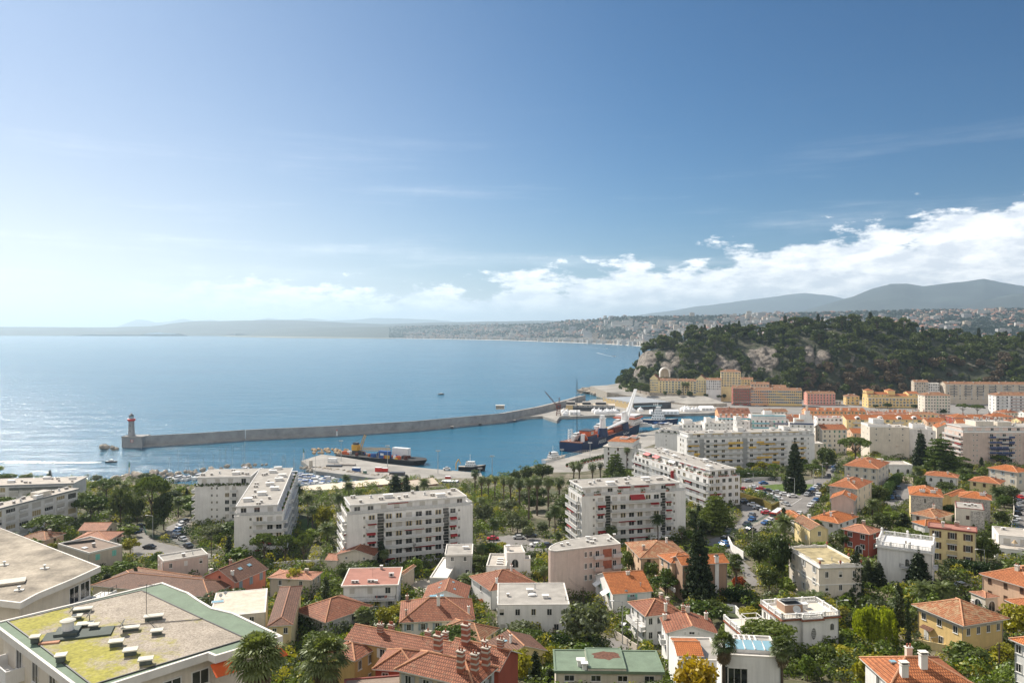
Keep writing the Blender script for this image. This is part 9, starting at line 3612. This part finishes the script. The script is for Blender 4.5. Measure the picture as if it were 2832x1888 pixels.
for kd,lf,lst in(('pine','mid',(('e',450,1065,1310,440,'behind the flat beige house'),('e',820,885,1140,340,'before the loggia flats'),('b',90,215,480,240,'first in the grove before the two wing flats'),('b',260,225,480,220,'second in the grove before the two wing flats'),('b',410,225,480,200,'third in the grove before the two wing flats'),('h',830,350,590,320,'large and round above the pale three storey house'),('h',1800,50,150,130,'left one on the quay avenue'),('h',1930,60,150,140,'right one on the quay avenue'))),('pine','mid',(('e',1370,700,1180,340,'tallest of the group beside the left street'),('e',960,735,930,280,'behind the loggia flats at the shore'))),('cypress','cyp',(('e',638,885,1110,60,'before the right end of the loggia flats'),('f',1350,695,890,150,'left one of the wide pair by the brick sheds'),('f',1450,690,890,100,'right one of the wide pair by the brick sheds'),('b',1040,270,490,90,'before the two strip flats'),('b',1465,855,1040,40,'thin, before the tidy orange red roof'),('d',985,345,770,140,'beside the grey cream villa'),('d',1332,610,1020,110,'right of the willow'),('d',1410,740,1215,55,'thinnest, left of the frieze villa'),('h',1392,440,650,110,'before the dark fir on the right slope'),('c',238,1165,1460,115,'among golden bamboo at the bottom'),('d',1375,50,230,140,'behind the white balustraded villa'),('d',1140,240,380,45,'left of the white balustraded villa'),('c',355,1310,1460,110,'short, by the green membrane roof'),('i',1393,235,280,25,'on the hill crest'))[:13]),('fir','cyp',(('c',1565,130,770,290,'before the peach villa, tallest near tree'),('e',325,865,1160,210,'before the loggia flats'),('h',1420,290,650,180,'beside the cedar on the right slope'),('h',280,375,850,210,'huge, on the grass triangle'),('a',870,530,730,170,'small, beside the long brown tiled house'),('d',1170,440,660,150,'right of the tall cypress'),('d',1085,420,650,110,'just behind the tall cypress'),('d',1495,355,680,240,'at the corner of the white balustraded villa'),('i',1450,980,1110,70,'small, at the harbour end of the white blocks'))[:8]),('cedar','mid',(('g',1890,850,1200,340,'before the corner flats'),('g',985,480,730,210,'before the orange roofed block by the quay'),('h',1600,330,670,340,'large, before the big cream flats'),('h',1170,380,540,290,'wide, behind the pair of palms'))),('willow','lime',(('d',1140,790,1150,360,'between the white and the cream villas'),)),('blossom','yellow',(('c',1550,1165,1740,420,'at the bottom edge before the modern house'),)),('bare','brown',(('b',1300,200,450,240,'before the two strip flats'),('h',1950,550,700,150,'before the big cream flats'),('c',850,770,960,170,'purplish, behind the big olive'),('h',960,730,800,120,'before the stone and cream house'),('a',1850,590,680,150,'before the salmon house'))),('olive','olive',(('c',650,770,1190,450,'large and round, right of the white modern house'),('g',60,1010,1210,170,'left one beside the car park'),('g',190,1150,1275,130,'low one beside the car park'),('g',330,1110,1240,130,'right one beside the car park'),('f',2150,940,1150,240,'large one in the palm garden'),('h',2220,780,930,190,'on the right slope by the street'),('b',1740,600,700,130,'beside the orange gabled roof'),('c',200,360,450,120,'beside the stepped villa'))),('round','dark',(('e',1090,790,1160,230,'in the group beside the left street'),('e',1480,830,1190,210,'right end of the group by the left street'),('e',1240,870,1140,170,'under the tall pine by the left street'),('e',1390,1050,1240,200,'low and dense inside the street bend'),('g',330,580,750,230,'large at the shore above the palms'),('g',180,610,770,160,'at the shore left of the largest'),('g',80,650,790,130,'at the shore, first from the left'),('h',1030,770,970,210,'beside the little car yard'),('h',570,430,660,210,'in the shaded street'),('h',640,310,450,120,'behind the shaded street'),('d',370,190,650,220,'tallest in the clump left of the grey cream villa'),('d',200,270,500,230,'left one in the clump by the grey cream villa'),('d',280,470,700,220,'lowest in the clump by the grey cream villa'),('c',1670,740,940,230,'below the tall fir'),('b',760,440,640,170,'behind the dull red flat roof'),('d',560,1130,1330,150,'in shade right of the modern house'),('e',1890,1120,1240,140,'at the foot of the two wing flats'),('d',900,170,360,170,'before the dark red house'),('d',1200,30,220,190,'above the dark red house'),('h',2150,1010,1170,130,'beside the stone panel block'),('d',1750,1010,1150,150,'before the frieze villa'))),('round','mid',(('b',520,1000,1230,280,'glossy, right of the mossy roof'),('b',660,590,720,200,'below the brown flat roof house'),('c',1000,345,540,160,'between the rounded block and the old lichen roof'),('c',1310,480,730,170,'thin, before the peach villa'),('c',1180,425,620,150,'before the old lichen roof'),('d',1870,1090,1360,380,'wide, below the frieze villa'),('d',720,1085,1340,220,'before the balustraded pool villa'),('d',1070,715,850,170,'behind the willow'),('d',1500,1080,1260,180,'left below the frieze villa'),('c',2200,350,450,150,'at the street railing'),('h',545,880,960,100,'by the street corner house'),('h',1420,720,840,120,'by the white villa with arched windows'),('d',2050,230,480,200,'before the planted terrace'),('e',1950,1230,1330,110,'below the two wing flats'),('f',1840,1290,1400,120,'by the grey villa tower'),('b',130,570,640,110,'beside the brown tiled wing'))),('round','bright',(('b',1310,410,600,160,'between the red roofed and the grey houses'),('d',420,565,730,190,'feathery, below the grey cream villa'),('c',620,1105,1260,320,'broad, behind the green membrane roof'),('b',2310,540,620,100,'beside the mottled orange roof'),('d',590,1195,1420,170,'at the bottom right of the modern house'),('c',1790,950,1100,140,'beside the pool'),('d',1240,640,740,110,'above the willow'),('d',930,700,800,130,'right of the pool villa'),('c',1150,1080,1180,120,'on the small lawn'))),('round','gold',(('f',700,960,1190,210,'beside the lawn by the strip flats'),('f',400,950,1060,100,'small, before the long brick shed'),('a',1060,250,380,170,'beside the flat beige house'),('b',1090,795,1010,200,'before the tidy orange red roof'),('b',340,485,720,190,'tall shrub before the brown flat roof'),('b',1870,640,730,110,'beside the mottled orange roof'),('d',2270,770,1110,280,'large at the right border'),('d',1120,1195,1600,350,'large at the bottom right'),('d',2090,1000,1170,170,'before the frieze villa right side'),('d',2200,1100,1330,240,'below the right border trees'),('b',2150,1170,1480,260,'golden bamboo left of the dark cypress'),('c',110,1150,1380,260,'golden bamboo beside the cypress'),('c',340,1130,1300,200,'golden bamboo right of the cypress'),('h',540,800,890,90,'beside the stone and cream house'),('a',430,290,390,110,'behind the dry gravel roof'),('h',1000,470,550,120,'below the large round pine'))),('round','red',(('c',1890,560,690,130,'on the lane by the fan palm'),('b',1850,745,800,70,'small, beside the tidy orange red roof')))):
 for t_ in lst:
  plant(kd,lf,*t_)
EXTRA=(('round','dark',60,110),('round','mid',60,100),('round','bright',45,80),('olive','olive',55,85),('pine','mid',70,110),('datepalm','palm',60,75),('fanpalm','palm',60,40),('round','gold',45,70),('cypress','cyp',75,28))
def free(x,y,m_):
 return inpoly(x,y,COAST)and not any(inpoly(x+a,y+b_,p_)for p_ in FOOTS+ROADS if abs(p_[0][0]-x)<60 for a,b_ in((0,0),(m_,0),(-m_,0),(0,m_),(0,-m_)))
n=0
for i in range(2600):
 y=tr.uniform(150,470)
 x=y*tr.uniform(-.75,.78)
 if(y>385 and-190<x<25)or not free(x,y,2.6)or noise.noise(Vector((x*.03,y*.03,8)))<-.28:
  continue
 kd,lf,hh,ww=EXTRA[tr.choice((0,0,1,1,2,2,3,4,5,6,7,8,8))if not(-40<x<70 and y>290)else tr.choice((0,0,3,5,6,6,1))]
 s_=tr.uniform(.75,1.2)/10
 u,v=U0+x/y*F,V0+(CAMZ-T(x,y))/y*F
 k=F/y
 plant(kd,lf,'n',u,v-hh*s_*k,v,ww*s_*k,'growing in the gardens between houses and shore','garden trees: '+lf+' '+kd)
 n+=1
 if n>=270:
  break
print('EXTRA',n)
for x,yt,yb,w_,z,wh in((910,695,795,110,11,'before the left tower of the yellow hotel'),(965,700,800,80,11,'just left of the yellow hotel'),(830,740,790,40,11,'small, on the corniche verge'),(1270,760,830,60,9,'before the middle of the yellow hotel'),(1370,770,840,70,8,'before the right tower of the yellow hotel'),(1520,795,840,60,7,'before the white house by the hotel'),(1640,805,850,60,6,'left one before the red palazzo'),(1690,800,850,50,6,'right one before the red palazzo'),(1140,770,830,40,10,'small, on the verge before the hotel'),(760,660,725,60,13,'at the corniche bend under the cliff')):
 plant('pine' if w_>100 else 'round','mid' if w_>100 else 'dark','i',x,yt,yb,w_,(wh,z))
for x,yt,yb,w_ in((1085,885,935,95),(975,900,935,60),(1340,895,945,90),(1605,940,995,70)):
 plant('round','dark','j',x,yt,yb,w_,('on the avenue before the ochre college',4),'trees before the ochre college')
along('railing','rusty terrace railing before the bright white villa','railing','d',[(1240,510),(1390,560)],1.4,RUST,rail=True,base=1.5)
along('garden_wall','pale terrace wall under the rusty railing','wall','d',[(1235,512),(1390,562),(1400,620)],1.5,PALEC)
along('garden_wall','grey garden wall at the foot of the rounded beige block','wall','c',[(390,645),(560,640),(700,620)],1.6,GREYW)
along('gate','grey barred gate across the yard of the flat beige house','gate','a',[(1085,420),(1205,425)],1.6,GALV,rail=True)
along('garden_wall','cream garden wall below the frieze villa','wall','d',[(1440,1130),(1700,1180),(1880,1150)],1.6,PALEY)
along('garden_wall','white garden wall of the stone walled houses on the right slope','wall','h',[(1310,1010),(1480,1030),(1640,1020)],1.6,WHITE)
along('garden_wall','cream wall along the street at the right border','wall','h',[(2255,900),(2262,1050),(2240,1200)],1.7,PALEC)
along('garden_wall','low stone wall round the dome shaped shrub','wall','a',[(1560,290),(1700,300),(1800,360)],1.0,STONEB)
along('garden_wall','white wall beside the salmon house garden','wall','b',[(130,500),(300,480),(540,470)],1.5,WHITE)
along('garden_wall','beige wall before the grey villa tower','wall','b',[(1290,690),(1400,745),(1560,640)],1.5,BEIGE)
along('garden_wall','stone wall behind the mottled orange roof','wall','b',[(1800,470),(1890,520),(1900,620)],1.5,STONEB)
# clipped hedges
HEDGE=leafmat('hedge_leaves',(0.022,0.045,0.012),(0.06,0.10,0.022))
def hedge(v,pts,h,t,label,m_=None):
 P3=[GP(v,x,y)for x,y in pts]
 cl=[]
 for a,b_ in zip(P3,P3[1:]):
  n=max(1,int((b_-a).length/.9))
  for k in range(n):
   q=a+(b_-a)*(k+.5)/n
   for z in(.25,.72):
    cl.append((q.x,q.y,T(q.x,q.y)+h*z,t*.55,t*.55,h*.32))
 V_=leaf_quads(cl,13,.17,np.random.default_rng(len(cl)))
 o_=np.array(P3[0])
 o=link('hedge',quads_mesh('hedge',V_-o_,m_ or HEDGE),None,P3[0])
 tag(o,label,'hedge')
hedge('p',[(210,260),(420,262),(640,280),(860,285)],4.5,3,'tall clipped hedge below the yellow awning flats')
hedge('d',[(1740,520),(1900,530),(2120,560)],3.2,4,'broad clipped hedge beside the bright white villa')
hedge('h',[(1090,930),(1150,820),(1215,755)],4.0,4,'thick green hedge beside the little car yard')
hedge('h',[(1090,700),(1240,712),(1350,705)],2.6,3,'dark hedge below the low arched hall')
hedge('b',[(340,1000),(560,1045),(740,1010)],3.4,3,'dark hedge in front of the broad orange hipped roof')
hedge('c',[(210,1130),(450,1170),(800,1180)],3.0,3.5,'long dark hedge behind the green membrane roof')
hedge('c',[(1750,760),(2000,780)],3.0,3,'dark hedge right of the tall fir')
hedge('a',[(1215,500),(1300,440)],3.0,2.5,'clipped hedge beside the grey flat roofed house')
hedge('h',[(1480,1300),(1560,1330)],2.0,2,'low hedge before the white balustraded villa')
for v,x,yt,yb,w_,lb in(('a',1598,195,262,100,'dome shaped clipped shrub by the street queue'),('a',1530,150,240,110,'loose round shrub beside the clipped dome')):
 q=GP(v,x,yb)
 k=VIEWS[v][2]*q.y/F
 tag(link('shrub',quads_mesh('shrub',leaf_quads([(0,0,(yb-yt)*k*.4,w_*k/2,w_*k/2,(yb-yt)*k*.6)],14,.2,np.random.default_rng(int(x))),HEDGE),None,q),lb,'shrub')
 # undergrowth of the gardens: fills the ground between houses, streets and trees
GR={}
for gi,poly in enumerate(FOOTS+ROADS):
 xs,ys=[p_[0]for p_ in poly],[p_[1]for p_ in poly]
 for a in range(int(min(xs)//25)-1,int(max(xs)//25)+2):
  for b_ in range(int(min(ys)//25)-1,int(max(ys)//25)+2):
   GR.setdefault((a,b_),[]).append(poly)
def taken(x,y,m_=1.2):
 L=GR.get((int(x//25),int(y//25)),())
 return any(inpoly(x+dx,y+dy,p_)for p_ in L for dx,dy in((0,0),(m_,0),(-m_,0),(0,m_),(0,-m_)))
rr=random.Random(21)
cls={'dark':[],'mid':[],'bright':[],'gold':[],'olive':[]}
n=0
for i in range(80000):
 y=85+440*rr.random()**1.25
 x=y*rr.uniform(-.86,.86)
 if not inpoly(x,y,COAST)or taken(x,y):
  continue
 d=noise.noise(Vector((x*.035,y*.035,5)))
 if d<-.42 or(y>380 and rr.random()<.35):
  continue
 lf=rr.choice(('dark','dark','mid','mid','bright','bright','olive','gold')if d<.25 else('mid','dark','bright','gold','bright'))
 r_=rr.uniform(.7,2.0)*(1.25 if d>.1 else 1)
 cls[lf].append((x,y,T(x,y)+r_*.5,r_,r_,r_*rr.uniform(.7,1.5)))
 n+=1
 if n>16000:
  break
print('UNDERGROWTH',n)
for lf,cl in cls.items():
 struct(link('undergrowth',quads_mesh('undergrowth',leaf_quads(cl,5.0,.24,np.random.default_rng(4),.12,.5),LEAF[lf])),'stuff')
 # ------------------------------------------------------------------ haze
mb=MB()
mb.box(-36000,36000,-400,45000,-6,990,0)
hz=mb.obj('haze',[])
hm=bpy.data.materials.new('haze_air')
hm.use_nodes=True
ht=hm.node_tree
for n in list(ht.nodes):
 ht.nodes.remove(n)
pv=ht.nodes.new('ShaderNodeVolumePrincipled')
pv.inputs['Color'].default_value=(0.60,0.81,1.0,1)
pv.inputs['Density'].default_value=HAZE_D
pv.inputs['Anisotropy'].default_value=0.42
ho=ht.nodes.new('ShaderNodeOutputMaterial')
ht.links.new(pv.outputs[0],ho.inputs['Volume'])
hz.data.materials.append(hm)
struct(hz,'stuff')
